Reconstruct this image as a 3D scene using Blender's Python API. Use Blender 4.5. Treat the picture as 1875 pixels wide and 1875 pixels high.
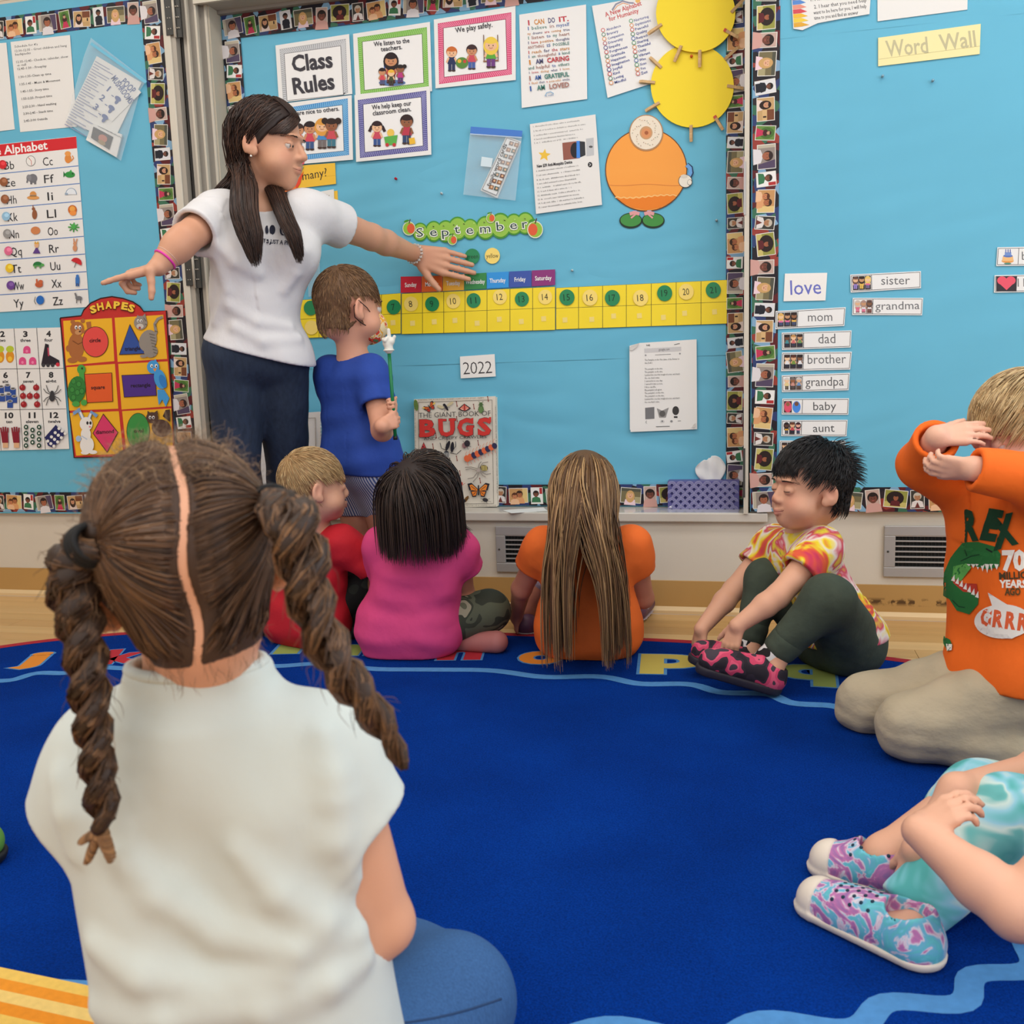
import bpy, math, random
import numpy as np
from mathutils import Matrix, Vector

# ------------------------------------------------------------------ camera, world, lights, exposure
sc = bpy.context.scene
for o in list(bpy.data.objects): bpy.data.objects.remove(o)
rng = np.random.default_rng(7); random.seed(7)
FPX = 1800.0
_yaw, _pit, _rol = [math.radians(a) for a in (13.7, 8.5, -1.86)]
_cf = np.array([-math.sin(_yaw)*math.cos(_pit), math.cos(_yaw)*math.cos(_pit), -math.sin(_pit)])
_cr = np.array([math.cos(_yaw), math.sin(_yaw), 0.0]); _cu = np.cross(_cr, _cf)
_cr, _cu = math.cos(_rol)*_cr+math.sin(_rol)*_cu, -math.sin(_rol)*_cr+math.cos(_rol)*_cu
CAM = np.array([0.0, -3.288, 0.85])
cam_d = bpy.data.cameras.new('camera'); cam_o = bpy.data.objects.new('camera', cam_d)
sc.collection.objects.link(cam_o); sc.camera = cam_o
cam_d.sensor_width = 36; cam_d.lens = FPX/1875*36; cam_d.clip_start = .05; cam_d.clip_end = 50
m = Matrix.Identity(4)
for i in range(3):
    m[i][0], m[i][1], m[i][2], m[i][3] = _cr[i], _cu[i], -_cf[i], CAM[i]
cam_o.matrix_world = m
cam_d.dof.use_dof = True; cam_d.dof.focus_distance = 2.9; cam_d.dof.aperture_fstop = 9.0

def at(x, y, Y=None, z=None):
    """point of the room seen at photo pixel (x, y) on the plane Y=const or the height z"""
    d = _cf+(x-937.5)/FPX*_cr-(y-937.5)/FPX*_cu
    t = (Y-CAM[1])/d[1] if Y is not None else (z-CAM[2])/d[2]
    return CAM+t*d

wd = bpy.data.worlds.new('world'); sc.world = wd; wd.use_nodes = True
wd.node_tree.nodes['Background'].inputs[0].default_value = (.62, .75, 1, 1)
wd.node_tree.nodes['Background'].inputs[1].default_value = 1.0
sc.view_settings.view_transform = 'Standard'; sc.view_settings.look = 'None'
sc.view_settings.gamma = 1.0; sc.view_settings.use_curve_mapping = False
sc.view_settings.exposure = -0.4
sc.cycles.max_bounces = 4; sc.cycles.diffuse_bounces = 3; sc.cycles.glossy_bounces = 2; sc.cycles.transmission_bounces = 3
sc.cycles.transparent_max_bounces = 8; sc.cycles.caustics_reflective = False; sc.cycles.caustics_refractive = False
sc.cycles.use_light_tree = False
CEIL_W, WIN_W, BACKWIN_W = 52.0, 62.0, 42.0

def area_light(name, loc, size, watts, col, rot):
    l = bpy.data.lights.new(name, 'AREA'); l.shape = 'RECTANGLE'; l.size, l.size_y = size
    l.energy = watts; l.color = col
    o = bpy.data.objects.new(name, l); sc.collection.objects.link(o); o.location = loc; o.rotation_euler = rot
    return o
CEIL_XY = [(x, y) for x in (-2.6, -.8, 1.0) for y in (-1.15, -2.9, -4.6)]
for x, y in CEIL_XY:
    area_light('ceiling_lamp_light', (x, y, 2.83), (1.15, .5), CEIL_W/len(CEIL_XY)*3, (1, .965, .91), (0, 0, 0))
# daylight through the windows of the right-hand wall and of the wall behind the camera
for y in (-1.6, -3.5):
    area_light('window_daylight', (2.33, y, 1.75), (1.5, 1.3), WIN_W/2, (.80, .90, 1), (0, math.radians(78), 0))
for x in (-2.2, 0.6):
    area_light('window_daylight', (x, -5.93, 1.75), (1.6, 1.3), BACKWIN_W/2, (.88, .94, 1), (math.radians(78), 0, 0))

# ------------------------------------------------------------------ small helpers
def lin(c):
    c = np.asarray(c, float)/255.0
    return np.where(c <= .04045, c/12.92, ((c+.055)/1.055)**2.4)
def rgba(c): return (*[float(v) for v in lin(c)], 1.0)
def link(o): sc.collection.objects.link(o); return o
def tag(o, label=None, cat=None, group=None, kind=None):
    for k, v in (('label', label), ('category', cat), ('group', group), ('kind', kind)):
        if v: o[k] = v
    return o
def empty(name, loc=(0, 0, 0)):
    o = link(bpy.data.objects.new(name, None)); o.location = loc; o.empty_display_size = .05
    return o
def mesh_obj(name, me, mat=None, parent=None, loc=None):
    o = link(bpy.data.objects.new(name, me))
    if mat is not None and len(me.materials) == 0: me.materials.append(mat)
    if loc is not None: o.location = loc
    if parent is not None: o.parent = parent
    return o
def make_mesh(name, V, Fc, smooth=False, col=None):
    """V (n,3); Fc list of faces or (m,k) int array; col (n,3) linear colours per vertex"""
    me = bpy.data.meshes.new(name)
    V = np.asarray(V, np.float32)
    if isinstance(Fc, np.ndarray):
        k = Fc.shape[1]; nf = len(Fc)
        me.vertices.add(len(V)); me.vertices.foreach_set('co', V.ravel())
        me.loops.add(nf*k); me.loops.foreach_set('vertex_index', Fc.astype(np.int32).ravel())
        me.polygons.add(nf); me.polygons.foreach_set('loop_start', np.arange(0, nf*k, k, dtype=np.int32))
        if smooth: me.polygons.foreach_set('use_smooth', np.ones(nf, bool))
        me.update(calc_edges=True); me.validate()
    else:
        me.from_pydata(V.tolist(), [], [list(f) for f in Fc])
        if smooth: me.polygons.foreach_set('use_smooth', np.ones(len(me.polygons), bool))
        me.update()
    if col is not None:
        a = me.color_attributes.new('Col', 'FLOAT_COLOR', 'POINT')
        c = np.ones((len(V), 4), np.float32); c[:, :3] = col
        a.data.foreach_set('color', c.ravel())
    return me

# ------------------------------------------------------------------ materials
_mats = {}
def M(name, col=(200, 200, 200), rough=.6, spec=.35, metal=0, var=None, bump=None, attr=False, coat=0, sheen=0, sss=0, alpha=None, trans=0):
    """procedural principled material; var=(scale, amount[, stretch]) value noise, bump=(scale, strength[, stretch])"""
    if name in _mats: return _mats[name]
    mt = bpy.data.materials.new(name); mt.use_nodes = True; nt = mt.node_tree; b = nt.nodes['Principled BSDF']
    I = b.inputs
    I['Roughness'].default_value = rough; I['Specular IOR Level'].default_value = spec; I['Metallic'].default_value = metal
    if coat: I['Coat Weight'].default_value = coat; I['Coat Roughness'].default_value = .15
    if sheen: I['Sheen Weight'].default_value = sheen
    if sss: I['Subsurface Weight'].default_value = sss; I['Subsurface Radius'].default_value = (.012, .005, .003); I['Subsurface Scale'].default_value = 1.0
    if alpha is not None: I['Alpha'].default_value = alpha
    if trans: I['Transmission Weight'].default_value = trans; I['IOR'].default_value = 1.1
    if attr:
        a = nt.nodes.new('ShaderNodeAttribute'); a.attribute_name = 'Col'; out = a.outputs['Color']
    else:
        a = nt.nodes.new('ShaderNodeRGB'); a.outputs[0].default_value = rgba(col); out = a.outputs[0]
    tc = None
    def noise(scale, stretch):
        nonlocal tc
        if tc is None: tc = nt.nodes.new('ShaderNodeTexCoord')
        mp = nt.nodes.new('ShaderNodeMapping'); mp.inputs['Scale'].default_value = stretch
        nt.links.new(tc.outputs['Object'], mp.inputs[0])
        n = nt.nodes.new('ShaderNodeTexNoise'); n.inputs['Scale'].default_value = scale; n.inputs['Detail'].default_value = 4
        nt.links.new(mp.outputs[0], n.inputs['Vector']); return n
    if var:
        n = noise(var[0], var[2] if len(var) > 2 else (1, 1, 1))
        mr = nt.nodes.new('ShaderNodeMapRange'); mr.inputs[1].default_value = .3; mr.inputs[2].default_value = .7
        mr.inputs[3].default_value = 1-var[1]; mr.inputs[4].default_value = 1+var[1]
        nt.links.new(n.outputs[0], mr.inputs[0])
        mx = nt.nodes.new('ShaderNodeVectorMath'); mx.operation = 'MULTIPLY'
        nt.links.new(out, mx.inputs[0]); nt.links.new(mr.outputs[0], mx.inputs[1]); out = mx.outputs[0]
    nt.links.new(out, I['Base Color'])
    if bump:
        n = noise(bump[0], bump[2] if len(bump) > 2 else (1, 1, 1))
        bp = nt.nodes.new('ShaderNodeBump'); bp.inputs['Strength'].default_value = bump[1]; bp.inputs['Distance'].default_value = .01
        nt.links.new(n.outputs[0], bp.inputs['Height']); nt.links.new(bp.outputs[0], I['Normal'])
    _mats[name] = mt; return mt
def ramp_mat(name, stops, scale, rough=.8, stretch=(1, 1, 1), kind='NOISE', detail=3, distort=0, interp='LINEAR', bump=None, rot=(0, 0, 0), grain=None, spec=.3):
    """material whose colour runs through stops [(pos, rgb)] of a noise / voronoi / wave pattern in object space"""
    if name in _mats: return _mats[name]
    mt = M(name, rough=rough, bump=bump, spec=spec); nt = mt.node_tree; b = nt.nodes['Principled BSDF']
    tc = nt.nodes.new('ShaderNodeTexCoord'); mp = nt.nodes.new('ShaderNodeMapping'); mp.inputs['Scale'].default_value = stretch
    mp.inputs['Rotation'].default_value = rot
    nt.links.new(tc.outputs['Object'], mp.inputs[0])
    if kind == 'NOISE':
        n = nt.nodes.new('ShaderNodeTexNoise'); n.inputs['Detail'].default_value = detail; n.inputs['Distortion'].default_value = distort; o = n.outputs[0]
    elif kind == 'VORONOI':
        n = nt.nodes.new('ShaderNodeTexVoronoi')
        s = nt.nodes.new('ShaderNodeSeparateColor'); nt.links.new(n.outputs['Color'], s.inputs[0]); o = s.outputs[0]
    else:
        n = nt.nodes.new('ShaderNodeTexWave'); n.inputs['Distortion'].default_value = distort; o = n.outputs[1]
    n.inputs['Scale'].default_value = scale
    nt.links.new(mp.outputs[0], n.inputs['Vector'])
    r = nt.nodes.new('ShaderNodeValToRGB'); r.color_ramp.interpolation = interp
    el = r.color_ramp.elements
    while len(el) < len(stops): el.new(.5)
    for e, (p, c) in zip(el, stops): e.position = p; e.color = rgba(c)
    nt.links.new(o, r.inputs[0]); out = r.outputs[0]
    if grain:      # fine fibre-to-fibre variation of the same colour
        g = nt.nodes.new('ShaderNodeTexNoise'); g.inputs['Scale'].default_value = grain[0]; g.inputs['Detail'].default_value = 2; nt.links.new(tc.outputs['Object'], g.inputs['Vector'])
        mr = nt.nodes.new('ShaderNodeMapRange'); mr.inputs[1].default_value = .3; mr.inputs[2].default_value = .7; mr.inputs[3].default_value = 1-grain[1]; mr.inputs[4].default_value = 1+grain[1]; nt.links.new(g.outputs[0], mr.inputs[0])
        mx = nt.nodes.new('ShaderNodeVectorMath'); mx.operation = 'MULTIPLY'; nt.links.new(out, mx.inputs[0]); nt.links.new(mr.outputs[0], mx.inputs[1]); out = mx.outputs[0]
    nt.links.new(out, b.inputs['Base Color'])
    return mt

# ------------------------------------------------------------------ boxes and flat work
_BF = [(0, 3, 2, 1), (4, 5, 6, 7), (0, 1, 5, 4), (1, 2, 6, 5), (2, 3, 7, 6), (3, 0, 4, 7)]
def box_mesh(name, lo, hi, bevel=0):
    (x0, y0, z0), (x1, y1, z1) = lo, hi
    V = [(x0, y0, z0), (x1, y0, z0), (x1, y1, z0), (x0, y1, z0), (x0, y0, z1), (x1, y0, z1), (x1, y1, z1), (x0, y1, z1)]
    me = make_mesh(name, V, _BF)
    if bevel:
        import bmesh
        bm = bmesh.new(); bm.from_mesh(me)
        bmesh.ops.bevel(bm, geom=bm.edges[:], offset=bevel, segments=2, affect='EDGES', profile=.5)
        bm.to_mesh(me); bm.free()
    return me
def box(name, lo, hi, mat, parent=None, bevel=0):
    lo, hi = np.minimum(lo, hi), np.maximum(lo, hi)
    c = (np.asarray(lo, float)+np.asarray(hi, float))/2
    me = box_mesh(name, np.asarray(lo)-c, np.asarray(hi)-c, bevel)
    o = mesh_obj(name, me, mat)
    if parent is not None: set_parent(o, parent, c)
    else: o.location = c
    return o
_wloc = {}
def set_parent(o, parent, world_loc):
    """parent keeps no rotation or scale while building, so a child's location is the plain difference"""
    p, q = np.zeros(3), parent
    while q is not None: p = p+np.array(q.location); q = q.parent
    o.parent = parent; o.location = np.asarray(world_loc, float)-p
def slab(name, pts, depth, mat, parent=None, bevel=0):
    """extrude a polygon of world points pts (front outline, counter-clockwise seen from the room) by depth along +Y"""
    P = np.array(pts, float); c = P.mean(0); n = len(P)
    V = np.vstack([P, P+[0, depth, 0]])-c
    F = [list(range(n)), list(range(2*n-1, n-1, -1))]+[[i, i+n, (i+1) % n+n, (i+1) % n] for i in range(n)]
    me = make_mesh(name, V, F); o = mesh_obj(name, me, mat)
    if parent is not None: set_parent(o, parent, c)
    else: o.location = c
    return o
def tube_mesh(name, pts, rad, sides=8, closed_ends=True):
    P = np.array(pts, float); n = len(P); rad = np.broadcast_to(np.asarray(rad, float), (n,))
    T = np.gradient(P, axis=0); T /= np.linalg.norm(T, axis=1)[:, None]+1e-12
    up = np.array([0, 0, 1.0]) if abs(T[0][2]) < .9 else np.array([1.0, 0, 0])
    A = np.cross(T, up); A /= np.linalg.norm(A, axis=1)[:, None]+1e-12; B = np.cross(T, A)
    th = np.linspace(0, 2*math.pi, sides, endpoint=False)
    V = (P[:, None]+rad[:, None, None]*(np.cos(th)[None, :, None]*A[:, None]+np.sin(th)[None, :, None]*B[:, None])).reshape(-1, 3)
    F = [[i*sides+j, i*sides+(j+1) % sides, (i+1)*sides+(j+1) % sides, (i+1)*sides+j] for i in range(n-1) for j in range(sides)]
    if closed_ends: F += [list(range(sides))[::-1], list(range((n-1)*sides, n*sides))]
    return make_mesh(name, V, F, smooth=True)
def tube(name, pts, rad, mat, parent=None, sides=8):
    P = np.array(pts, float); c = P.mean(0)
    o = mesh_obj(name, tube_mesh(name, P-c, rad, sides), mat)
    if parent is not None: set_parent(o, parent, c)
    else: o.location = c
    return o

# lettering: outlines of the built-in font as flat meshes, cached by string
_txt = {}
def text_geo(s, bold=0, shear=0, res=2):
    k = (s, bold, shear, res)
    if k not in _txt:
        cu = bpy.data.curves.new('t', 'FONT'); cu.body = s; cu.resolution_u = res; cu.offset = bold; cu.shear = shear; cu.fill_mode = 'FRONT'
        ob = bpy.data.objects.new('t', cu)
        me = bpy.data.meshes.new_from_object(ob)
        v = np.zeros(len(me.vertices)*3); me.vertices.foreach_get('co', v); v = v.reshape(-1, 3)[:, :2]
        f = [list(p.vertices) for p in me.polygons]
        bpy.data.objects.remove(ob); bpy.data.curves.remove(cu); bpy.data.meshes.remove(me)
        _txt[k] = (v, f)
    return _txt[k]
PRINT = M('printed_ink', rough=.55, attr=True, spec=.3)
class Draw:
    """flat print: shapes given in photo pixels are laid out on the upright plane Y, each a hair above the last"""
    def __init__(s, Y, step=6e-5, frame=None):
        s.Y, s.step, s.V, s.F, s.C, s.n, s.k = Y, step, [], [], [], 0, 1
        s.fr = frame or (lambda x, y: at(x, y, s.Y))
    def pt(s, x, y):
        p = np.array(s.fr(x, y), float); p[1] -= s.k*s.step; return p
    def _add(s, P, F, col):
        s.V.append(np.array(P)); s.F += [[i+s.n for i in f] for f in F]
        s.C.append(np.tile(lin(col), (len(P), 1))); s.n += len(P); s.k += 1
    def poly(s, pts, col): s._add([s.pt(*p) for p in pts], [list(range(len(pts)))[::-1]], col); return s
    def rect(s, x0, y0, x1, y1, col): return s.poly([(x0, y0), (x1, y0), (x1, y1), (x0, y1)], col)
    def ell(s, cx, cy, rx, ry, col, rot=0, n=18, a0=0, a1=360):
        c, w = math.cos(math.radians(rot)), math.sin(math.radians(rot)); full = a1-a0 >= 360
        th = np.radians(np.linspace(a0, a1, n, endpoint=not full))
        return s.poly([(cx+rx*math.cos(t)*c-ry*math.sin(t)*w, cy+rx*math.cos(t)*w+ry*math.sin(t)*c) for t in th], col)
    def line(s, pts, w, col):
        P = np.array(pts, float); T = np.gradient(P, axis=0); T /= np.linalg.norm(T, axis=1)[:, None]+1e-9
        N = np.stack([-T[:, 1], T[:, 0]], 1)*w/2; A, B = P+N, P-N; n = len(P)
        s._add([s.pt(*p) for p in A]+[s.pt(*p) for p in B], [[i, i+1, n+i+1, n+i] for i in range(n-1)], col); return s
    def text(s, t, x0, y0, x1, y1, h, col, bold=0, shear=0, res=2):
        """string t on the baseline from pixel (x0,y0) to (x1,y1), capital height h pixels"""
        v, f = text_geo(t, bold, shear, res)
        if len(v) == 0: return s
        w = v[:, 0].max()-v[:, 0].min(); L = math.hypot(x1-x0, y1-y0); nat = w*h/.72*1.35
        if nat < L:    # never stretch narrow glyphs: keep them centred on their place
            k = (1-nat/L)/2; x0, y0, x1, y1 = x0+(x1-x0)*k, y0+(y1-y0)*k, x1-(x1-x0)*k, y1-(y1-y0)*k
        O = np.array(s.fr(x0, y0)); e1 = (np.array(s.fr(x1, y1))-O)/w
        dx, dy = (x1-x0), (y1-y0); L = math.hypot(dx, dy)
        e2 = (np.array(s.fr(x0+dy/L*h, y0-dx/L*h))-O)/.72
        P = O+(v[:, :1]-v[:, 0].min())*e1+v[:, 1:]*e2; P[:, 1] -= s.k*s.step
        s._add(P, f, col); return s
    def build(s, name, parent, mat=None, label=None):
        if not s.V: return None
        V = np.vstack(s.V); c = V.mean(0)
        o = mesh_obj(name, make_mesh(name, V-c, s.F, col=np.vstack(s.C)), mat or PRINT)
        set_parent(o, parent, c)
        if label: o['label'] = label
        return o
# ------------------------------------------------------------------ the room
YL = -.022; YC = .12; YR = -.022          # faces of the left, middle (recessed) and right board
LEDGE = .345
M_WALL = M('cream_wall_paint', (214, 205, 190), .55, var=(3, .03), bump=(60, .03))
M_CEIL = M('white_ceiling', (235, 233, 228), .8)
M_METAL = M('grey_beige_metal', (176, 169, 158), .42, metal=.15, var=(4, .06, (1, 1, .2)))
M_METALL = M('light_metal_edge', (206, 198, 183), .4, metal=.1)
M_METALD = M('dark_gap', (58, 55, 52), .6)
M_STEEL = M('grey_steel', (178, 175, 173), .4, metal=.35)
M_HINGE = M('dark_hinge', (70, 70, 68), .5, metal=.4)
M_BASE = M('tan_vinyl', (186, 146, 88), .45, var=(2, .05))
def stain(mt, x0, x1, z0, z1, col):
    nt = mt.node_tree; b = nt.nodes['Principled BSDF']; src = b.inputs['Base Color'].links[0].from_socket
    g = nt.nodes.new('ShaderNodeNewGeometry'); sp = nt.nodes.new('ShaderNodeSeparateXYZ'); nt.links.new(g.outputs['Position'], sp.inputs[0])
    def win(sock, lo, hi, soft):
        a = nt.nodes.new('ShaderNodeMapRange'); a.inputs[1].default_value = lo-soft; a.inputs[2].default_value = lo+soft; nt.links.new(sock, a.inputs[0])
        c = nt.nodes.new('ShaderNodeMapRange'); c.inputs[1].default_value = hi+soft; c.inputs[2].default_value = hi-soft; nt.links.new(sock, c.inputs[0])
        mu = nt.nodes.new('ShaderNodeMath'); mu.operation = 'MULTIPLY'; nt.links.new(a.outputs[0], mu.inputs[0]); nt.links.new(c.outputs[0], mu.inputs[1]); return mu.outputs[0]
    n = nt.nodes.new('ShaderNodeTexNoise'); n.inputs['Scale'].default_value = 55; n.inputs['Detail'].default_value = 6; nt.links.new(g.outputs['Position'], n.inputs['Vector'])
    th = nt.nodes.new('ShaderNodeMapRange'); th.inputs[1].default_value = .47; th.inputs[2].default_value = .56; nt.links.new(n.outputs[0], th.inputs[0])
    a, c = win(sp.outputs[0], x0, x1, .03), win(sp.outputs[2], z0, z1, .006)
    m1 = nt.nodes.new('ShaderNodeMath'); m1.operation = 'MULTIPLY'; nt.links.new(a, m1.inputs[0]); nt.links.new(c, m1.inputs[1])
    m2 = nt.nodes.new('ShaderNodeMath'); m2.operation = 'MULTIPLY'; nt.links.new(m1.outputs[0], m2.inputs[0]); nt.links.new(th.outputs[0], m2.inputs[1])
    mx = nt.nodes.new('ShaderNodeMix'); mx.data_type = 'RGBA'; nt.links.new(m2.outputs[0], mx.inputs[0]); nt.links.new(src, mx.inputs[6]); mx.inputs[7].default_value = rgba(col)
    nt.links.new(mx.outputs[2], b.inputs['Base Color'])
stain(M_BASE, .36, .66, .048, .066, (92, 66, 38))
X0, X1, Y0, ZC = -4.2, 2.4, -6.0, 2.9
def struct(o): o['kind'] = 'structure'; return o
# back wall: lower wall under the boards, wall above, pieces left and right
wall = struct(empty('wall_back', (0, 0, 0)))
box('lower_wall', (X0, 0, 0), (X1, .3, LEDGE-.024), M_WALL, wall)
box('upper_wall', (X0, .0, 2.22), (X1, .3, ZC), M_WALL, wall)
box('wall_behind_board', (X0, .135, LEDGE-.024), (X1, .3, 2.22), M_WALL, wall)
box('wall_behind_board', (X0, .002, LEDGE-.024), (-2.02, .135, 2.22), M_WALL, wall)
box('wall_behind_board', (.004, .002, LEDGE-.024), (X1, .135, 2.22), M_WALL, wall)
struct(box('wall_left', (X0-.1, Y0, 0), (X0, 0, ZC), M_WALL))
wr = struct(empty('wall_right', (X1, 0, 0)))
wb = struct(empty('wall_front', (0, Y0, 0)))
def wall_with_windows(root, axis, pos, out, a0, a1, wins):
    z0, z1 = .95, 2.4
    def b(nm, p0, p1, q0, q1):
        lo, hi = ((min(pos, pos+out), p0, q0), (max(pos, pos+out), p1, q1)) if axis == 0 else ((p0, min(pos, pos+out), q0), (p1, max(pos, pos+out), q1))
        box(nm, lo, hi, M_WALL, root)
    b('wall_piece', a0, a1, 0, z0); b('wall_piece', a0, a1, z1, ZC)
    e = a0
    for w0, w1 in wins: b('wall_piece', e, w0, z0, z1); e = w1
    b('wall_piece', e, a1, z0, z1)
wall_with_windows(wr, 0, X1, .1, Y0, .3, [(-4.3, -2.7), (-2.4, -.8)])
wall_with_windows(wb, 1, Y0, -.1, X0, X1, [(-3.1, -1.3), (-.3, 1.5)])
struct(box('ceiling', (X0-.1, Y0-.1, ZC), (X1+.1, .3, ZC+.1), M_CEIL))
M_GLOW = M('lit_diffuser', (250, 248, 240), .4)
for i, (x, y) in enumerate(CEIL_XY):
    f = empty('ceiling_light', (x, y, ZC)); tag(f, ['rear', 'middle', 'front'][i % 3]+' recessed ceiling light panel of the '+['left', 'centre', 'right'][i//3]+' row', 'light', 'recessed ceiling lights')
    for s in (-1, 1):
        box('frame', (x-.64, y+s*.3-.02, ZC-.03), (x+.64, y+s*.3+.02, ZC), M_METALL, f)
        box('frame', (x+s*.62-.02, y-.28, ZC-.03), (x+s*.62+.02, y+.28, ZC), M_METALL, f)
    box('diffuser', (x-.6, y-.28, ZC-.012), (x+.6, y+.28, ZC-.004), M_GLOW, f)
# baseboard, floor moulding
struct(box('baseboard_back', (X0, -.008, .02), (X1, 0, .112), M_BASE))
M_MOULD = M('pale_wood_moulding', (226, 196, 148), .45, var=(6, .06, (.1, 1, 1)))
mo = struct(mesh_obj('trim_1', make_mesh('trim_1', [(X0, -.001, 0), (X0, -.022, 0), (X0, -.022, .012), (X0, -.012, .024), (X0, -.001, .024), (X1, -.001, 0), (X1, -.022, 0), (X1, -.022, .012), (X1, -.012, .024), (X1, -.001, .024)],
    [(0, 1, 6, 5), (1, 2, 7, 6), (2, 3, 8, 7), (3, 4, 9, 8), (4, 3, 2, 1, 0), (5, 6, 7, 8, 9)]), M_MOULD))
# floor: sub-floor plus separate planks where the boards can be made out
M_FLOOR = M('wood_floor', (205, 163, 106), .38, var=(5, .10, (.12, 1, 1)))
fl = struct(empty('floor', (0, 0, 0)))
box('subfloor', (X0, Y0, -.05), (X1, .0, -.006), M_FLOOR, fl)
PLK = [M('maple_plank_%d' % i, c, .34, var=(26, .07, (.06, 1, 1)), bump=(90, .02, (.05, 1, 1))) for i, c in enumerate([(212, 171, 113), (203, 159, 101), (220, 180, 124), (196, 152, 97), (208, 165, 108)])]
pw = .082; y = -.023
pk = {}
while y > -.98:
    x = X0+rng.uniform(0, .9)-.9
    while x < 1.7:
        L = float(rng.choice([.7, .9, 1.1, 1.3]))
        if x+L > -3.4:
            key = (L, int(rng.integers(5)))
            if key not in pk: pk[key] = box_mesh('plank', (0, 0, -.006), (L-.0014, pw-.0016, 0)); pk[key].materials.append(PLK[key[1]])
            mesh_obj('plank', pk[key], None, fl, (x, y-pw, 0))
        x += L
    y -= pw
box('floor_field', (X0, Y0, -.0055), (X1, y+.001, -.0005), M_FLOOR, fl)
# ledge below the middle board
ld = empty('window_ledge', (-.93, 0, LEDGE)); tag(ld, 'cream painted ledge with a chipped lip below the middle bulletin board', 'ledge')
M_LEDGE = M('glossy_cream_ledge', (206, 199, 188), .18, spec=.5, var=(3, .05))
box('ledge_top', (-1.9, -.012, LEDGE-.012), (.004, .135, LEDGE), M_LEDGE, ld)
box('lip', (-1.94, -.02, LEDGE-.03), (.06, -.001, LEDGE+.001), M_LEDGE, ld, bevel=.004)
# metal jamb between the left board and the recess, header above
jm = struct(empty('trim_2', (-1.9, 0, 1.2)))
zt = 2.22
box('jamb', (-1.939, .0, LEDGE), (-1.925, .05, zt), M_METALD, jm)
box('jamb', (-1.925, -.006, LEDGE), (-1.905, .12, zt), M_METAL, jm)
box('edge_highlight', (-1.909, -.012, LEDGE), (-1.901, 0, zt), M_METALL, jm)  # lighter strips, here and below, paint in the light caught by the folded edges
box('jamb', (-1.905, .012, LEDGE), (-1.880, .12, zt), M_METAL, jm)
box('edge_highlight', (-1.884, .006, LEDGE), (-1.876, .02, zt), M_METALL, jm)
box('jamb', (-1.880, .038, LEDGE), (-1.856, .125, zt), M_METAL, jm)
box('edge_highlight', (-1.860, .032, LEDGE), (-1.851, .046, zt), M_METALL, jm)
box('reveal', (-1.856, .04, LEDGE), (-1.845, .13, 2.13), M('cream_reveal', (196, 186, 168), .5), jm)
box('header', (-1.875, -.006, 2.128), (-.002, .135, zt), M_METAL, jm)
box('header_edge', (-1.875, -.012, 2.12), (-.002, .0, 2.134), M_METALL, jm)
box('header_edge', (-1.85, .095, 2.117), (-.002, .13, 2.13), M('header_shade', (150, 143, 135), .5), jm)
dv = struct(empty('trim_3', (0, -.01, 1.2)))
box('divider_bar', (-.017, -.03, LEDGE), (-.002, .01, zt), M_METALL, dv)
box('divider_post', (-.014, .01, LEDGE), (-.002, .135, zt), M_METAL, dv)
box('latch_plate', (-.019, -.033, 1.29), (-.012, -.03, 1.45), M_STEEL, dv)
box('latch_plate', (-.019, -.033, .40), (-.012, -.03, .56), M_HINGE, dv)
# vents
def vent(x0, x1, z0, z1, label):
    v = empty('wall_vent', ((x0+x1)/2, 0, z0)); tag(v, label, 'vent')
    bw, bz = .034, .032
    for lo, hi in (((x0, z0), (x1, z0+bz)), ((x0, z1-bz), (x1, z1)), ((x0, z0+bz), (x0+bw, z1-bz)), ((x1-bw, z0+bz), (x1, z1-bz))):
        box('frame', (lo[0], -.011, lo[1]), (hi[0], -.0005, hi[1]), M_STEEL, v, bevel=.002)
    box('duct', (x0+bw, -.002, z0+bz), (x1-bw, -.0006, z1-bz), M('black_duct', (16, 16, 16), .8), v)
    n = 6
    for i in range(n+1):
        z = z0+bz+(z1-z0-2*bz)*i/n
        box('slat', (x0+bw, -.009, z-.0022), (x1-bw, -.004, z+.0022), M_STEEL, v)
    k = int((x1-x0-2*bw)/.0105)
    for i in range(1, k):
        x = x0+bw+(x1-x0-2*bw)*i/k
        box('fin', (x-.0005, -.004, z0+bz), (x+.0005, -.0022, z1-bz), M('dark_fin', (62, 62, 62), .5, metal=.5), v)
    for x in (x0+.012, x1-.012):
        tube('screw', [(x, -.0125, (z0+z1)/2), (x, -.0105, (z0+z1)/2)], .0035, M_HINGE, v)
a = at(908, 963, 0); b = at(908, 1046, 0)
vent(a[0], a[0]+.36, b[2], a[2], 'grey metal wall vent partly hidden by the long-haired girl')
a = at(1619, 962, 0); b = at(1619, 1055, 0)
vent(a[0], a[0]+.36, b[2], a[2], 'grey metal wall vent beside the boy in the orange shirt')

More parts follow.
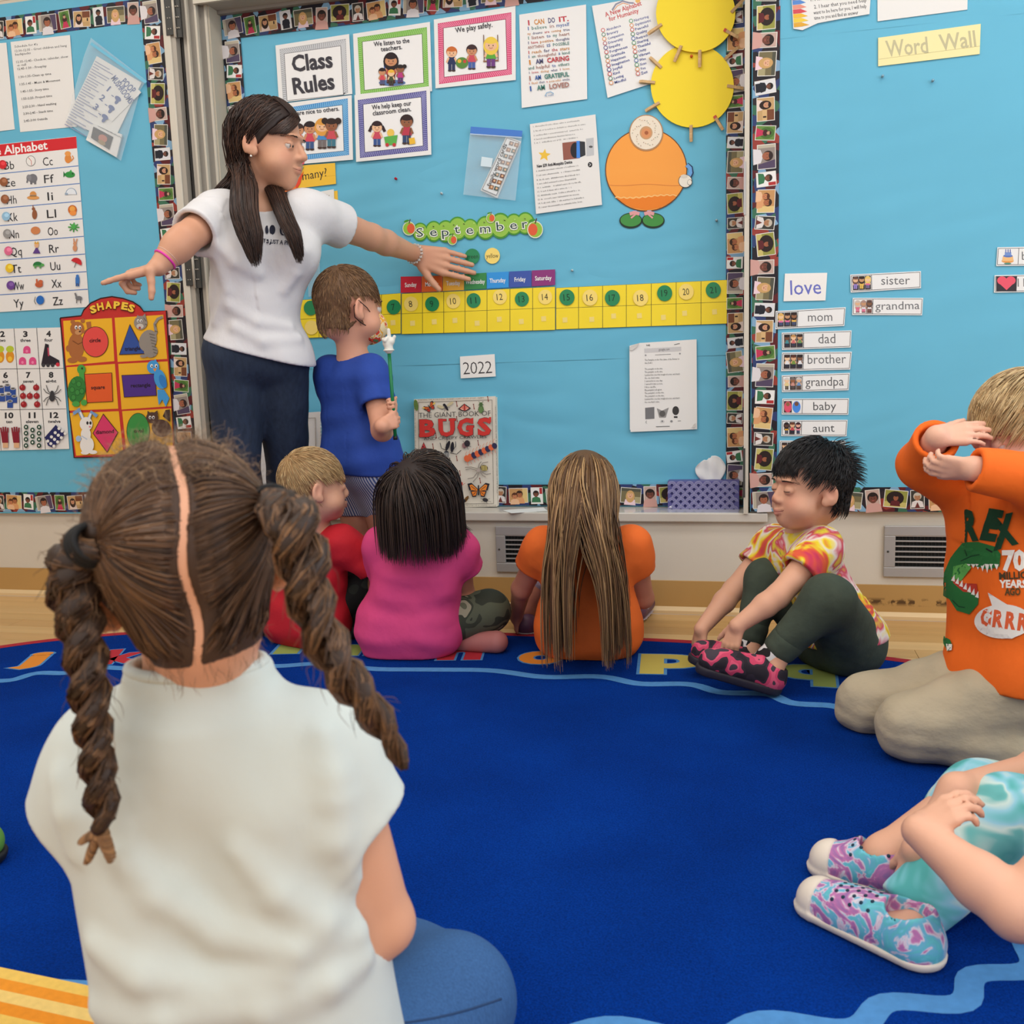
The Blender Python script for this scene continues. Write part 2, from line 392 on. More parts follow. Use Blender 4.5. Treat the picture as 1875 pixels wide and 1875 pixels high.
# ------------------------------------------------------------------ bulletin boards
M_BLUE = M('blue_backing_paper', (106, 185, 214), .62, spec=.25, var=(2.2, .03))
M_FRAMEW = M('cream_frame', (214, 207, 192), .45)
def paper_mesh(x0, x1, z0, z1, nx, nz, seed, amp=.0016):
    r = np.random.default_rng(seed); X, Z = np.meshgrid(np.linspace(x0, x1, nx), np.linspace(z0, z1, nz))
    Yd = np.zeros_like(X)
    for i in range(14):
        fx, fz = r.normal(0, 9), r.normal(0, 26); Yd += np.sin(fx*X+fz*Z+r.uniform(0, 6.3))*r.uniform(.2, 1)
    Yd = -np.abs(Yd)/3*amp
    edge = np.minimum(np.minimum(X-x0, x1-X)/(x1-x0), np.minimum(Z-z0, z1-Z)/(z1-z0)); Yd *= np.clip(edge*14, 0, 1)
    idx = np.arange(nx*nz).reshape(nz, nx)
    F = np.stack([idx[:-1, :-1], idx[:-1, 1:], idx[1:, 1:], idx[1:, :-1]], -1).reshape(-1, 4)
    return np.stack([X, Yd, Z], -1).reshape(-1, 3), F
def backing(parent, x0, x1, z0, z1, Y, seed, amp=.0016):
    c = np.array([(x0+x1)/2, Y, (z0+z1)/2])
    V, F = paper_mesh(x0, x1, z0, z1, int((x1-x0)/.02)+2, int((z1-z0)/.012)+2, seed, amp)
    V[:, 0] -= c[0]; V[:, 2] -= c[2]
    o = mesh_obj('backing_paper', make_mesh('backing_paper', V, F, smooth=True), M_BLUE); set_parent(o, parent, c); return o
bl = empty('bulletin_board', (-2.6, YL, .33)); tag(bl, 'left bulletin board with alphabet, numbers and shapes charts', 'board')
box('panel', (-3.4, YL+.004, .335), (-1.985, .001, 2.2), M('cork_panel', (190, 160, 120), .8), bl)
backing(bl, -3.4, -1.985, .335, 2.2, YL+.0015, 1)
box('frame', (-1.988, YL-.010, .33), (-1.960, .001, 2.2), M_FRAMEW, bl, bevel=.003)
box('frame_edge', (-1.960, YL-.004, .33), (-1.943, .001, 2.2), M_METAL, bl)
for zc in (1.99+.12, 1.26):
    h = empty('hinge', (0, 0, 0)); set_parent(h, bl, (-1.935, YL, zc))
    box('leaf', (-1.972, YL-.014, zc-.09), (-1.940, YL-.010, zc+.09), M_HINGE, h)
    box('leaf', (-1.936, YL-.010, zc-.10), (-1.915, YL-.003, zc+.08), M_HINGE, h)
    tube('pin', [(-1.938, YL-.014, zc-.10), (-1.938, YL-.014, zc+.09)], .005, M_METALL, h)
    for i in range(5):
        for xx in (-1.962, -1.953, -1.928, -1.921):
            tube('screw', [(xx, YL-.0165, zc-.07+.035*i), (xx, YL-.006, zc-.07+.035*i)], .0016, M_METALL, h, sides=6)
bc = empty('bulletin_board', (-.93, YC, LEDGE)); tag(bc, 'recessed middle bulletin board with class rules and calendar strip', 'board')
box('panel', (-1.845, YC+.004, LEDGE), (-.014, .134, 2.118), M('cork_panel'), bc)
backing(bc, -1.845, -.014, LEDGE+.001, 2.118, YC+.0022, 2, .003)
o = backing(bc, -1.845, -.016, .86, 2.116, YC-.0002, 3, .0024); o.name = 'overlapping_paper'
br = empty('bulletin_board', (.9, YR, .34)); tag(br, 'right bulletin board with word wall cards', 'board')
box('panel', (.004, YR+.004, .352), (1.9, .001, 2.2), M('cork_panel'), br)
backing(br, .004, 1.9, .352, 2.2, YR+.0015, 4, .0012)
o = backing(br, .004, 1.9, 1.80, 2.2, YR+.0007, 5, .001); o.name = 'overlapping_paper'
# ------------------------------------------------------------------ rug
RC, RA, RB, RN = (-.78, -1.55), 1.82, 1.205, 3.0
def rug_pts(k=0., n=220):
    t = np.linspace(0, 2*math.pi, n, endpoint=False); c, s = np.cos(t), np.sin(t); a, b = RA-k, RB-k
    return np.stack([RC[0]+a*np.sign(c)*np.abs(c)**(2/RN), RC[1]+b*np.sign(s)*np.abs(s)**(2/RN)], 1)
M_RUG = ramp_mat('royal_blue_pile', [(0, (3, 42, 116)), (.4, (3, 52, 140)), (.6, (4, 58, 152)), (1, (8, 68, 166))], 3.2, rough=1, detail=5, bump=(420, .8), grain=(300, .28), spec=.05)
M_RUGW = M('light_blue_pile', (78, 140, 200), .95, bump=(900, .4), var=(60, .08))
M_RUGR = M('red_pile', (176, 36, 52), .95, bump=(900, .4), var=(60, .08))
rug = empty('rug', (RC[0], RC[1], 0)); tag(rug, 'large oval royal blue alphabet rug with red edge', 'rug')
def flat(name, P, z0, z1, mat, parent=rug, hole=None):
    n = len(P); V = [(x, y, z0) for x, y in P]+[(x, y, z1) for x, y in P]
    if hole is None: F = [list(range(n, 2*n))]+[[i, (i+1) % n, n+(i+1) % n, n+i] for i in range(n)]
    else:
        V += [(x, y, z0) for x, y in hole]+[(x, y, z1) for x, y in hole]
        F = [[i, (i+1) % n, n+(i+1) % n, n+i] for i in range(n)]+[[n+i, n+(i+1) % n, 3*n+(i+1) % n, 3*n+i] for i in range(n)]
    V = np.array(V); c = V.mean(0); o = mesh_obj(name, make_mesh(name, V-c, F), mat); set_parent(o, parent, c); return o
flat('field', rug_pts(.02), 0, .008, M_RUG); flat('edging', rug_pts(0), 0, .0086, M_RUGR, hole=rug_pts(.032))
# wavy light-blue line inside the letters
W_ = []
for i in range(400):
    t = i/400*2*math.pi; c, s = math.cos(t), math.sin(t); w = .016*math.sin(t*34); a, b = 1.36+w, .73+w
    W_.append((-.87+a*np.sign(c)*abs(c)**(2/2.8), -1.475+b*np.sign(s)*abs(s)**(2/2.8)))
W_ = np.array(W_); T = np.roll(W_, -1, 0)-np.roll(W_, 1, 0); N_ = np.stack([-T[:, 1], T[:, 0]], 1); N_ /= np.linalg.norm(N_, axis=1)[:, None]
flat('wavy_line', W_-N_*.018, .0070, .0087, M_RUGW, hole=W_+N_*.018)
# letters
def rug_letter(ch, x0, y0, x1, y1, h, col):
    """lower-case letter standing on the floor line between photo pixels (x0,y0)-(x1,y1), height h metres"""
    v, f = text_geo(ch, .05, 0, 4); A, B = at(x0, y0, z=.0088)[:2], at(x1, y1, z=.0088)[:2]; w = v[:, 0].max()-v[:, 0].min(); e = (B-A)/w; n_ = np.array([-e[1], e[0]])/np.linalg.norm(e)*h/.72
    for k, (cc, z, bo) in enumerate(((M_RUGW, .0087, .075), (M('rug_'+'%d_%d_%d' % col, col, .95, bump=(900, .4)), .0091, .05))):
        v2, f2 = text_geo(ch, bo, 0, 4); P = A+(v2[:, :1]-v[:, 0].min())*e+v2[:, 1:]*n_; V = np.c_[P, np.full(len(P), z)]; c = V.mean(0); o = mesh_obj('letter' if k else 'letter_outline', make_mesh('letter', V-c, f2), cc); set_parent(o, rug, c)
OR_, RE_, OL_, YE_ = (226, 138, 44), (186, 40, 54), (150, 166, 84), (206, 188, 92)
rug_letter('j', 20, 1218, 78, 1214, .13, OR_); rug_letter('k', 180, 1216, 262, 1210, .15, RE_); rug_letter('l', 500, 1196, 545, 1195, .14, OL_); rug_letter('m', 600, 1199, 690, 1198, .15, OL_); rug_letter('n', 800, 1207, 880, 1206, .15, RE_)
rug_letter('o', 948, 1214, 1030, 1213, .16, OR_); rug_letter('p', 1172, 1220, 1290, 1222, .17, YE_); rug_letter('q', 1420, 1238, 1530, 1244, .17, OL_)
for ch, x, y, a, col in (('r', .62, -.86, -50, RE_), ('s', .76, -1.15, -75, OR_), ('t', .80, -1.45, -90, YE_), ('u', .74, -1.75, -110, OL_), ('i', -2.22, -1.0, 60, OL_), ('h', -2.34, -1.35, 90, OR_)):
    v, f = text_geo(ch, .05, 0, 4); k = .19; c_, s_ = math.cos(math.radians(a)), math.sin(math.radians(a)); P = np.stack([x+k*(v[:, 0]*c_-v[:, 1]*s_), y+k*(v[:, 0]*s_+v[:, 1]*c_), np.full(len(v), .0091)], 1); c = P.mean(0)
    o = mesh_obj('letter', make_mesh('letter', P-c, f), M('rug_'+'%d_%d_%d' % col, col, .95, bump=(900, .4))); set_parent(o, rug, c)
# orange and yellow stripes of the picture at the lower left
a0, a1 = at(-60, 1758, z=.009)[:2], at(190, 1810, z=.009)[:2]; dn = np.array([-.20, -1.0])*.0
u_ = (a1-a0)/np.linalg.norm(a1-a0); v_ = np.array([u_[1], -u_[0]])
for i, col in enumerate([(238, 196, 96), (238, 150, 40), (240, 204, 120), (236, 146, 36), (238, 196, 96), (236, 146, 36)]):
    p0 = a0-u_*.3+v_*(.021*i); p1 = a1+u_*.05+v_*(.021*i); P = [p0+v_*.021, p1+v_*.021, p1, p0]; flat('stripe', np.array(P), .0070, .0089, M('rug_%d_%d_%d' % col, col, .95, bump=(900, .4), var=(80, .06)))
# green shoe at the left edge of the picture
sp = at(-25, 1580, z=.0)[:2]
# ------------------------------------------------------------------ flat things pinned to the boards
S = .256
def crop(ox, oy, s=S):
    return lambda x, y: (ox+x*s, oy+y*s)
K1, K2, K3, K4 = crop(0, 0), crop(0, 460), crop(200, 160), crop(480, 0)
K5, K6, K7, K8 = crop(920, 0), crop(1395, 0), crop(560, 380), crop(960, 480)
R1, R2 = crop(1395, 440), crop(1220, 780)
KB = crop(740, 710, 190/1549)
M_PAPER = M('white_paper', (236, 234, 230), .7, spec=.2)
M_LAM = M('laminated_white', (238, 237, 235), .32, spec=.45)
M_CARD = M('cream_card', (240, 232, 205), .6)
M_FILM = M('clear_film', (235, 245, 250), .12, spec=.5, alpha=.16)
def fr(K, Y): return lambda x, y: at(*K(x, y), Y)
def sheet(name, label, cat, K, quad, Y, mat=None, th=.001, group=None):
    """thin sheet lying on plane Y; quad = outline in crop pixels, clockwise from top left"""
    P = [at(*K(*q), Y-th) for q in quad][::-1]
    o = slab(name, P, th*.96, mat or M_PAPER); tag(o, label, cat, group)
    return o, Y-th
def dr(K, Yf, step=6e-5): return Draw(Yf-5e-5, step, fr(K, Yf-5e-5))
INK = (42, 42, 48)

def kid(d, x, y, h, skin, hair, shirt, pants, style=0, face=True):
    """clip-art child: head centre column x, top y, height h (all in the drawing's own pixels, y down)"""
    u = h/10
    d.ell(x-u*.75, y+9.6*u, u*.75, u*.45, (70, 50, 45)); d.ell(x+u*.75, y+9.6*u, u*.75, u*.45, (70, 50, 45))
    d.rect(x-1.35*u, y+6.6*u, x-.1*u, y+9.4*u, pants); d.rect(x+.1*u, y+6.6*u, x+1.35*u, y+9.4*u, pants)
    d.poly([(x-1.1*u, y+4.1*u), (x+1.1*u, y+4.1*u), (x+1.7*u, y+7*u), (x-1.7*u, y+7*u)], shirt)
    d.line([(x-1.2*u, y+4.5*u), (x-2*u, y+6.4*u)], .75*u, skin); d.line([(x+1.2*u, y+4.5*u), (x+2*u, y+6.4*u)], .75*u, skin)
    if style == 2: d.ell(x-2.2*u, y+1*u, 1.1*u, 1.1*u, hair); d.ell(x+2.2*u, y+1*u, 1.1*u, 1.1*u, hair)
    if style == 1: d.ell(x, y+2.8*u, 2.5*u, 3*u, hair)
    if style == 3: d.line([(x-2*u, y+2*u), (x-3*u, y+4.2*u)], 1.1*u, hair); d.line([(x+2*u, y+2*u), (x+3*u, y+4.2*u)], 1.1*u, hair)
    d.ell(x, y+2.1*u, 2.2*u, 2.1*u, hair)
    d.ell(x, y+2.7*u, 1.95*u, 1.65*u, skin)
    d.ell(x, y+1.25*u, 1.9*u, .9*u, hair)
    if face:
        d.ell(x-.7*u, y+2.7*u, .18*u, .25*u, INK, n=8); d.ell(x+.7*u, y+2.7*u, .18*u, .25*u, INK, n=8)
        d.line([(x-.6*u, y+3.4*u), (x, y+3.65*u), (x+.6*u, y+3.4*u)], .16*u, (150, 60, 50))
SK = [(238, 190, 150), (150, 96, 66), (205, 145, 105), (110, 70, 50)]

# ---- photo border strips
M_BORDER = ramp_mat('photo_border_backdrop', [(0, (30, 26, 34)), (.22, (92, 30, 34)), (.40, (48, 62, 110)), (.52, (30, 28, 34)), (.64, (60, 110, 84)), (.76, (130, 170, 200)), (.86, (44, 34, 40)), (.94, (150, 60, 50))], 34, rough=.5, kind='VORONOI', interp='CONSTANT')
def photo_designs():
    out = []
    def D(w, h, bg):
        d = Draw(0, 4e-5, lambda x, y: np.array([x*.001, 0, -y*.001]))
        d.rect(-w/2, -h/2, w/2, h/2, (232, 228, 220)); d.rect(-w/2+2, -h/2+2, w/2-2, h/2-2, bg); return d
    def bust(d, x, y, r, skin, hair, top, lh=0, body=1):
        if body: d.poly([(x-r*1.7, y+r*3), (x-r*1.4, y+r*1.4), (x-r*.4, y+r), (x+r*.4, y+r), (x+r*1.4, y+r*1.4), (x+r*1.7, y+r*3)], top)
        if lh: d.ell(x, y+r*.5, r*1.3, r*1.8, hair)
        d.ell(x, y-r*.18, r*1.1, r*1.1, hair); d.ell(x, y+r*.1, r*.82, r*.98, skin)
        d.ell(x, y-r*.75, r*.8, r*.42, hair)
        for s in (-1, 1): d.ell(x+s*r*.32, y, r*.1, r*.08, (40, 25, 20), n=6)
        d.ell(x, y+r*.5, r*.3, r*.1, (170, 90, 80), n=8)
    d = D(44, 60, (238, 236, 232)); d.rect(10, -28, 20, -6, (180, 50, 50)); bust(d, -3, -6, 10, (120, 76, 56), (40, 30, 26), (60, 120, 80)); out.append((d, 44, 60))
    d = D(70, 54, (200, 150, 96)); d.rect(15, -25, 33, 25, (226, 196, 130)); bust(d, 4, -4, 11, (176, 108, 70), (60, 38, 26), (222, 160, 110)); bust(d, -14, 2, 10, (200, 130, 88), (90, 50, 30), (236, 190, 150)); out.append((d, 70, 54))
    d = D(42, 60, (60, 56, 50)); bust(d, 0, -8, 11, (176, 128, 92), (196, 186, 170), (226, 218, 214)); d.poly([(-8, 27), (0, 8), (8, 27)], (110, 50, 44)); out.append((d, 42, 60))
    d = D(70, 56, (150, 150, 70)); d.rect(-33, 10, 33, 26, (200, 186, 110)); d.ell(-2, -2, 26, 22, (40, 26, 24)); bust(d, 0, -4, 9, (160, 96, 66), (40, 26, 24), (96, 34, 38)); out.append((d, 70, 56))
    d = D(44, 60, (196, 168, 156)); bust(d, 0, -2, 15, (112, 66, 52), (36, 26, 24), (208, 160, 150)); out.append((d, 44, 60))
    d = D(72, 54, (120, 110, 78)); d.rect(-34, -25, 34, -14, (84, 84, 70)); d.rect(14, 4, 34, 25, (170, 160, 120)); bust(d, -2, -2, 12, (226, 176, 140), (206, 162, 104), (236, 206, 214), lh=1); out.append((d, 72, 54))
    d = D(42, 62, (222, 222, 224)); bust(d, 0, -12, 9, (110, 72, 56), (30, 24, 24), (32, 34, 44)); d.rect(-13, 6, 13, 29, (32, 34, 44)); out.append((d, 42, 62))
    d = D(70, 54, (196, 160, 110)); d.rect(2, -25, 33, -4, (120, 70, 44)); d.rect(2, -4, 33, 10, (214, 176, 124)); d.rect(20, -2, 25, 8, (50, 34, 28)); bust(d, -12, -4, 10, (206, 150, 116), (46, 28, 24), (230, 210, 200), lh=1); out.append((d, 70, 54))
    d = D(44, 60, (104, 140, 66)); d.ell(0, -4, 17, 22, (74, 112, 50)); d.poly([(-14, 28), (-5, 2), (5, 2), (14, 28)], (196, 56, 88)); d.ell(0, 0, 10, 8, (70, 30, 34)); bust(d, 0, -10, 6, (206, 160, 130), (60, 40, 34), (70, 30, 34), body=0); out.append((d, 44, 60))
    d = D(74, 56, (150, 138, 130)); d.poly([(10, -26), (35, -26), (35, 26), (22, 26)], (84, 70, 96)); d.rect(-35, -26, -26, 26, (190, 180, 160)); bust(d, -2, -2, 14, (164, 100, 72), (50, 34, 32), (224, 218, 220)); out.append((d, 74, 56))
    res = []
    for i, (d, w, h) in enumerate(out):
        me = make_mesh('photo_%d' % i, np.vstack(d.V), d.F, col=np.vstack(d.C)); me.materials.append(PRINT); res.append((me, w*.001, h*.001))
    return res
PHOTOS = photo_designs()
def border(x0, z0, x1, z1, width, Y, start, label, step=1):
    """printed border strip running from (x0,z0) to (x1,z1) along its centre line"""
    c = np.array([(x0+x1)/2, Y, (z0+z1)/2]); L = math.hypot(x1-x0, z1-z0); ang = math.atan2(z1-z0, x1-x0)
    root = empty('photo_border', c); tag(root, label, 'border')
    e = np.array([math.cos(ang), math.sin(ang)]); n = np.array([-e[1], e[0]])
    cs = [np.array([x0, z0])-n*width/2, np.array([x1, z1])-n*width/2, np.array([x1, z1])+n*width/2, np.array([x0, z0])+n*width/2]
    s = slab('strip', [(p[0], Y-.0008, p[1]) for p in cs], .0008, M_BORDER); set_parent(s, root, np.mean([(p[0], Y-.0004, p[1]) for p in cs], 0))
    t, i = .006, start
    while t < L-.02:
        me, w, h = PHOTOS[i % 10]; w2, h2 = w, h
        k = min(1, (width-.006)/h2)
        p = np.array([x0, z0])+e*(t+w2*k/2)+n*rng.uniform(-.003, .003)
        o = mesh_obj('photo', me); set_parent(o, root, (p[0], Y-.0009-.0001*(i % 2), p[1]))
        o.scale = (k, 1, k); o.rotation_euler = (0, -ang+math.radians(rng.uniform(-7, 7)), 0)
        t += w2*k+rng.uniform(.008, .013); i += step
    return root
border(-2.9, 2.117, -2.075, 2.117, .076, YL, 5, 'photo border strip along the top of the left board', -1)
border(-2.032, 2.15, -2.032, .34, .08, YL-.001, 9, 'photo border strip down the right edge of the left board')
border(-3.3, .38, -2.075, .38, .078, YL, 8, 'photo border strip along the bottom of the left board', -1)
border(-1.84, 2.076, -.018, 2.076, .08, YC-.004, 9, 'photo border strip along the top of the middle board', -1)
border(-1.806, 2.035, -1.806, .35, .072, YC-.005, 9, 'photo border strip down the left edge of the middle board')
border(-.047, .37, -.047, 2.1, .058, YC-.005, 8, 'photo border strip down the right edge of the middle board, left of the metal bar')
border(-1.84, .388, -.02, .388, .075, YC-.004, 6, 'photo border strip along the bottom of the middle board above the ledge', -1)
border(.047, 2.18, .047, .44, .08, YR-.001, 9, 'photo border strip down the left edge of the right board, right of the metal bar')
border(.006, .392, 1.9, .392, .078, YR, 9, 'photo border strip along the bottom of the right board', -1)

# ---- left board
o, y = sheet('notice_sheet', 'white printed daily schedule sheet at the top of the left board', 'paper', K1, [(75, 300), (500, 250), (550, 905), (145, 945)], YL-.001)
d = dr(K1, y)
for i, (t, x0, yy, w) in enumerate([('Schedule for 4\'s', 105, 342, 165), ('12:30-12:35 - Greet children and hang', 108, 374, 370), ('backpacks', 110, 398, 110), ('12:35-12:45- Check-in, calendar, show', 118, 452, 370), ('-n -tell', 122, 476, 65), ('12:45-1:30 - Freeplay', 126, 502, 208), ('1:30-1:35-Clean up time', 135, 560, 232), ('1:35-1:45 - Music & Movement', 142, 612, 290), ('1:45-1:55- Story time', 150, 664, 200), ('1:55-2:25- Project time', 156, 716, 218), ('2:25-2:30 - Hand washing', 162, 774, 242), ('2:30-2:45 - Snack time', 168, 822, 212), ('2:45-3:00 Outside', 172, 874, 170)]):
    d.text(t, x0, yy, x0+w, yy-w*.11, 17, (74, 74, 78), .006, res=1)
d.build('lettering', o)
o, y = sheet('notice_sheet', 'white sheet cut off by the left edge of the photo beside the schedule', 'paper', K1, [(-420, 340), (45, 305), (105, 925), (-370, 985)], YL-.001)
# zip bag with papers
bag = empty('zip_bag', at(*K1(740, 700), YL)); tag(bag, 'clear zip bag stuffed with printed sheets pinned beside the schedule', 'bag')
def sheet_part(name, K, quad, Y, th, mat, parent):
    P = [at(*K(*q), Y-th) for q in quad][::-1]; s = slab(name, P, th*.96, mat); set_parent(s, parent, np.mean(P, 0)+[0, th*.48, 0]); return Y-th
y = sheet_part('sheet', K1, [(690, 400), (1010, 590), (810, 1010), (470, 860)], YL-.004, .002, M_PAPER, bag)
d = dr(K1, y)
for i in range(26):
    t = i/25; ax, ay = 690-215*t, 420+450*t
    d.line([(ax-10, ay+18), (ax+95+60*math.sin(i*2.3), ay+78+35*math.sin(i*2.3))], 6, (150, 155, 185))
d.build('lettering', bag)
y2 = sheet_part('sheet', K1, [(830, 505), (1010, 660), (800, 870), (640, 740)], YL-.007, .001, M_PAPER, bag)
d = dr(K1, y2)
d.text('POOP', 862, 590, 942, 672, 50, (60, 84, 150), .02); d.text('MUSHROOMS', 792, 562, 925, 745, 46, (60, 84, 150), .02)
for i, (x, yy) in enumerate(((752, 640), (706, 705), (660, 770))):
    d.text('%d' % (i+1), x, yy, x+26, yy+22, 44, (60, 84, 150), .02); d.line([(x+45, yy+40), (x+62, yy+52)], 6, (60, 84, 150)); d.ell(x+92, yy+66, 26, 16, (60, 84, 150), 40); d.ell(x+84, yy+88, 12, 20, (60, 84, 150), 40)
d.build('lettering', bag)
y3 = sheet_part('picture_card', K1, [(655, 885), (870, 960), (830, 1125), (612, 1000)], YL-.008, .004, M_PAPER, bag)
d = dr(K1, y3); d.poly([(668, 905), (810, 980), (782, 1072), (650, 985)], (48, 36, 34)); d.ell(735, 990, 34, 26, (190, 110, 80), 30); d.ell(728, 1020, 30, 16, (150, 120, 60), 30)
for i in range(6): d.line([(700+i*30, 900+i*14), (760+i*22, 930+i*12)], 3, (90, 90, 96))
d.build('picture', bag)
P = [at(*K1(*q), YL-.0135) for q in [(650, 270), (1045, 575), (1005, 640), (865, 1150), (470, 870), (600, 400)]][::-1]
s = slab('plastic_film', P, .0004, M_FILM); set_parent(s, bag, np.mean(P, 0))
d = dr(K1, YL-.0138); d.line([(650, 310), (1045, 590)], 20, (120, 196, 226)); d.build('zip_seal', bag)

# alphabet chart
o, y = sheet('alphabet_chart', 'white alphabet chart with red title bar and small pictures', 'poster', K1, [(-300, 1062), (545, 975), (638, 2195), (-225, 2245)], YL-.001, M_LAM)
d = dr(K1, y); d.poly([(-300, 1065), (545, 977), (551, 1060), (-295, 1150)], (214, 44, 52)); d.text('The Alphabet', -122, 1122, 342, 1066, 62, (250, 248, 245), .02)
rows = [('Aa', 'Bb', 'Cc'), ('Dd', 'Ee', 'Ff'), ('Gg', 'Hh', 'Ii'), ('Jj', 'Kk', 'Ll'), ('Mm', 'Nn', 'Oo'), ('Pp', 'Qq', 'Rr'), ('Ss', 'Tt', 'Uu'), ('Vv', 'Ww', 'Xx'), ('', 'Yy', 'Zz')]
def AC(u, v):  # chart coordinates: u 0..1 across from left, v row units from 0 (top) .. 9
    x = np.interp(v, [0, 9], [-295, -225])+u*np.interp(v, [0, 9], [846, 863]); yy = np.interp(v, [0, 9], [1150, 2245])-u*np.interp(v, [0, 9], [90, 50]); return x, yy
for r in range(1, 9): d.line([AC(0, r), AC(1, r)], 6, (86, 130, 196))
lt = dr(K1, y)
cols = [.14, .40, .725]
for r, row in enumerate(rows):
    for c_, t in enumerate(row):
        if not t: continue
        x, yy = AC(cols[c_]-.02, r+.80); w = 70+12*(t[0] in 'MWQ'); lt.text(t, x, yy, x+w, yy-w*.08, 62, INK, 0)
ic = dict(Bb=lambda x, y_: (d.ell(x, y_, 34, 38, (70, 70, 74)), d.ell(x, y_, 31, 35, (240, 238, 234)), d.line([(x-18, y_-26), (x+4, y_), (x+6, y_+30)], 4, (200, 90, 80))),
  Cc=lambda x, y_: (d.ell(x-4, y_+12, 24, 32, (226, 142, 66)), d.ell(x-6, y_-24, 22, 18, (236, 160, 84)), d.line([(x+16, y_+30), (x+36, y_+8), (x+26, y_-10)], 8, (226, 142, 66))),
  Ee=lambda x, y_: (d.ell(x+6, y_, 32, 32, (122, 122, 128)), d.ell(x-22, y_-4, 18, 24, (140, 140, 146)), d.line([(x-30, y_), (x-36, y_+32)], 10, (122, 122, 128)), d.rect(x-12, y_+18, x+2, y_+42, (112, 112, 118)), d.rect(x+16, y_+18, x+30, y_+42, (112, 112, 118))),
  Ff=lambda x, y_: (d.ell(x, y_, 36, 22, (52, 150, 70)), d.poly([(x-30, y_), (x-46, y_-24), (x-46, y_+20)], (40, 120, 60)), d.poly([(x-8, y_-18), (x+8, y_-36), (x+18, y_-14)], (70, 170, 90)), d.ell(x+20, y_-6, 5, 5, INK)),
  Hh=lambda x, y_: (d.ell(x, y_+14, 44, 14, (226, 160, 92)), d.ell(x, y_-6, 24, 26, (220, 150, 80), a0=180, a1=360), d.rect(x-24, y_-2, x+24, y_+6, (150, 110, 60))),
  Ii=lambda x, y_: (d.ell(x, y_+16, 40, 46, (120, 150, 180), a0=180, a1=360), d.ell(x, y_+16, 36, 42, (232, 238, 244), a0=180, a1=360), d.rect(x-44, y_+6, x-22, y_+20, (150, 170, 190))),
  Kk=lambda x, y_: (d.ell(x+2, y_+10, 18, 34, (150, 92, 60)), d.ell(x-6, y_-30, 12, 12, (150, 92, 60)), d.line([(x-8, y_-40), (x-10, y_-56)], 6, (150, 92, 60))),
  Ll=lambda x, y_: (d.ell(x, y_, 32, 34, (206, 110, 44)), d.ell(x, y_-6, 20, 20, (240, 170, 80)), d.ell(x+4, y_+24, 24, 18, (240, 150, 70))),
  Nn=lambda x, y_: d.ell(x, y_, 34, 28, (210, 134, 84)),
  Oo=lambda x, y_: [d.line([(x, y_), (x+40*math.cos(a), y_+34*math.sin(a))], 9, (66, 160, 70)) for a in np.arange(0, 6.3, .8)]+[d.ell(x, y_-6, 16, 20, (80, 176, 84))],
  Qq=lambda x, y_: (d.poly([(x-28, y_+40), (x, y_-10), (x+28, y_+40)], (96, 66, 140)), d.ell(x, y_-18, 16, 18, (230, 180, 140)), d.poly([(x-18, y_-28), (x-10, y_-48), (x, y_-34), (x+10, y_-48), (x+18, y_-28)], (226, 170, 60))),
  Rr=lambda x, y_: (d.ell(x, y_+22, 16, 24, (214, 150, 110)), d.ell(x, y_-10, 13, 13, (214, 150, 110)), d.line([(x-6, y_-18), (x-8, y_-46)], 8, (214, 150, 110)), d.line([(x+8, y_-18), (x+16, y_-44)], 8, (214, 150, 110))),
  Tt=lambda x, y_: (d.ell(x, y_, 34, 26, (40, 122, 66), a0=180, a1=360), d.rect(x-34, y_, x+34, y_+8, (90, 160, 90)), d.ell(x+34, y_-2, 12, 10, (90, 170, 90)), d.rect(x-24, y_+8, x-12, y_+22, (90, 160, 90)), d.rect(x+12, y_+8, x+24, y_+22, (90, 160, 90))),
  Uu=lambda x, y_: (d.ell(x, y_+4, 40, 38, (206, 44, 52), 25, a0=180, a1=360), d.line([(x, y_), (x-14, y_+36)], 4, INK)),
  Ww=lambda x, y_: (d.ell(x, y_+14, 28, 20, (196, 96, 60)), d.line([(x-14, y_+10), (x-16, y_-26)], 12, (206, 106, 66)), d.ell(x+12, y_-6, 16, 14, (206, 106, 66))),
  Xx=lambda x, y_: (d.rect(x-14, y_-20, x+14, y_+24, (60, 120, 196)), d.ell(x, y_-28, 11, 12, (60, 120, 196)), d.rect(x-12, y_+24, x-2, y_+44, (40, 90, 160)), d.rect(x+2, y_+24, x+12, y_+44, (40, 90, 160))),
  Yy=lambda x, y_: (d.ell(x, y_, 28, 32, (40, 110, 196)), d.line([(x-34, y_-24), (x-42, y_+8), (x-30, y_+30)], 4, (60, 60, 70))),
  Zz=lambda x, y_: (d.ell(x, y_+2, 24, 14, (120, 120, 124)), d.line([(x-16, y_-4), (x-26, y_-34)], 12, (120, 120, 124)), d.rect(x-18, y_+8, x-12, y_+40, (110, 110, 114)), d.rect(x+10, y_+8, x+16, y_+40, (110, 110, 114))))
for r, row in enumerate(rows):
    for c_, t in enumerate(row):
        if t in ic:
            x, yy = AC(cols[c_]+(.205 if c_ == 1 else .20), r+.45); ic[t](x, yy)
# pictures of the column cut off by the photo's edge
for r, colr in enumerate([(214, 44, 52), (150, 92, 60), (150, 92, 60), (150, 196, 226), (150, 150, 150), (226, 110, 150), (240, 200, 50), (110, 70, 150)]):
    x, yy = AC(.372, r+.5); d.ell(x, yy, 30, 32, colr); d.ell(x+4, yy-8, 16, 14, tuple(min(255, v+30) for v in colr))
d.build('picture', o); lt.build('lettering', o)

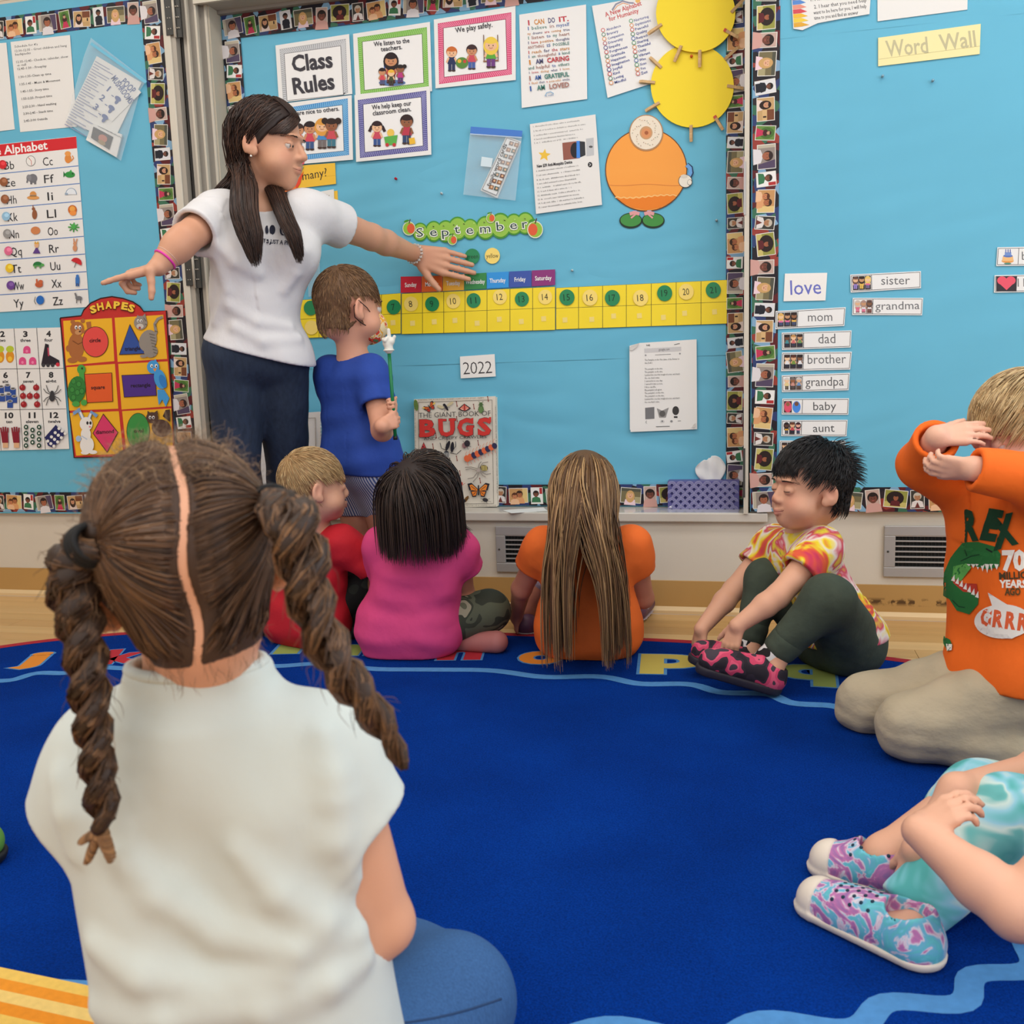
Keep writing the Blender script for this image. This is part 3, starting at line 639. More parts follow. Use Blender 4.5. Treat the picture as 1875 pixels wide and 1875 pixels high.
# numbers chart
o, y = sheet('numbers_chart', 'white counting chart with numbers two to twelve and pictures', 'poster', K2, [(-210, 560), (432, 545), (495, 1414), (-160, 1430)], YL-.0025, M_LAM)
d = dr(K2, y); lt = dr(K2, y)
for a, b in (((-190, 845), (455, 838)), ((-175, 1138), (472, 1128)), ((-55, 556), (8, 1424)), ((100, 552), (165, 1420)), ((262, 548), (325, 1418))): d.line([a, b], 4, (60, 60, 64))
for t, w, x, yy in (('1', 'one', -120, 615), ('2', 'two', 18, 612), ('3', 'three', 182, 612), ('4', 'four', 348, 610), ('5', 'five', -105, 908), ('6', 'six', 40, 906), ('7', 'seven', 203, 905), ('8', 'eight', 366, 904), ('9', 'nine', -80, 1196), ('10', 'ten', 66, 1194), ('11', 'eleven', 230, 1193), ('12', 'twelve', 388, 1192)):
    w1 = 28*len(t)+6; lt = dr(K2, y); lt.text(t, x-w1/2, yy, x+w1/2, yy-1, 40, INK, .04); w2 = 15*len(w); lt.text(w, x-w2/2, yy+36, x+w2/2, yy+35, 22, INK, .03); lt.build('lettering', o)
for s_ in (0, 70): d.ell(2+s_, 755, 30, 44, (226, 150, 40)); d.ell(2+s_, 700, 28, 24, (190, 206, 60)); d.ell(2+s_, 770, 16, 18, (246, 200, 60))
for x, yy in ((193, 705), (162, 785), (235, 785)): d.ell(x, yy, 26, 28, (226, 80, 140)); d.rect(x-26, yy+2, x+26, yy+26, (226, 80, 140)); d.ell(x, yy+10, 9, 10, (246, 140, 180))
d.poly([(325, 660), (350, 668), (352, 740), (425, 780), (428, 812), (296, 812), (308, 750)], (40, 34, 46)); d.line([(345, 690), (350, 750)], 10, (190, 60, 90)); [d.ell(x, 816, 13, 13, (60, 60, 66)) for x in (312, 345, 378)]; d.ell(415, 810, 14, 14, (214, 50, 70))
for i, (x, yy) in enumerate(((10, 985), (55, 975), (95, 1000), (20, 1045), (65, 1040), (105, 1055), (75, 1090))): d.rect(x-20, yy-18, x+20, yy+30, (46, 80, 160)); d.ell(x, yy-18, 20, 10, (190, 190, 190)); d.ell(x, yy-18, 14, 6, (90, 90, 94))
for x, yy in ((164, 975), (262, 975), (168, 1035), (217, 1035), (266, 1035), (174, 1095), (270, 1095)): d.ell(x, yy, 22, 22, (160, 34, 44)); d.ell(x-6, yy-6, 6, 8, (206, 90, 90)); d.line([(x, yy-20), (x+4, yy-30)], 4, (70, 50, 40))
for a in (-2.6, -2.2, -.9, -.5, 2.6, 2.2, .9, .5): d.line([(378, 1030), (378+50*math.cos(a), 1030+40*math.sin(a)), (378+72*math.cos(a), 1030+90*math.sin(a))], 5, (60, 60, 64))
d.ell(378, 1045, 20, 30, (56, 56, 62)); d.ell(378, 1010, 13, 13, (56, 56, 62))
for x in (40, 120): d.poly([(x-30, 1290), (x+22, 1290), (x+26, 1370), (x-18, 1370)], (140, 30, 50)); d.rect(x-14, 1370, x+24, 1405, (226, 180, 140)); [d.line([(x-24+i*15, 1295), (x-28+i*17, 1252+6*abs(i-1.5))], 11, (140, 30, 50)) for i in range(4)]
for x, y0_, n in ((193, 1257, 4), (240, 1278, 3), (287, 1257, 4)):
    for i in range(n): d.ell(x, y0_+i*44, 16, 17, (36, 74, 60)); d.ell(x, y0_+i*44, 6, 7, (240, 240, 236))
d.poly([(328, 1330), (408, 1240), (425, 1262), (478, 1300), (390, 1405), (352, 1390)], (36, 40, 96))
for i in range(4):
    for j in range(3): d.ell(370+i*27+j*22-20, 1365-i*30+j*18-8, 11, 11, (236, 236, 232))
d.build('picture', o)

# shapes poster
outl = [(430, 478), (580, 462), (600, 420), (650, 370), (720, 338), (800, 325), (880, 338), (950, 362), (1000, 395), (1028, 432), (1190, 425), (1250, 1400), (1260, 1462), (530, 1476)]
o, y = sheet('shapes_poster', 'red and yellow shapes poster with cartoon animals, arched top', 'poster', K2, outl, YL-.004, M('poster_red', (200, 48, 44), .4), .0015)
bp = dr(K2, y); d = dr(K2, y-.0012); lt = dr(K2, y-.0034)
bp.line(outl+[outl[0]], 10, (56, 18, 22))
YEL = (246, 186, 44)
for q in ([(452, 498), (800, 478), (818, 786), (472, 818)], [(820, 476), (1168, 455), (1196, 770), (842, 792)], [(476, 830), (822, 806), (846, 1126), (496, 1140)], [(846, 806), (1200, 788), (1226, 1108), (870, 1132)], [(500, 1158), (850, 1144), (882, 1450), (545, 1462)], [(874, 1144), (1226, 1124), (1240, 1440), (906, 1452)]): bp.poly(q, YEL)
bp.build('panel', o)
def ow(f, *a, **k): pass
BL = (70, 40, 30)
# bear
BR = (176, 108, 60)
d.ell(520, 505, 16, 16, BR); d.ell(592, 498, 16, 16, BR); d.line([(600, 590), (640, 560), (632, 505)], 34, BR); d.ell(545, 680, 58, 96, BR); d.ell(552, 555, 50, 52, BR); d.ell(486, 695, 14, 22, BR); d.ell(518, 780, 36, 20, BR); d.ell(586, 772, 36, 20, BR)
d.ell(560, 580, 24, 18, (206, 150, 100)); d.ell(572, 574, 8, 6, BL); [d.ell(x, 545, 10, 14, (250, 250, 250)) for x in (545, 572)]; [d.ell(x+2, 548, 5, 8, INK) for x in (545, 572)]; d.line([(520, 640), (560, 665), (590, 650)], 6, (130, 76, 44))
# circle, square etc.
d.ell(683, 648, 94, 110, BL, n=30); d.ell(683, 648, 90, 106, (232, 80, 74), n=30)
d.poly([(930, 520), (1042, 735), (852, 742)], BL); d.poly([(929, 530), (1034, 730), (860, 737)], (50, 82, 160))
d.poly([(604, 878), (802, 868), (810, 1076), (622, 1086)], BL); d.poly([(608, 882), (798, 872), (806, 1072), (626, 1082)], (232, 96, 44))
d.poly([(870, 886), (1112, 876), (1122, 1034), (888, 1046)], BL); d.poly([(874, 890), (1108, 880), (1118, 1030), (892, 1042)], (80, 50, 140))
d.poly([(740, 1160), (848, 1296), (768, 1442), (664, 1302)], BL); d.poly([(740, 1170), (842, 1296), (768, 1432), (670, 1302)], (222, 62, 110))
d.ell(990, 1288, 84, 132, BL, n=30); d.ell(990, 1288, 80, 128, (62, 150, 72), n=30)
# cat
GR = (150, 142, 134)
d.ell(1060, 640, 62, 80, GR, 20); d.ell(1080, 715, 50, 46, GR); d.line([(1100, 620), (1118, 580), (1108, 520), (1130, 485), (1165, 470)], 20, GR); d.poly([(975, 490), (985, 455), (1010, 475)], GR); d.poly([(1015, 470), (1040, 445), (1050, 490)], GR); d.ell(1008, 512, 48, 50, GR); d.ell(1004, 536, 26, 18, (206, 200, 192)); d.ell(1002, 548, 8, 9, (170, 60, 60)); [d.ell(x, 498, 8, 11, (250, 250, 250)) for x in (990, 1012)]; [d.ell(x+1, 500, 4, 7, INK) for x in (990, 1012)]
for i in range(7): d.line([(1070+i*5, 590+i*22), (1110+i*3, 600+i*22)], 6, (110, 104, 98))
for a, b in (((1030, 475), (1048, 500)), ((1040, 520), (1055, 525)), ((1112, 520), (1120, 540)), ((1110, 570), (1130, 575))): d.line([a, b], 6, (110, 104, 98))
d.ell(1030, 750, 26, 12, GR); d.ell(1078, 748, 26, 12, GR)
# turtle
GN = (52, 128, 58)
d.line([(592, 940), (586, 860)], 36, (76, 164, 74)); d.ell(585, 845, 30, 34, (76, 164, 74)); d.ell(552, 990, 64, 98, GN, 8)
for x, yy in ((530, 930), (568, 950), (520, 990), (558, 1010), (530, 1045), (590, 1000)): d.ell(x, yy, 19, 22, (34, 96, 44)); d.ell(x, yy, 15, 18, (62, 142, 66))
d.ell(548, 1092, 28, 20, (76, 164, 74)); d.ell(605, 1082, 22, 22, (76, 164, 74)); d.ell(592, 838, 6, 8, INK)
# bird
BB = (70, 160, 226)
d.poly([(1130, 990), (1178, 990), (1216, 1050), (1190, 1112), (1165, 1060), (1140, 1100), (1132, 1040)], BB); d.ell(1150, 915, 42, 72, BB, -15); d.ell(1100, 828, 44, 48, BB); d.poly([(1100, 790), (1118, 770), (1128, 795)], BB); d.poly([(1098, 838), (1128, 838), (1112, 862)], (240, 150, 50)); [d.ell(x, 820, 10, 13, (250, 250, 250)) for x in (1090, 1122)]; [d.ell(x+2, 823, 5, 7, INK) for x in (1090, 1122)]; d.ell(1170, 930, 24, 50, (50, 130, 206), -20)
# rabbit
WH = (240, 238, 234)
d.poly([(580, 1190), (555, 1130), (530, 1170), (518, 1190), (540, 1140), (575, 1118), (600, 1190)], (120, 160, 210)); d.line([(600, 1200), (572, 1140), (530, 1160)], 26, (120, 160, 210)); d.line([(640, 1200), (660, 1150), (700, 1180)], 26, (120, 160, 210)); d.line([(600, 1200), (580, 1150)], 14, WH); d.line([(640, 1200), (655, 1160)], 14, WH)
d.ell(628, 1385, 50, 62, WH); d.ell(622, 1235, 46, 50, WH); d.ell(620, 1310, 36, 50, WH); d.ell(568, 1340, 20, 22, (170, 196, 226)); d.ell(615, 1440, 30, 14, WH); d.ell(672, 1436, 30, 14, WH); [d.ell(x, 1228, 8, 12, INK) for x in (632, 654)]; d.ell(650, 1255, 8, 6, (226, 130, 150)); d.line([(590, 1320), (630, 1345)], 8, (190, 206, 226))
# dark animal
DB = (84, 60, 52)
d.ell(1160, 1265, 70, 62, DB, 20); d.ell(1095, 1190, 44, 40, DB); d.poly([(1060, 1165), (1062, 1140), (1085, 1158)], DB); d.poly([(1105, 1155), (1132, 1138), (1138, 1170)], DB); d.poly([(1170, 1180), (1190, 1135), (1222, 1130), (1222, 1220)], (60, 40, 36)); [d.ell(x, 1188, 9, 12, (250, 250, 250)) for x in (1080, 1104)]; [d.ell(x+1, 1190, 5, 8, INK) for x in (1080, 1104)]
d.build('picture', o)
for t, x0, yy, x1, y1 in (('circle', 640, 652, 720, 648), ('triangle', 892, 712, 1005, 706), ('square', 652, 988, 750, 984), ('rectangle', 936, 974, 1076, 968), ('diamond', 686, 1308, 815, 1300), ('oval', 958, 1298, 1026, 1296)): dr(K2, y-.0034).text(t, x0, yy, x1, y1, 28, (40, 26, 36), .015).build('lettering', o)
for i, (ch, x, yy, a) in enumerate(zip('SHAPES', (652, 700, 755, 812, 866, 912), (445, 424, 410, 408, 412, 424), (-18, -12, -5, 3, 9, 16))):
    dx, dy = 46*math.cos(math.radians(a)), 46*math.sin(math.radians(a))
    lt.text(ch, x-3, yy+5, x+dx-1, yy+dy+5, 52, (80, 20, 16), .06); lt.text(ch, x, yy, x+dx, yy+dy, 50, (250, 206, 70), .05)
lt.build('title_lettering', o)

# ---- middle board: class rules
M_RULE = {}
def rule(label, outer, b_out, b_in, col, col2, Kc=K4, _n=[0]):
    _n[0] += 1; o, y = sheet('rules_poster', label, 'poster', Kc, outer, YC-.006-.0035*(_n[0] > 3), M_LAM, .001, 'class rules posters')
    d = dr(Kc, y); d.poly(b_out, col)
    # woven pattern of the border: short slanted strokes
    bo, bi = np.array(b_out, float), np.array(b_in, float)
    for k in range(4):
        a0, a1, c0, c1 = bo[k], bo[(k+1) % 4], bi[k], bi[(k+1) % 4]; n = int(np.hypot(*(a1-a0))/15)
        for i in range(n):
            t = (i+.3)/n; p, q = a0+(a1-a0)*t, c0+(c1-c0)*min(1, t+.45/n*1.2)
            d.line([p+(q-p)*.08, p+(q-p)*.92], 7, col2); d.k -= 1
    d.k += 2
    d.poly([(x+(bi[:, 0].mean()-x)*-.02, yy+(bi[:, 1].mean()-yy)*-.02) for x, yy in b_in], tuple(int(v*.62) for v in col)); d.poly(b_in, (244, 243, 242))
    d.build('printed_border', o); return o, y-.0016
o, y = rule('grey bordered poster reading Class Rules', [(95, 325), (622, 243), (645, 672), (120, 735)], [(125, 352), (598, 278), (614, 664), (150, 722)], [(160, 386), (560, 330), (580, 676), (180, 718)], (170, 172, 176), (214, 216, 220))
dr(K4, y).text('Class', 218, 512, 508, 478, 116, (62, 60, 68), .03).text('Rules', 226, 672, 522, 632, 116, (62, 60, 68), .03).build('lettering', o)
o, y = rule('green bordered class rule poster, We listen to the teachers', [(650, 242), (1200, 156), (1215, 652), (668, 690)], [(682, 268), (1178, 194), (1192, 618), (704, 672)], [(718, 300), (1142, 244), (1154, 592), (734, 644)], (116, 180, 70), (160, 210, 120))
dr(K4, y).text('We listen to the', 800, 332, 1055, 304, 34, (62, 60, 68), .015).text('teachers.', 850, 368, 1002, 350, 34, (62, 60, 68), .015).build('lettering', o)
d = dr(K4, y); d.ell(930, 592, 96, 22, (90, 120, 170)); d.ell(922, 470, 52, 66, (60, 100, 170)); kid(d, 922, 378, 220, SK[2], (40, 26, 30), (190, 70, 70), (110, 60, 60), 1); kid(d, 860, 485, 125, SK[2], (40, 26, 30), (214, 80, 90), (90, 90, 130), 0, False); kid(d, 990, 462, 135, SK[1], (40, 30, 30), (190, 60, 130), (90, 60, 110), 2, False); kid(d, 925, 498, 115, (240, 200, 160), (236, 186, 60), (70, 80, 50), (70, 60, 50), 0, False); d.build('picture', o)
o, y = rule('pink bordered class rule poster, We play safely', [(1228, 140), (1812, 42), (1814, 572), (1240, 632)], [(1256, 168), (1782, 88), (1786, 532), (1266, 602)], [(1298, 202), (1740, 140), (1750, 496), (1304, 550)], (214, 60, 110), (236, 140, 170))
dr(K4, y).text('We play safely.', 1384, 234, 1648, 192, 38, (62, 60, 68), .015).build('lettering', o)
d = dr(K4, y); kid(d, 1356, 332, 180, SK[0], (206, 110, 50), (40, 50, 90), (40, 50, 90)); kid(d, 1500, 318, 180, SK[2], (60, 36, 40), (206, 80, 96), (70, 100, 170)); d.ell(1430, 450, 44, 40, (90, 140, 60)); d.ell(1412, 438, 14, 14, (230, 180, 60)); d.ell(1450, 440, 12, 12, (200, 70, 60)); [d.line([(x, 250), (x+4, 440)], 6, (120, 84, 60)) for x in (1585, 1685)]; d.line([(1582, 440), (1692, 432)], 9, (150, 100, 70)); kid(d, 1638, 268, 220, SK[0], (240, 206, 80), (90, 170, 60), (110, 60, 130), 1); d.build('picture', o)
o, y = rule('blue bordered class rule poster, We are nice to others', [(118, 745), (640, 680), (650, 1142), (140, 1185)], [(140, 776), (612, 704), (622, 1108), (160, 1160)], [(176, 806), (572, 752), (584, 1078), (196, 1116)], (66, 140, 206), (130, 190, 230))
dr(K4, y).text('We are nice to others.', 178, 832, 552, 790, 32, (62, 60, 68), .015).build('lettering', o)
d = dr(K4, y); kid(d, 258, 880, 200, SK[2], (60, 40, 36), (200, 70, 80), (60, 80, 120)); kid(d, 342, 866, 210, SK[2], (44, 30, 34), (214, 76, 92), (60, 90, 140)); kid(d, 430, 850, 215, SK[0], (226, 160, 70), (70, 140, 206), (120, 110, 110), 1); kid(d, 498, 845, 215, SK[1], (50, 34, 30), (206, 80, 90), (66, 120, 140), 2); d.build('picture', o)
o, y = rule('navy bordered class rule poster, We help keep our classroom clean', [(660, 680), (1200, 616), (1210, 1106), (672, 1158)], [(684, 716), (1174, 648), (1186, 1076), (700, 1130)], [(724, 748), (1136, 696), (1150, 1042), (736, 1088)], (74, 70, 140), (150, 150, 200))
dr(K4, y).text('We help keep our', 786, 784, 1068, 752, 34, (62, 60, 68), .015).text('classroom clean.', 792, 826, 1066, 794, 34, (62, 60, 68), .015).build('lettering', o)
d = dr(K4, y); kid(d, 822, 864, 185, SK[0], (50, 30, 34), (206, 76, 96), (60, 90, 150), 3); d.ell(920, 950, 26, 28, (240, 200, 90)); d.poly([(872, 980), (970, 966), (958, 1034), (884, 1040)], (96, 180, 80)); [d.ell(x, 1036, 13, 13, (200, 60, 60)) for x in (895, 945)]; kid(d, 1035, 818, 215, SK[1], (50, 34, 34), (190, 60, 80), (50, 70, 110)); d.line([(1062, 920), (1052, 1000)], 6, (90, 60, 50)); d.poly([(1050, 990), (1090, 984), (1098, 1028), (1056, 1034)], (240, 190, 60)); d.build('picture', o)

# many? card, hand cards, leaves
o, y = sheet('word_card', 'yellow card with the handwritten word many beside the teacher', 'card', K3, [(1330, 562), (1615, 540), (1622, 690), (1330, 725)], YC-.006, M('yellow_card', (246, 196, 60), .5))
dr(K3, y).text('many?', 1384, 664, 1562, 634, 62, (50, 40, 40), 0, .1).build('lettering', o)
d = dr(K3, y); d.line([(1340, 655), (1618, 630)], 2, (210, 160, 50)); d.build('rule_line', o)
o, y = sheet('hand_sign_card', 'pair of white cards with outlined hands held by a black clip', 'card', K3, [(1370, 770), (1605, 728), (1612, 890), (1380, 900)], YC-.006, M_PAPER, .003)
yb = sheet_part('yellow_backing', K3, [(1600, 742), (1632, 738), (1636, 830), (1606, 838)], YC-.004, .001, M('yellow_card'), o)
d = dr(K3, y)
for cx, cy, s_ in ((1450, 820, 1.0), (1555, 815, 1.5)):
    for a in (-35, -15, 5, 25): d.line([(cx, cy+18*s_), (cx+30*s_*math.sin(math.radians(a)), cy-32*s_*math.cos(math.radians(a)))], 3.5, INK)
    d.ell(cx, cy+14*s_, 20*s_, 22*s_, INK); d.ell(cx, cy+14*s_, 17*s_, 19*s_, (240, 238, 236)); d.line([(cx-8, cy+10), (cx+8, cy+14)], 3, INK)
    if s_ > 1: d.ell(1532, 850, 15, 24, INK, -20); d.ell(1532, 850, 12, 21, (240, 238, 236), -20)
d.line([(1490, 748), (1500, 894)], 2, (170, 170, 170)); d.build('picture', o)
cl = slab('binder_clip', [at(*K3(*q), y-.006) for q in [(1605, 845), (1604, 902), (1640, 898), (1642, 830)]], .012, M('black_clip', (26, 26, 28), .35)); set_parent(cl, o, np.mean([at(*K3(*q), y-.0) for q in [(1605, 845), (1604, 902), (1640, 898), (1642, 830)]], 0)); cl['label'] = 'black binder clip'
tube('clip_wire', [at(*K3(*q), y-.003) for q in [(1640, 880), (1665, 875), (1675, 858), (1655, 850)]], .0008, M_STEEL, o, 6)
lf = empty('paper_leaves', at(*K3(1320, 640), YC)); tag(lf, 'orange, red and green paper leaves showing behind the teacher\'s chin', 'decoration')
for i, (pts, col) in enumerate([([(1240, 700), (1300, 655), (1378, 590), (1370, 680), (1330, 755), (1250, 745)], (240, 120, 50)), ([(1330, 700), (1390, 600), (1365, 690), (1340, 720)], (236, 76, 50)), ([(1310, 640), (1330, 570), (1392, 565), (1370, 610)], (150, 176, 130)), ([(1350, 560), (1372, 515), (1402, 512), (1392, 550)], (226, 96, 110))]):
    P = [at(*K3(*q), YC-.008-.0012*i) for q in pts][::-1]; s = slab('leaf', P, .0008, M('leaf_%d' % i, col, .6)); set_parent(s, lf, np.mean(P, 0))
# green tab and clear pocket behind the teacher
tb, y = sheet('green_tab', 'dark green paper tab peeking out right of the teacher\'s shirt', 'paper', K3, [(1420, 1165), (1505, 1198), (1502, 1225), (1415, 1222)], YC-.004, M('dark_green', (34, 126, 92), .5))
tb, y = sheet('clear_pocket', 'clear plastic pocket between the teacher\'s shirt and the boy in blue', 'pocket', K3, [(1418, 1240), (1505, 1230), (1510, 1470), (1425, 1500)], YC-.004, M_FILM, .0008)

# I can do it / alphabet for humanity
o, y = sheet('affirmation_poster', 'white poster of rainbow coloured sentences starting I CAN DO IT', 'poster', K5, [(120, 105), (598, 32), (606, 708), (138, 772)], YC-.005, M_LAM)
d = dr(K5, y)
CY = [(196, 70, 80), (60, 100, 170), (210, 140, 60), (70, 130, 120), (90, 90, 130), (170, 120, 110)]
L = [('I CAN DO IT.', 182, 480, 46, 1), ('I believe in myself', 505, 484, 34, 0), ('my dreams are coming true', 0, 484, 24, 0), ('I listen to my heart', 0, 484, 30, 0), ('I have positive thoughts', 0, 484, 26, 0), ('ANYTHING IS POSSIBLE', 0, 484, 28, 0), ('I reach for the stars', 0, 484, 30, 0), ('I am thoughtful & kind', 0, 484, 26, 0), ('I AM CARING', 0, 486, 42, 1), ('and helpful to others', 0, 484, 30, 0), ('I love doing what I love', 0, 484, 20, 0), ('I AM GRATEFUL', 0, 486, 40, 1), ('I feel that a peaceful smile', 0, 484, 20, 0), ('I AM LOVED', 0, 486, 44, 1)]
bl_ = [182, 218, 252, 285, 318, 352, 388, 418, 464, 500, 530, 578, 606, 654]
for i, ((t, _, x1, h, b_), yb) in enumerate(zip(L, bl_)):
    x0 = 178+i*1.0; words = t.split(' '); tot = len(t); X = x0
    for j, w in enumerate(words):
        wl = (x1-x0)*len(w)/tot; ya = yb-(X-x0)*.11
        d.text(w, X, ya, X+wl*.96, ya-wl*.106, h*.8, CY[(i+j*2) % 6], .03 if b_ else .008, res=1 if not b_ else 2); X += (x1-x0)*(len(w)+1)/tot
d.line([(306, 690), (318, 665), (345, 658), (368, 672)], 5, (120, 170, 210)); d.text('a smile', 312, 692, 368, 684, 14, (120, 150, 190), .01, res=1)
d.build('lettering', o)
o, y = sheet('kindness_poster', 'white poster titled A New Alphabet for Humanity behind the yellow circles', 'poster', K5, [(640, 42), (1210, -60), (1240, 540), (752, 700)], YC-.005, M_LAM)
d = dr(K5, y); d.line([(785, 72), (812, 30), (860, 8), (905, 20), (938, 22)], 12, (150, 150, 170)); d.line([(797, 74), (822, 42), (862, 22), (900, 32)], 6, (230, 160, 110)); d.ell(968, 5, 18, 16, (240, 190, 110))
for i in range(13):
    y1_ = 216+i*31.5; x1_ = 719+i*5; d.ell(x1_, y1_, 15, 15, [(206, 90, 90), (90, 140, 110), (226, 150, 90), (180, 90, 110), (90, 90, 150)][i % 5]); d.ell(x1_, y1_, 10, 10, (240, 240, 240))
    y2_ = 150+i*31.5; x2_ = 920+i*4.2; d.ell(x2_, y2_, 15, 15, [(90, 160, 110), (226, 150, 90), (206, 100, 90), (80, 140, 100), (90, 120, 180)][i % 5]); d.ell(x2_, y2_, 10, 10, (240, 240, 240))
d.build('picture', o); d = dr(K5, y)
d.text('A New Alphabet', 738, 122, 998, 36, 34, (206, 90, 90), .02); d.text('for Humanity', 766, 152, 978, 88, 32, (206, 90, 90), .02)
for i, (t, t2) in enumerate(zip(['Abundance', 'Bravery', 'Compassion', 'Diversity', 'Empathy', 'Forgiveness', 'Gratitude', 'Happiness', 'Imagination', 'Joyful', 'Kind', 'Loving', 'Mindful'], ['Nurturing', 'Optimistic', 'Peaceful', 'Quality', 'Respect', 'Sharing', 'Thankful', 'Unity', 'Vibrant', 'Wise', 'Xoxo', 'You', 'Zest'])):
    for t_, xa, yy in ((t, 745+i*5, 222+i*31.5), (t2, 944+i*4.2, 156+i*31.5)): w = 11.5*len(t_); d.text(t_, xa, yy, xa+w, yy-w*.3, 19, (84, 96, 160), .015, res=1)
d.build('lettering', o)

# yellow circles with clothes pegs
M_YEL = M('yellow_disc', (250, 222, 48), .5, spec=.3)
def disc(name, cx, cy, rx, ry, Kc, Y, th, mat, parent=None, n=48):
    P = [at(*Kc(cx+rx*math.cos(t), cy+ry*math.sin(t)), Y-th) for t in np.linspace(0, 2*math.pi, n, endpoint=False)][::-1]
    o = slab(name, P, th*.95, mat)
    if parent is not None: set_parent(o, parent, np.mean(P, 0)+[0, th*.475, 0])
    return o
o = disc('yellow_circle', 1358, 612, 297, 300, K5, YC-.0065, .006, M_YEL); tag(o, 'lower yellow cardboard circle ringed with clothes pegs', 'circle')
tube('push_pin', [at(*K5(1352, 402), YC-.013), at(*K5(1352, 402), YC-.02)], [.004, .005], M('pin_orange', (214, 96, 30), .4), o)
o = disc('yellow_circle', 1382, 92, 284, 282, K5, YC-.016, .006, M_YEL); tag(o, 'upper yellow cardboard circle cut off by the top of the photo', 'circle')
M_PEG = M('peg_wood', (206, 170, 122), .6, var=(60, .12, (1, 1, .15)))
def peg_meshes():
    a = []
    for s in (-1, 1):  # a tapering wooden half, outline in local X (length 0..1) and Y
        pts = [(-.5, .06), (-.42, .085), (-.1, .085), (-.02, .07), (.04, .085), (.3, .085), (.5, .03), (.5, .005), (-.05, .01), (-.5, .02)]
        V = [(x*.052, s*y_*.052, z) for z in (-.0045, .0045) for x, y_ in pts]; n = len(pts)
        F = [list(range(n)), list(range(2*n-1, n-1, -1))]+[[i, (i+1) % n, (i+1) % n+n, i+n] for i in range(n)]
        a.append(make_mesh('peg_half', V, F)); a[-1].materials.append(M_PEG)
    t = np.linspace(0, 4*math.pi, 20)
    sp = tube_mesh('spring', np.stack([.0016*np.cos(t)-.001, .0016*np.sin(t), np.linspace(-.006, .006, 20)], 1), .0006, 5); sp.materials.append(M_STEEL)
    return a+[sp]
PEG = peg_meshes()
pegs = [((1090, 210), 152, 'up', 'upper left edge of the upper yellow circle'), ((1638, 240), 33, 'up', 'right edge of the upper yellow circle, red tip'), ((1255, 385), 116, 'up', 'bottom left edge of the upper yellow circle'), ((1412, 420), 91, 'up', 'bottom centre of the upper yellow circle'), ((1680, 42), -42, 'up', 'top right of the upper yellow circle'),
        ((1095, 448), 225, 'lo', 'upper left edge of the lower yellow circle'), ((1035, 588), 190, 'lo', 'left edge of the lower yellow circle'), ((1073, 765), 155, 'lo', 'lower left edge of the lower yellow circle'), ((1350, 955), 90, 'lo', 'bottom of the lower yellow circle'), ((1548, 880), 60, 'lo', 'lower right of the lower yellow circle, red tip'), ((1665, 622), 14, 'lo', 'right edge of the lower yellow circle'), ((1635, 382), -38, 'lo', 'upper right edge of the lower yellow circle')]
for (x, yy), a, which, where in pegs:
    Yp = YC-(.0225 if which == 'up' else .013)
    r = empty('clothes_peg', at(*K5(x, yy), Yp)); tag(r, 'wooden peg clipped to the '+where, 'clothes peg', 'pegs on the yellow circles')
    for nm, me in zip(('peg_half', 'peg_half', 'spring'), PEG): mesh_obj(nm, me, None, r)
    r.rotation_euler = (math.radians(16 if which else 0), math.radians(a), 0)
    if 'red' in where:
        mesh_obj('red_tip', box_mesh('red_tip', (-.0265, -.0052, -.0048), (-.019, .0052, .0048)), M('red_tip', (206, 84, 70), .6), r)

# mosquito article, pumpkin page
o, y = sheet('article_sheet', 'stapled printed article with a photo of a mosquito repelling device', 'paper', K5, [(196, 888), (665, 818), (712, 1465), (240, 1530)], YC-.006, M_PAPER, .003)
d = dr(K5, y); x0 = 212
for i, (yy, w) in enumerate([(912, 340), (944, 380), (976, 360), (1004, 300), (1030, 320), (1230, 310), (1262, 320), (1294, 315), (1322, 290), (1350, 320), (1378, 250), (1406, 310), (1434, 300), (1462, 335), (1490, 320)]):
    xa = 214+(yy-912)*.068; n = int(w/7); r_ = np.random.default_rng(i); tx = ''.join(r_.choice(list('aeionrstlcdumh   '), n)); d.text('%d. ' % (i+1)+tx.strip()+'.', xa+6, yy, xa+w, yy-w*.135, 12, (70, 70, 76), 0, res=1)
d.text('New $39 Anti-Mosquito Device', 248, 1200, 500, 1168, 22, (48, 48, 54), .03)
d.build('lettering', o); d = dr(K5, y)
d.poly([(300+46*(1 if i % 2 == 0 else .45)*math.sin(i*math.pi/5+.1), 1110-46*(1 if i % 2 == 0 else .45)*math.cos(i*math.pi/5+.1)) for i in range(10)], (240, 196, 70))
d.poly([(428, 1022), (545, 1008), (552, 1132), (436, 1146)], (150, 92, 78)); d.ell(520, 1075, 34, 56, (36, 34, 40)); d.rect(530, 1008, 556, 1130, (70, 140, 230)); d.poly([(552, 1010), (590, 1014), (594, 1110), (556, 1126)], (50, 52, 58)); d.poly([(598, 992), (652, 985), (655, 1110), (602, 1118)], (196, 198, 200)); d.ell(632, 1050, 14, 8, (90, 90, 90)); d.ell(627, 1178, 16, 19, (40, 40, 44)); d.line([(622, 1170), (632, 1178), (622, 1187)], 4, (240, 240, 240))
d.build('picture', o)
o, y = sheet('poem_sheet', 'white sheet with a printed pumpkin poem and curled corners', 'paper', K8, [(752, 598), (825, 578), (1232, 552), (1236, 1195), (760, 1215)], YC-.006, M_PAPER, .003)
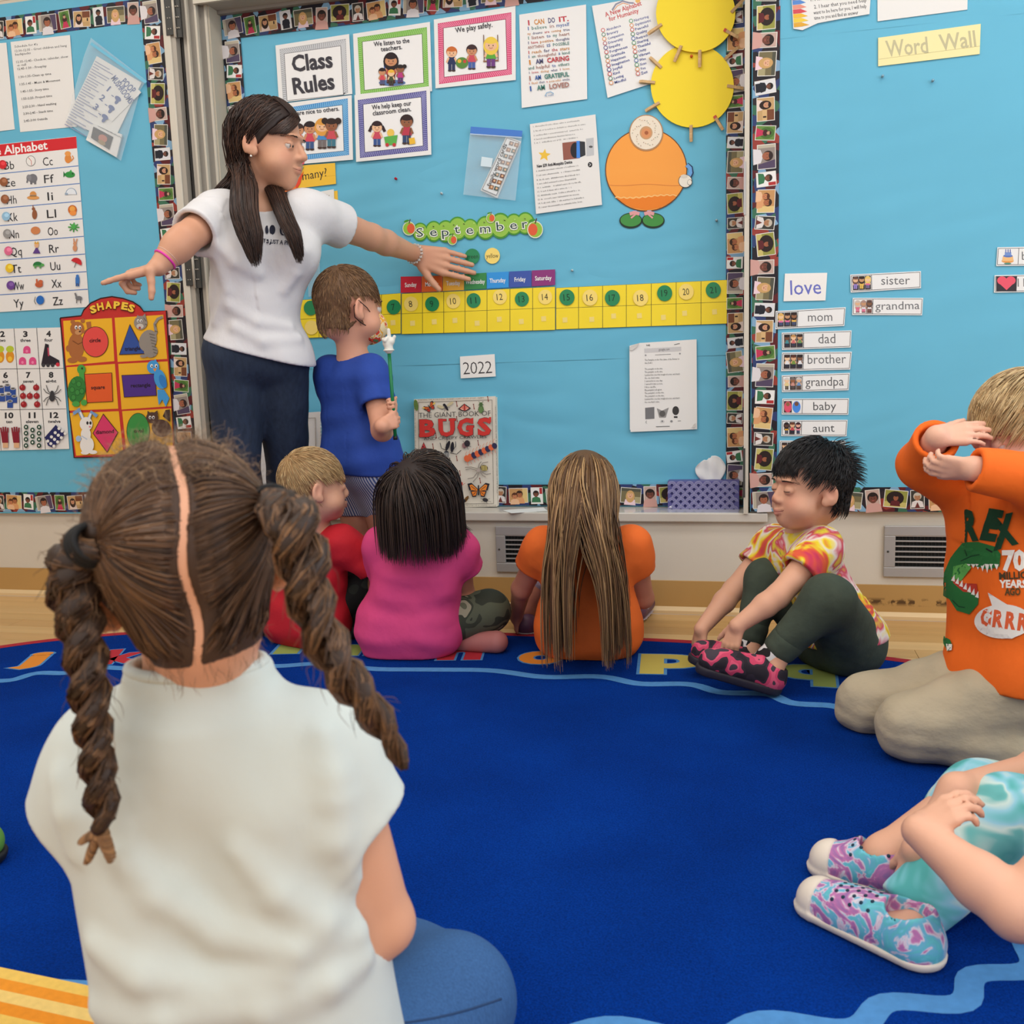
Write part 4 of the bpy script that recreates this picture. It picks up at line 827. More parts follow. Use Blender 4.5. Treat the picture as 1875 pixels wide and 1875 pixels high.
s2 = slab('page', [at(*K8(*q), YC-.0095) for q in [(752, 625), (755, 1200), (1195, 1185), (1228, 1150), (1232, 552), (825, 578)]], .0006, M('white_paper')); set_parent(s2, o, np.mean([at(*K8(*q), YC-.0095) for q in [(752, 625), (755, 1200), (1195, 1185), (1228, 1150), (1232, 552), (825, 578)]], 0)+[0, .0003, 0])
for q in ([(752, 628), (762, 600), (825, 577), (800, 612), (770, 632)], [(1195, 1185), (1222, 1182), (1228, 1150), (1212, 1160)]):
    P = [at(*K8(*p), YC-.013-.002*(i == 2)) for i, p in enumerate(q)][::-1]; s3 = slab('curled_corner', P, .0005, M('paper_back', (216, 212, 206), .7)); set_parent(s3, o, np.mean(P, 0))
y = YC-.0096; d = dr(K8, y); d.poly([(858, 618), (1122, 605), (1122, 636), (860, 648)], (206, 204, 204)); d.text('9:42', 874, 602, 900, 600, 13, (60, 60, 60), .02); d.text('google.com', 962, 634, 1040, 630, 17, (70, 70, 70), 0); d.line([(935, 664), (1048, 658)], 3, (110, 110, 110))
d.line([(1072, 590), (1085, 588), (1098, 584), (1112, 582)], 4, (90, 90, 90)); d.ell(868, 666, 6, 6, (150, 150, 150)); d.ell(1113, 654, 6, 6, (150, 150, 150))
for i, t in enumerate(['The Pumpkin on the Vine (tune of the Farmer in', 'the Dell )', '', 'The pumpkin on the vine,', 'The pumpkin on the vine,', 'I picked the one that weighed a ton, and that\'s', 'the one that\'s mine.', 'I carried it in one day,', 'I carved it into a nose,', 'I lit a candle,', 'My pumpkin\'s all aglow.', 'The pumpkin\'s on the vine,', 'The pumpkin\'s on the vine,', 'I picked the one that weighed a ton, and that\'s', 'the one that\'s mine.']):
    if t: w = 5.35*len(t); yy = 706+i*21.5; d.text(t, 862, yy, 862+w, yy-w*.035, 12.5, (80, 78, 80), 0, res=1)
d.build('lettering', o); d = dr(K8, y)
d.poly([(864, 1042), (930, 1036), (931, 1120), (866, 1124)], (120, 120, 122)); d.poly([(948, 1045), (985, 1062), (1034, 1040), (1012, 1112), (965, 1112)], (150, 148, 146)); d.ell(988, 1084, 22, 22, (96, 94, 92)); d.ell(1083, 1062, 24, 32, (60, 58, 58)); d.rect(1070, 1102, 1096, 1114, (50, 48, 48)); d.ell(988, 1140, 16, 11, (214, 212, 210)); d.ell(987, 1138, 6, 6, (120, 120, 120)); d.line([(876, 1134), (868, 1144), (876, 1154)], 3, (120, 120, 120)); d.ell(1053, 1138, 9, 8, (140, 140, 140)); d.line([(1098, 1136), (1120, 1135)], 4, (130, 130, 130)); d.line([(942, 1177), (1040, 1174)], 4, (70, 70, 70)); d.build('picture', o)

# orange cut-out with a doughnut, glove and shoes
oc = empty('orange_cutout', at(*K5(1030, 1200), YC)); tag(oc, 'big orange fruit cut-out with a doughnut on top, blue arm and green shoes', 'cut-out')
M_OR = ramp_mat('orange_print', [(0, (244, 150, 60)), (.5, (250, 166, 72)), (1, (242, 140, 50))], 1.5, rough=.4)
disc('outline', 1028, 1215, 294, 298, K5, YC-.004, .0008, M('brown_line', (110, 62, 30), .5), oc)
disc('body', 1028, 1215, 287, 291, K5, YC-.005, .001, M_OR, oc)
Yb = YC-.0062
d = dr(K5, Yb); xs = np.linspace(772, 1284, 60); d.poly([(x, 1400+12*math.sin((x-760)/90)+4*math.sin(x/7)) for x in np.linspace(806, 1248, 50)]+[(1200, 1448), (1130, 1484), (1030, 1502), (930, 1484), (862, 1450)], (238, 132, 40)); d.line([(x, 1405+10*math.sin((x-760)/90)+4*math.sin(x/7)) for x in np.linspace(806, 1248, 50)], 9, (250, 196, 120)); d.line([(x, 1322+5*math.sin(x/60)) for x in np.linspace(765, 1270, 40)], 3, (226, 140, 70)); d.build('torn_edge', oc)
disc('doughnut', 1028, 950, 122, 130, K5, YC-.0063, .0015, M('doughnut_edge', (186, 140, 96), .5), oc)
d = dr(K5, YC-.0079); d.ell(1028, 948, 114, 121, (240, 228, 208), n=32); d.ell(1028, 950, 46, 48, (206, 160, 116), n=24); d.ell(1028, 952, 34, 36, (222, 150, 100), n=20); d.ell(1030, 950, 14, 14, (170, 96, 60))
for i in range(34):
    a, r_ = i*2.4, 62+40*((i*37) % 10)/10; d.ell(1028+r_*math.cos(a), 948+r_*1.06*math.sin(a), 5, 2.2, [(150, 110, 90), (200, 160, 120), (130, 140, 120)][i % 3], i*50, n=6)
d.build('icing', oc)
d = dr(K5, YC-.006); d.line([(1318, 1178), (1345, 1200), (1350, 1235), (1330, 1275)], 36, (30, 50, 90)); d.line([(1318, 1180), (1341, 1202), (1345, 1235), (1326, 1270)], 28, (110, 170, 230)); d.ell(1308, 1295, 50, 48, (60, 60, 60), n=26); d.ell(1308, 1295, 46, 44, (240, 234, 220), n=26); d.ell(1340, 1305, 18, 22, (60, 60, 60)); d.ell(1339, 1304, 15, 19, (240, 234, 220)); d.ell(1300, 1262, 26, 14, (220, 214, 200)); d.build('arm', oc)
for s_, cx in ((-1, 918), (1, 1078)):
    e = empty('shoe', (0, 0, 0)); set_parent(e, oc, at(*K5(cx, 1570), YC)); disc('sole', cx, 1578, 82, 56, K5, YC-.004, .0008, M('shoe_line', (20, 44, 26), .4), e, 30); disc('upper', cx, 1574, 74, 46, K5, YC-.005, .0012, M('shoe_green', (52, 140, 52), .3, coat=.5), e, 30)
d = dr(K5, YC-.0066); [(d.line([(x, 1505), (x, 1532)], 30, (130, 180, 230)), d.line([(x-35, 1530), (x, 1520), (x+35, 1530)], 26, (226, 160, 160)), d.line([(x+s_*10, 1530), (x-s_*25, 1560)], 12, (226, 160, 160))) for s_, x in ((1, 945), (-1, 1050))]; d.build('sock', oc)

# zip bag with family word cards
bg = empty('zip_bag', at(*K4(1650, 1170), YC)); tag(bg, 'clear zip bag with blue seal holding family word cards', 'bag')
y = sheet_part('card_stack', K4, [(1745, 972), (1850, 1010), (1680, 1415), (1560, 1360)], YC-.006, .006, M('white_paper'), bg)
d = dr(K4, y); d.poly([(1750, 985), (1840, 1016), (1676, 1400), (1572, 1355)], (70, 70, 70)); d.poly([(1752, 990), (1834, 1018), (1674, 1394), (1578, 1352)], (240, 240, 238))
for i in range(8):
    t = i/7.4; x, yy = 1806-t*150, 1022+t*330
    for j in range(2): d.poly([(x-34+j*36, yy-14+j*10), (x-4+j*36, yy-5+j*10), (x-14+j*36, yy+24+j*10), (x-44+j*36, yy+15+j*10)], [(120, 90, 80), (150, 110, 80), (90, 100, 90)][(i+j) % 3]); d.ell(x-22+j*36, yy+4+j*10, 8, 8, (226, 180, 140))
d.build('picture', bg)
dr(K4, y-.0018).text('family word cards', 1630, 1335, 1752, 1035, 28, (60, 60, 64), 0).build('lettering', bg)
P = [at(*K4(*q), YC-.0135) for q in [(1492, 905), (1862, 935), (1812, 1435), (1438, 1392)]][::-1]; s = slab('plastic_film', P, .0004, M_FILM); set_parent(s, bg, np.mean(P, 0))
d = dr(K4, YC-.014); d.poly([(1492, 905), (1862, 935), (1858, 978), (1488, 955)], (74, 128, 210)); d.line([(1488, 958), (1858, 984)], 7, (190, 214, 240)); d.build('zip_seal', bg)
d = dr(K4, YC-.0137); d.poly([(1570, 1120), (1650, 1132), (1640, 1196), (1562, 1188)], (214, 232, 240)); d.build('white_patch', bg)

# September banner
sb = empty('month_banner', at(*K7(1195, 150), YC)); tag(sb, 'green September banner with cut-out letters and apples', 'banner')
ys_ = [(818, 175, 52), (915, 170, 58), (1000, 170, 62), (1085, 150, 66), (1175, 155, 58), (1285, 145, 66), (1392, 130, 72), (1488, 120, 60), (1570, 112, 62)]
for i, (x, yy, r) in enumerate(ys_):
    disc('green_rim', x, yy, r*1.06, r*1.30, K7, YC-.0045-.0001*(i % 2), .0008, M('green_rim', (70, 150, 50), .45), sb, 24)
    disc('green_panel', x, yy, r*.92, r*1.12, K7, YC-.0056-.0001*(i % 2), .0008, M('green_panel', (150, 198, 74), .45), sb, 24)
d = dr(K7, YC-.0072)
for i in range(60): d.ell(790+(i*97) % 800, 190-(((i*97) % 800)/800)*70+45*math.sin(i*2.1), 6, 6, (180, 220, 110), n=6); d.k -= 1
d.k += 1
for ch, (x, yy, r) in zip('September', ys_): w = 62 if ch != 'm' else 84; w = 46 if ch in 'tr' else w; d.text(ch, x-w/2, yy+38, x+w/2, yy+33, 66, (248, 248, 240), .06)
d.k += 2
for ch, (x, yy, r) in zip('September', ys_): w = 50 if ch != 'm' else 72; w = 36 if ch in 'tr' else w; d.text(ch, x-w/2, yy+36, x+w/2, yy+31, 64, (38, 74, 66), 0)
d.build('lettering', sb)
for x, yy, r in ((738, 150, 44), (1640, 158, 54), (1322, 76, 30), (1048, 232, 32)):
    d = dr(K7, YC-.0085); d.ell(x, yy, r*1.05, r*1.15, (236, 236, 214)); d.ell(x, yy, r*.95, r*1.02, (150, 196, 70)); d.ell(x-r*.3*(1 if x > 1500 else -1), yy, r*.62, r*.8, (226, 96, 60)); d.line([(x, yy-r*.8), (x+r*.2, yy-r*1.5)], r*.16, (90, 60, 40)); d.ell(x-r*.4, yy-r*1.2, r*.45, r*.2, (70, 150, 50), -20); d.build('apple', sb)

# colour name chips
def chip(K, x, y_, r, green, txt, label, Y, tw=.8, th_=.62, grp=None):
    o = disc('paper_chip', x, y_, r, r*1.06, K, Y, .0012, M('chip_green', (34, 136, 84), .35) if green else M('chip_yellow', (251, 222, 118), .4), n=28)
    tag(o, label, 'chip', grp)
    if txt: dr(K, Y-.0013).text(txt, x-r*tw, y_+r*th_*.5, x+r*tw, y_+r*th_*.42, r*th_, (30, 60, 44) if green else (60, 54, 40), 0).build('lettering', o)
    return o
chip(K7, 1190, 350, 53, True, 'green', 'green paper circle with the word green under the teacher\'s fingertips', YC-.005)
chip(K7, 1334, 345, 54, False, 'yellow', 'yellow paper circle with the word yellow below the September banner', YC-.005)

# weekday headings and calendar strips
dy = empty('weekday_strip', at(*K7(1230, 520), YC)); tag(dy, 'rainbow strip of weekday names Sunday to Saturday', 'strip')
tx = [676, 826, 978, 1132, 1292, 1452, 1614, 1784]; yt = [494, 492, 486, 476, 466, 458, 450, 442]; yb = [610, 606, 598, 590, 580, 572, 564, 554]
for i, (nm, col) in enumerate(zip(['Sunday', 'Monday', 'Tuesday', 'Wednesday', 'Thursday', 'Friday', 'Saturday'], [(206, 40, 60), (230, 104, 40), (240, 176, 40), (50, 140, 70), (44, 150, 226), (56, 84, 170), (140, 44, 120)])):
    q = [(tx[i]+2, yt[i]), (tx[i+1]-1, yt[i+1]), (tx[i+1]-1, yb[i+1]), (tx[i]+2, yb[i])]
    P = [at(*K7(*p), YC-.008) for p in q][::-1]; s = slab('day_panel', P, .0009, M('day_%s' % nm, col, .35)); set_parent(s, dy, np.mean(P, 0)+[0, .00045, 0])
    xm = (tx[i]+tx[i+1])/2; ym = (yt[i]+yb[i+1])/2; w = {0: 84, 1: 94, 2: 100, 3: 138, 4: 114, 5: 80, 6: 118}[i]
    dr(K7, YC-.0082).text(nm, xm-w/2, ym+20, xm+w/2, ym+15, 32, (248, 248, 246), .015).build('lettering', dy)
M_CALY = M('calendar_yellow', (250, 222, 44), .4)
def cal(label, Kc, xs, top, mid, bot, K_dots, Y):
    c = empty('calendar_strip', at(*Kc((xs[0]+xs[-1])/2, (mid(xs[0])+mid(xs[-1]))/2), YC)); tag(c, label, 'calendar', 'yellow calendar strips')
    for i in range(len(xs)-1):
        for r, (f0, f1) in enumerate(((top, mid), (mid, bot))):
            q = [(xs[i]+2, f0(xs[i])+1.5), (xs[i+1]-2, f0(xs[i+1])+1.5), (xs[i+1]-2, f1(xs[i+1])-1.5), (xs[i]+2, f1(xs[i])-1.5)]
            P = [at(*Kc(*p), Y-.0011) for p in q][::-1]; s = slab('day_cell', P, .001, M_CALY); set_parent(s, c, np.mean(P, 0)+[0, .0005, 0])
    q = [(xs[0], top(xs[0])), (xs[-1], top(xs[-1])), (xs[-1], bot(xs[-1])), (xs[0], bot(xs[0]))]
    P = [at(*Kc(*p), Y-.0005) for p in q][::-1]; s = slab('grid_backing', P, .0004, M('calendar_lines', (92, 84, 36), .5)); set_parent(s, c, np.mean(P, 0)+[0, .0002, 0])
    for i, (x, yy) in enumerate(K_dots):
        P = [at(*Kc(x+dx, yy+dy), Y-.0018) for dx, dy in ((-17, -17), (17, -20), (19, 16), (-15, 19))][::-1]; s = slab('velcro_dot', P, .0006, M('velcro', (246, 222, 130), .8)); set_parent(s, c, np.mean(P, 0)+[0, .0003, 0])
    return c
ln = lambda x0, y0, x1, y1: (lambda x: y0+(y1-y0)*(x-x0)/(x1-x0))
cal('middle yellow calendar strip under the weekday names', K7, [684, 834, 986, 1138, 1296, 1460, 1622, 1784], ln(684, 616, 1784, 566), ln(684, 760, 1784, 716), ln(684, 906, 1784, 876), [(762, 828), (917, 818), (1065, 808), (1224, 828), (1382, 800), (1540, 816), (1700, 796)], YC-.006)
cal('left yellow calendar strip behind the teacher and the boy in blue', K7, [-206, -56, 94, 244, 394, 540, 680], ln(94, 652, 680, 612), ln(94, 792, 680, 758), ln(94, 930, 680, 902), [(622, 824), (460, 830), (320, 838)], YC-.005)
cal('right yellow calendar strip with chips 15 to 21', K8, [226, 388, 560, 730, 908, 1086, 1264, 1450], ln(226, 184, 1450, 126), ln(226, 330, 1450, 284), ln(226, 482, 1450, 440), [(290, 414), (482, 410), (638, 386), (822, 384), (994, 396), (1146, 366), (1360, 356)], YC-.005)
NUM = dict(zip('7 8 9 10 11 12 13 14 15 16 17 18 19 20 21'.split(), 'seven eight nine ten eleven twelve thirteen fourteen fifteen sixteen seventeen eighteen nineteen twenty twenty-one'.split()))
for t, x, yy, g in (('7', 628, 712, 1), ('8', 752, 690, 0), ('9', 903, 690, 1), ('10', 1055, 670, 0), ('11', 1200, 665, 1), ('12', 1388, 640, 0), ('13', 1545, 655, 1), ('14', 1712, 640, 0)):
    chip(K7, x, yy, 50, g, t, ('green' if g else 'pale yellow')+' paper circle with the number '+NUM[t]+' '+('left of the weekday columns' if t == '7' else 'under '+['Sunday', 'Monday', 'Tuesday', 'Wednesday', 'Thursday', 'Friday', 'Saturday'][int(t)-8]), YC-.0075, .18*len(t)+.06, .95, 'numbered calendar chips')
chip(K7, 35, 718, 50, 1, '', 'blank edge of a green calendar chip beside the teacher\'s shirt', YC-.0075)
chip(K7, 150, 845, 50, 1, '22', 'green paper circle in the lower calendar row beside the boy in blue', YC-.0075, .4, .95)
chip(K7, 40, 858, 48, 0, '', 'pale yellow calendar chip in the lower row beside the teacher\'s shirt', YC-.0075)
for t, x, yy, g in (('15', 305, 252, 1), ('16', 470, 254, 0), ('17', 630, 256, 1), ('18', 832, 256, 0), ('19', 1004, 222, 1), ('20', 1158, 212, 0), ('21', 1352, 200, 1)):
    chip(K8, x, yy, 54, g, t, ('green' if g else 'pale yellow')+' paper circle with the number '+NUM[t]+' on the right calendar strip', YC-.0075, .42, .9, 'numbered calendar chips')
o, y = sheet('year_card', 'white card with the handwritten year 2022', 'card', K7, [(1102, 1066), (1350, 1048), (1358, 1208), (1108, 1222)], YC-.005, M('white_card', (244, 241, 236), .6), .0015)
[dr(K7, y).text(ch, 1126+53*i, 1194-2.5*i, 1174+53*i, 1192-2.5*i, 92, (66, 60, 62), -.012).build('digit', o) for i, ch in enumerate('2022')]
# push pins and staples
for i, (K, x, yy, col, lab) in enumerate([(K4, 960, 1280, (200, 40, 60), 'red push pin in the blue paper below the class rules'), (K4, 1287, 1385, (200, 220, 226), 'clear push pin left of the zip bag of word cards'), (K8, 345, 60, (190, 220, 226), 'clear push pin right of the Saturday heading'), (K5, 1532, 1578, (170, 200, 210), 'clear push pin right of the orange cut-out')]):
    p = empty('push_pin', at(*K(x, yy), YC)); tag(p, lab, 'push pin'); mt = M('pin_%d' % i, col, .25)
    q = at(*K(x, yy), YC-.004)
    tube('pin_head', [q, q+[0, -.003, 0], q+[0, -.004, 0], q+[0, -.009, 0], q+[0, -.010, 0]], [.004, .004, .0025, .003, .0045], mt, p); tube('pin_point', [q+[0, .006, 0], q], .0006, M_STEEL, p, 5)
for i, (x, yy, lab) in enumerate([(862, 548, 'left'), (1220, 580, 'right')]):
    p = empty('push_pin', at(*K6(x, yy), YR)); tag(p, 'clear push pin, the '+lab+' one of two below the Word Wall card', 'push pin')
    q = at(*K6(x, yy), YR-.002); tube('pin_head', [q, q+[0, -.003, 0], q+[0, -.004, 0], q+[0, -.009, 0], q+[0, -.010, 0]], [.004, .004, .0025, .003, .0045], M('pin_clear', (150, 200, 224), .2), p); tube('pin_point', [q+[0, .004, 0], q], .0006, M_STEEL, p, 5)

# ---- right board
o, y = sheet('pencil_border_sheet', 'white sheet with coloured pencils printed down its left side, top right', 'paper', K6, [(205, -150), (790, -200), (770, 100), (560, 135), (400, 165), (290, 215), (225, 205)], YR-.001, M('white_paper'), .004)
d = dr(K6, y)
for i in range(9): d.poly([(212+i*2, -90+i*32), (268+i*2, -96+i*32), (300+i*5, -78+i*32), (268+i*2, -66+i*32), (214+i*2, -60+i*32)], [(70, 110, 190), (60, 90, 170), (50, 80, 160), (90, 140, 210), (230, 150, 130), (214, 80, 90), (240, 190, 60), (240, 206, 70), (226, 170, 60)][i])
d.build('picture', o); d = dr(K6, y)
for i, (t, x0, x1, yy) in enumerate([('when the day is too hard for', 380, 730, -30), ('1. I know where my work is', 350, 730, 10), ('2. I hear that you need help', 375, 750, 62), ('want to be here for you, I will help', 370, 750, 104), ('time to you and find an answer', 375, 690, 142)]): d.text(t, x0, yy, x1, yy-(x1-x0)*.13, 27, (70, 70, 76), .006, res=1)
d.build('lettering', o)
o, y = sheet('blank_sheet', 'blank white sheet above the Word Wall card', 'paper', K6, [(825, -260), (1478, -330), (1470, 68), (828, 152)], YR-.001, M('white_paper'), .002)
o, y = sheet('title_card', 'pale yellow strip with the pencilled title Word Wall', 'card', K6, [(832, 270), (1566, 170), (1558, 386), (832, 474)], YR-.001, M('pale_yellow_card', (246, 232, 172), .6), .002)
dr(K6, y).text('Word', 892, 406, 1192, 376, 118, (196, 188, 150), .015).build('lettering', o); dr(K6, y).text('Wall', 1275, 362, 1535, 330, 118, (196, 188, 150), .015).build('lettering', o); dr(K6, y).line([(835, 424), (1560, 330)], 3, (196, 186, 130)).build('rule_line', o)
o, y = sheet('word_card', 'white card with the word love in blue marker', 'card', R1, [(165, 238), (468, 232), (455, 430), (155, 436)], YR-.001, M('white_card'), .0015)
dr(R1, y).text('love', 205, 390, 425, 382, 108, (110, 116, 196), .004).build('lettering', o)
def wcard(word, q, split, tx, ty, tw, h, kids, desc, tcol=(110, 110, 112)):
    o, y = sheet('word_card', desc, 'card', R1, q, YR-.0015, M_LAM, .0012, 'family word cards')
    q = np.array(q, float); d = dr(R1, y)
    f = lambda u, v: tuple(q[0]*(1-u)*(1-v)+q[1]*u*(1-v)+q[2]*u*v+q[3]*(1-u)*v)
    for a, b in (((.015, .07), (.985, .07)), ((.985, .07), (.985, .93)), ((.985, .93), (.015, .93)), ((.015, .93), (.015, .07)), ((split, .07), (split, .93))): d.line([f(*a), f(*b)], 3.5, (70, 70, 72))
    n = len(kids); u0, u1 = .03, split-.01
    for i, (sk, hr, sh, pn, stl, bg) in enumerate(kids):
        a, b = u0+(u1-u0)*i/n+.003, u0+(u1-u0)*(i+1)/n-.003
        if bg: d.poly([f(a, .12), f(b, .12), f(b, .88), f(a, .88)], bg)
        c0 = f((a+b)/2, .14); c1 = f((a+b)/2, .86); kid(d, c0[0], c0[1], c1[1]-c0[1], sk, hr, sh, pn, stl, False)
    d.build('picture', o); dr(R1, y).text(word, tx, ty, tx+tw, ty-tw*.02, h, tcol, 0).build('lettering', o); return o
DK = (52, 48, 50); W = None
wcard('sister', [(632, 245), (1138, 220), (1138, 342), (636, 374)], .30, 854, 318, 206, 64, [((226, 180, 140), (110, 80, 70), (150, 130, 200), (150, 130, 200), 1, DK), ((200, 150, 110), (50, 36, 34), (230, 190, 90), (230, 190, 90), 1, DK), ((240, 200, 160), (236, 200, 110), (226, 110, 150), (120, 110, 150), 1, DK)], 'word card reading sister with three girls')
wcard('grandma', [(650, 412), (1154, 412), (1146, 536), (646, 534)], .29, 812, 498, 316, 60, [((226, 180, 140), (206, 190, 180), (220, 110, 140), (220, 110, 140), 1, W), ((200, 150, 110), (170, 140, 130), (230, 230, 240), (226, 120, 150), 1, W), ((130, 90, 66), (90, 70, 66), (230, 226, 226), (120, 80, 76), 1, (150, 120, 114))], 'word card reading grandma with three older women')
wcard('mom', [(98, 506), (600, 478), (590, 612), (95, 636)], .32, 330, 580, 174, 66, [((240, 200, 160), (226, 180, 100), (226, 120, 170), (70, 84, 120), 1, DK), ((200, 150, 110), (60, 40, 36), (226, 110, 160), (70, 84, 120), 1, DK), ((150, 100, 70), (50, 36, 34), (236, 190, 90), (70, 84, 120), 1, DK)], 'word card reading mom with three women')
wcard('dad', [(142, 660), (642, 644), (636, 766), (144, 784)], .315, 404, 738, 122, 72, [((120, 80, 60), (40, 30, 30), (70, 140, 150), (40, 50, 70), 0, DK), ((240, 200, 160), (200, 150, 90), (206, 110, 110), (60, 60, 80), 0, DK), ((200, 150, 110), (60, 40, 36), (110, 150, 90), (40, 50, 70), 0, DK)], 'word card reading dad with three men')
wcard('brother', [(144, 802), (644, 796), (632, 924), (138, 936)], .315, 328, 884, 274, 68, [((240, 200, 160), (60, 40, 36), (230, 230, 232), (40, 44, 60), 0, DK), ((220, 170, 130), (90, 50, 36), (120, 150, 70), (40, 44, 60), 0, DK), ((130, 90, 66), (40, 30, 30), (230, 230, 232), (40, 44, 60), 0, DK)], 'word card reading brother with three boys')
wcard('grandpa', [(142, 966), (630, 948), (620, 1072), (144, 1086)], .305, 312, 1044, 274, 66, [((240, 200, 160), (214, 206, 200), (230, 210, 150), (90, 80, 60), 0, W), ((150, 100, 70), (120, 110, 106), (206, 150, 140), (90, 80, 76), 0, DK), ((226, 180, 140), (206, 200, 196), (110, 150, 200), (90, 70, 60), 0, (110, 104, 100))], 'word card reading grandpa with three older men', (96, 96, 98))
o = wcard('baby', [(146, 1132), (624, 1130), (618, 1248), (142, 1246)], .305, 368, 1216, 164, 62, [], 'word card reading baby with two swaddled babies', (90, 90, 92))
d = dr(R1, YR-.0029); d.rect(158, 1150, 214, 1232, (60, 40, 44)); d.ell(186, 1192, 27, 40, (226, 84, 110)); d.ell(186, 1172, 14, 15, (150, 100, 70)); d.ell(248, 1192, 29, 42, (74, 140, 226)); d.ell(248, 1170, 15, 16, (120, 80, 60)); d.build('picture', o)
wcard('aunt', [(142, 1286), (614, 1284), (606, 1402), (138, 1400)], .305, 366, 1372, 154, 60, [((90, 60, 50), (40, 30, 30), (226, 170, 60), (60, 70, 90), 1, W), ((226, 180, 140), (110, 60, 40), (200, 70, 80), (40, 44, 60), 0, DK), ((226, 170, 150), (60, 30, 40), (226, 140, 160), (50, 60, 90), 1, W)], 'word card reading aunt with three women', (80, 80, 82))
wcard('uncle', [(128, 1432), (598, 1434), (592, 1555), (122, 1550)], .305, 346, 1502, 164, 60, [((226, 180, 140), (60, 40, 36), (120, 120, 130), (50, 54, 60), 0, DK), ((130, 90, 66), (40, 30, 30), (60, 150, 140), (40, 44, 60), 0, DK), ((226, 180, 140), (214, 90, 60), (206, 60, 60), (40, 44, 60), 0, DK)], 'word card reading uncle, half hidden by the black-haired boy', (80, 80, 82))
wcard('cousin', [(118, 1586), (588, 1592), (582, 1706), (114, 1700)], .305, 340, 1662, 190, 58, [((226, 180, 140), (60, 40, 36), (90, 130, 190), (50, 54, 60), 0, W), ((150, 100, 70), (50, 36, 34), (214, 110, 140), (60, 60, 90), 1, W)], 'lowest family word card, hidden behind the black-haired boy', (80, 80, 82))
o = wcard('birthday', [(1685, 50), (2190, 40), (2186, 178), (1676, 184)], .305, 1860, 140, 300, 62, [], 'word card with a birthday cake, cut off by the right edge', (110, 110, 112))
d = dr(R1, YR-.0029); d.ell(1758, 148, 44, 14, (230, 150, 70)); d.poly([(1725, 112), (1795, 112), (1802, 150), (1716, 150)], (240, 190, 130)); d.ell(1760, 112, 34, 10, (90, 120, 190)); d.rect(1738, 86, 1784, 110, (120, 150, 210)); [d.rect(x, 64, x+6, 88, (70, 90, 170)) for x in (1742, 1758, 1774)]; d.ell(1758, 166, 26, 6, (90, 150, 130)); d.build('picture', o)
o = wcard('I love you', [(1665, 250), (2170, 240), (2166, 366), (1660, 374)], .315, 1830, 332, 310, 62, [], 'word card with a red heart, cut off by the right edge', (110, 110, 112))
d = dr(R1, YR-.0029); d.rect(1676, 258, 1822, 366, (56, 50, 56)); d.ell(1718, 288, 35, 30, (236, 90, 110)); d.ell(1780, 288, 35, 30, (236, 90, 110)); d.poly([(1684, 296), (1814, 296), (1750, 356)], (236, 90, 110)); d.build('picture', o)
# ------------------------------------------------------------------ sculpting: smooth unions of limbs turned into one skin
def V3(*a): return np.array(a, float)
def nrm(v): v = np.asarray(v, float); return v/(np.linalg.norm(v)+1e-12)
def rotm(axis, deg):
    return np.array(Matrix.Rotation(math.radians(deg), 3, Vector(axis)))
CB = [None]   # box of the points being evaluated, lets far-away limbs be skipped
class Node:
    def __init__(s, fn, lo, hi): s.fn, s.lo, s.hi = fn, np.asarray(lo, float), np.asarray(hi, float); s.b = (*s.lo.tolist(), *s.hi.tolist())
    def __call__(s, P):
        if CB[0] is not None:
            c, b = CB[0], s.b
            q = max(b[0]-c[3], c[0]-b[3], b[1]-c[4], c[1]-b[4], b[2]-c[5], c[2]-b[5])
            return s.fn(P) if q < .03 else np.full(len(P), q+.01)
        q = np.maximum(np.maximum(s.lo-P, P-s.hi), 0); d = np.sqrt((q*q).sum(1)); k = d < .03
        out = d+.02
        if k.all(): return s.fn(P)
        if k.any(): out[k] = s.fn(P[k])
        return out
def boxed(f, P, pad=0.0):
    """evaluate f over P in small spatial batches"""
    return gather(f, P, f)
def gather(f, P, g, size=.07):
    key = np.floor((P-P.min(0))/size).astype(np.int64); key = (key[:, 0]*4096+key[:, 1])*4096+key[:, 2]
    o = np.argsort(key, kind='stable'); ks = key[o]; cutp = np.flatnonzero(np.diff(ks))+1; out = None
    for idx in np.split(o, cutp):
        Q = P[idx]; lo, hi = Q.min(0)-.001, Q.max(0)+.001; CB[0] = (*lo.tolist(), *hi.tolist()); v = g(Q)
        if out is None: out = np.empty((len(P),)+v.shape[1:])
        out[idx] = v
    CB[0] = None; return out
def cone(a, b, ra, rb=None):
    a, b = np.asarray(a, float), np.asarray(b, float); rb = ra if rb is None else rb; ba = b-a; l2 = max(ba@ba, 1e-12); R = max(ra, rb)
    def fn(P):
        pa = P-a; h = np.clip(pa@ba/l2, 0, 1); return np.sqrt(((pa-h[:, None]*ba)**2).sum(1))-(ra+(rb-ra)*h)
    return Node(fn, np.minimum(a, b)-R, np.maximum(a, b)+R)
def ell(c, r, R=None):
    c, r = np.asarray(c, float), np.asarray(r, float); m = r.max()
    def fn(P):
        q = P-c
        if R is not None: q = q@R
        a = q/r; k0 = np.sqrt((a*a).sum(1)); b = a/r; k1 = np.sqrt((b*b).sum(1))+1e-9
        return k0*(k0-1)/k1
    return Node(fn, c-m, c+m)
def smin(a, b, k):
    if k <= 0: return np.minimum(a, b)
    h = np.clip(.5+.5*(b-a)/k, 0, 1); return b*(1-h)+a*h-k*h*(1-h)
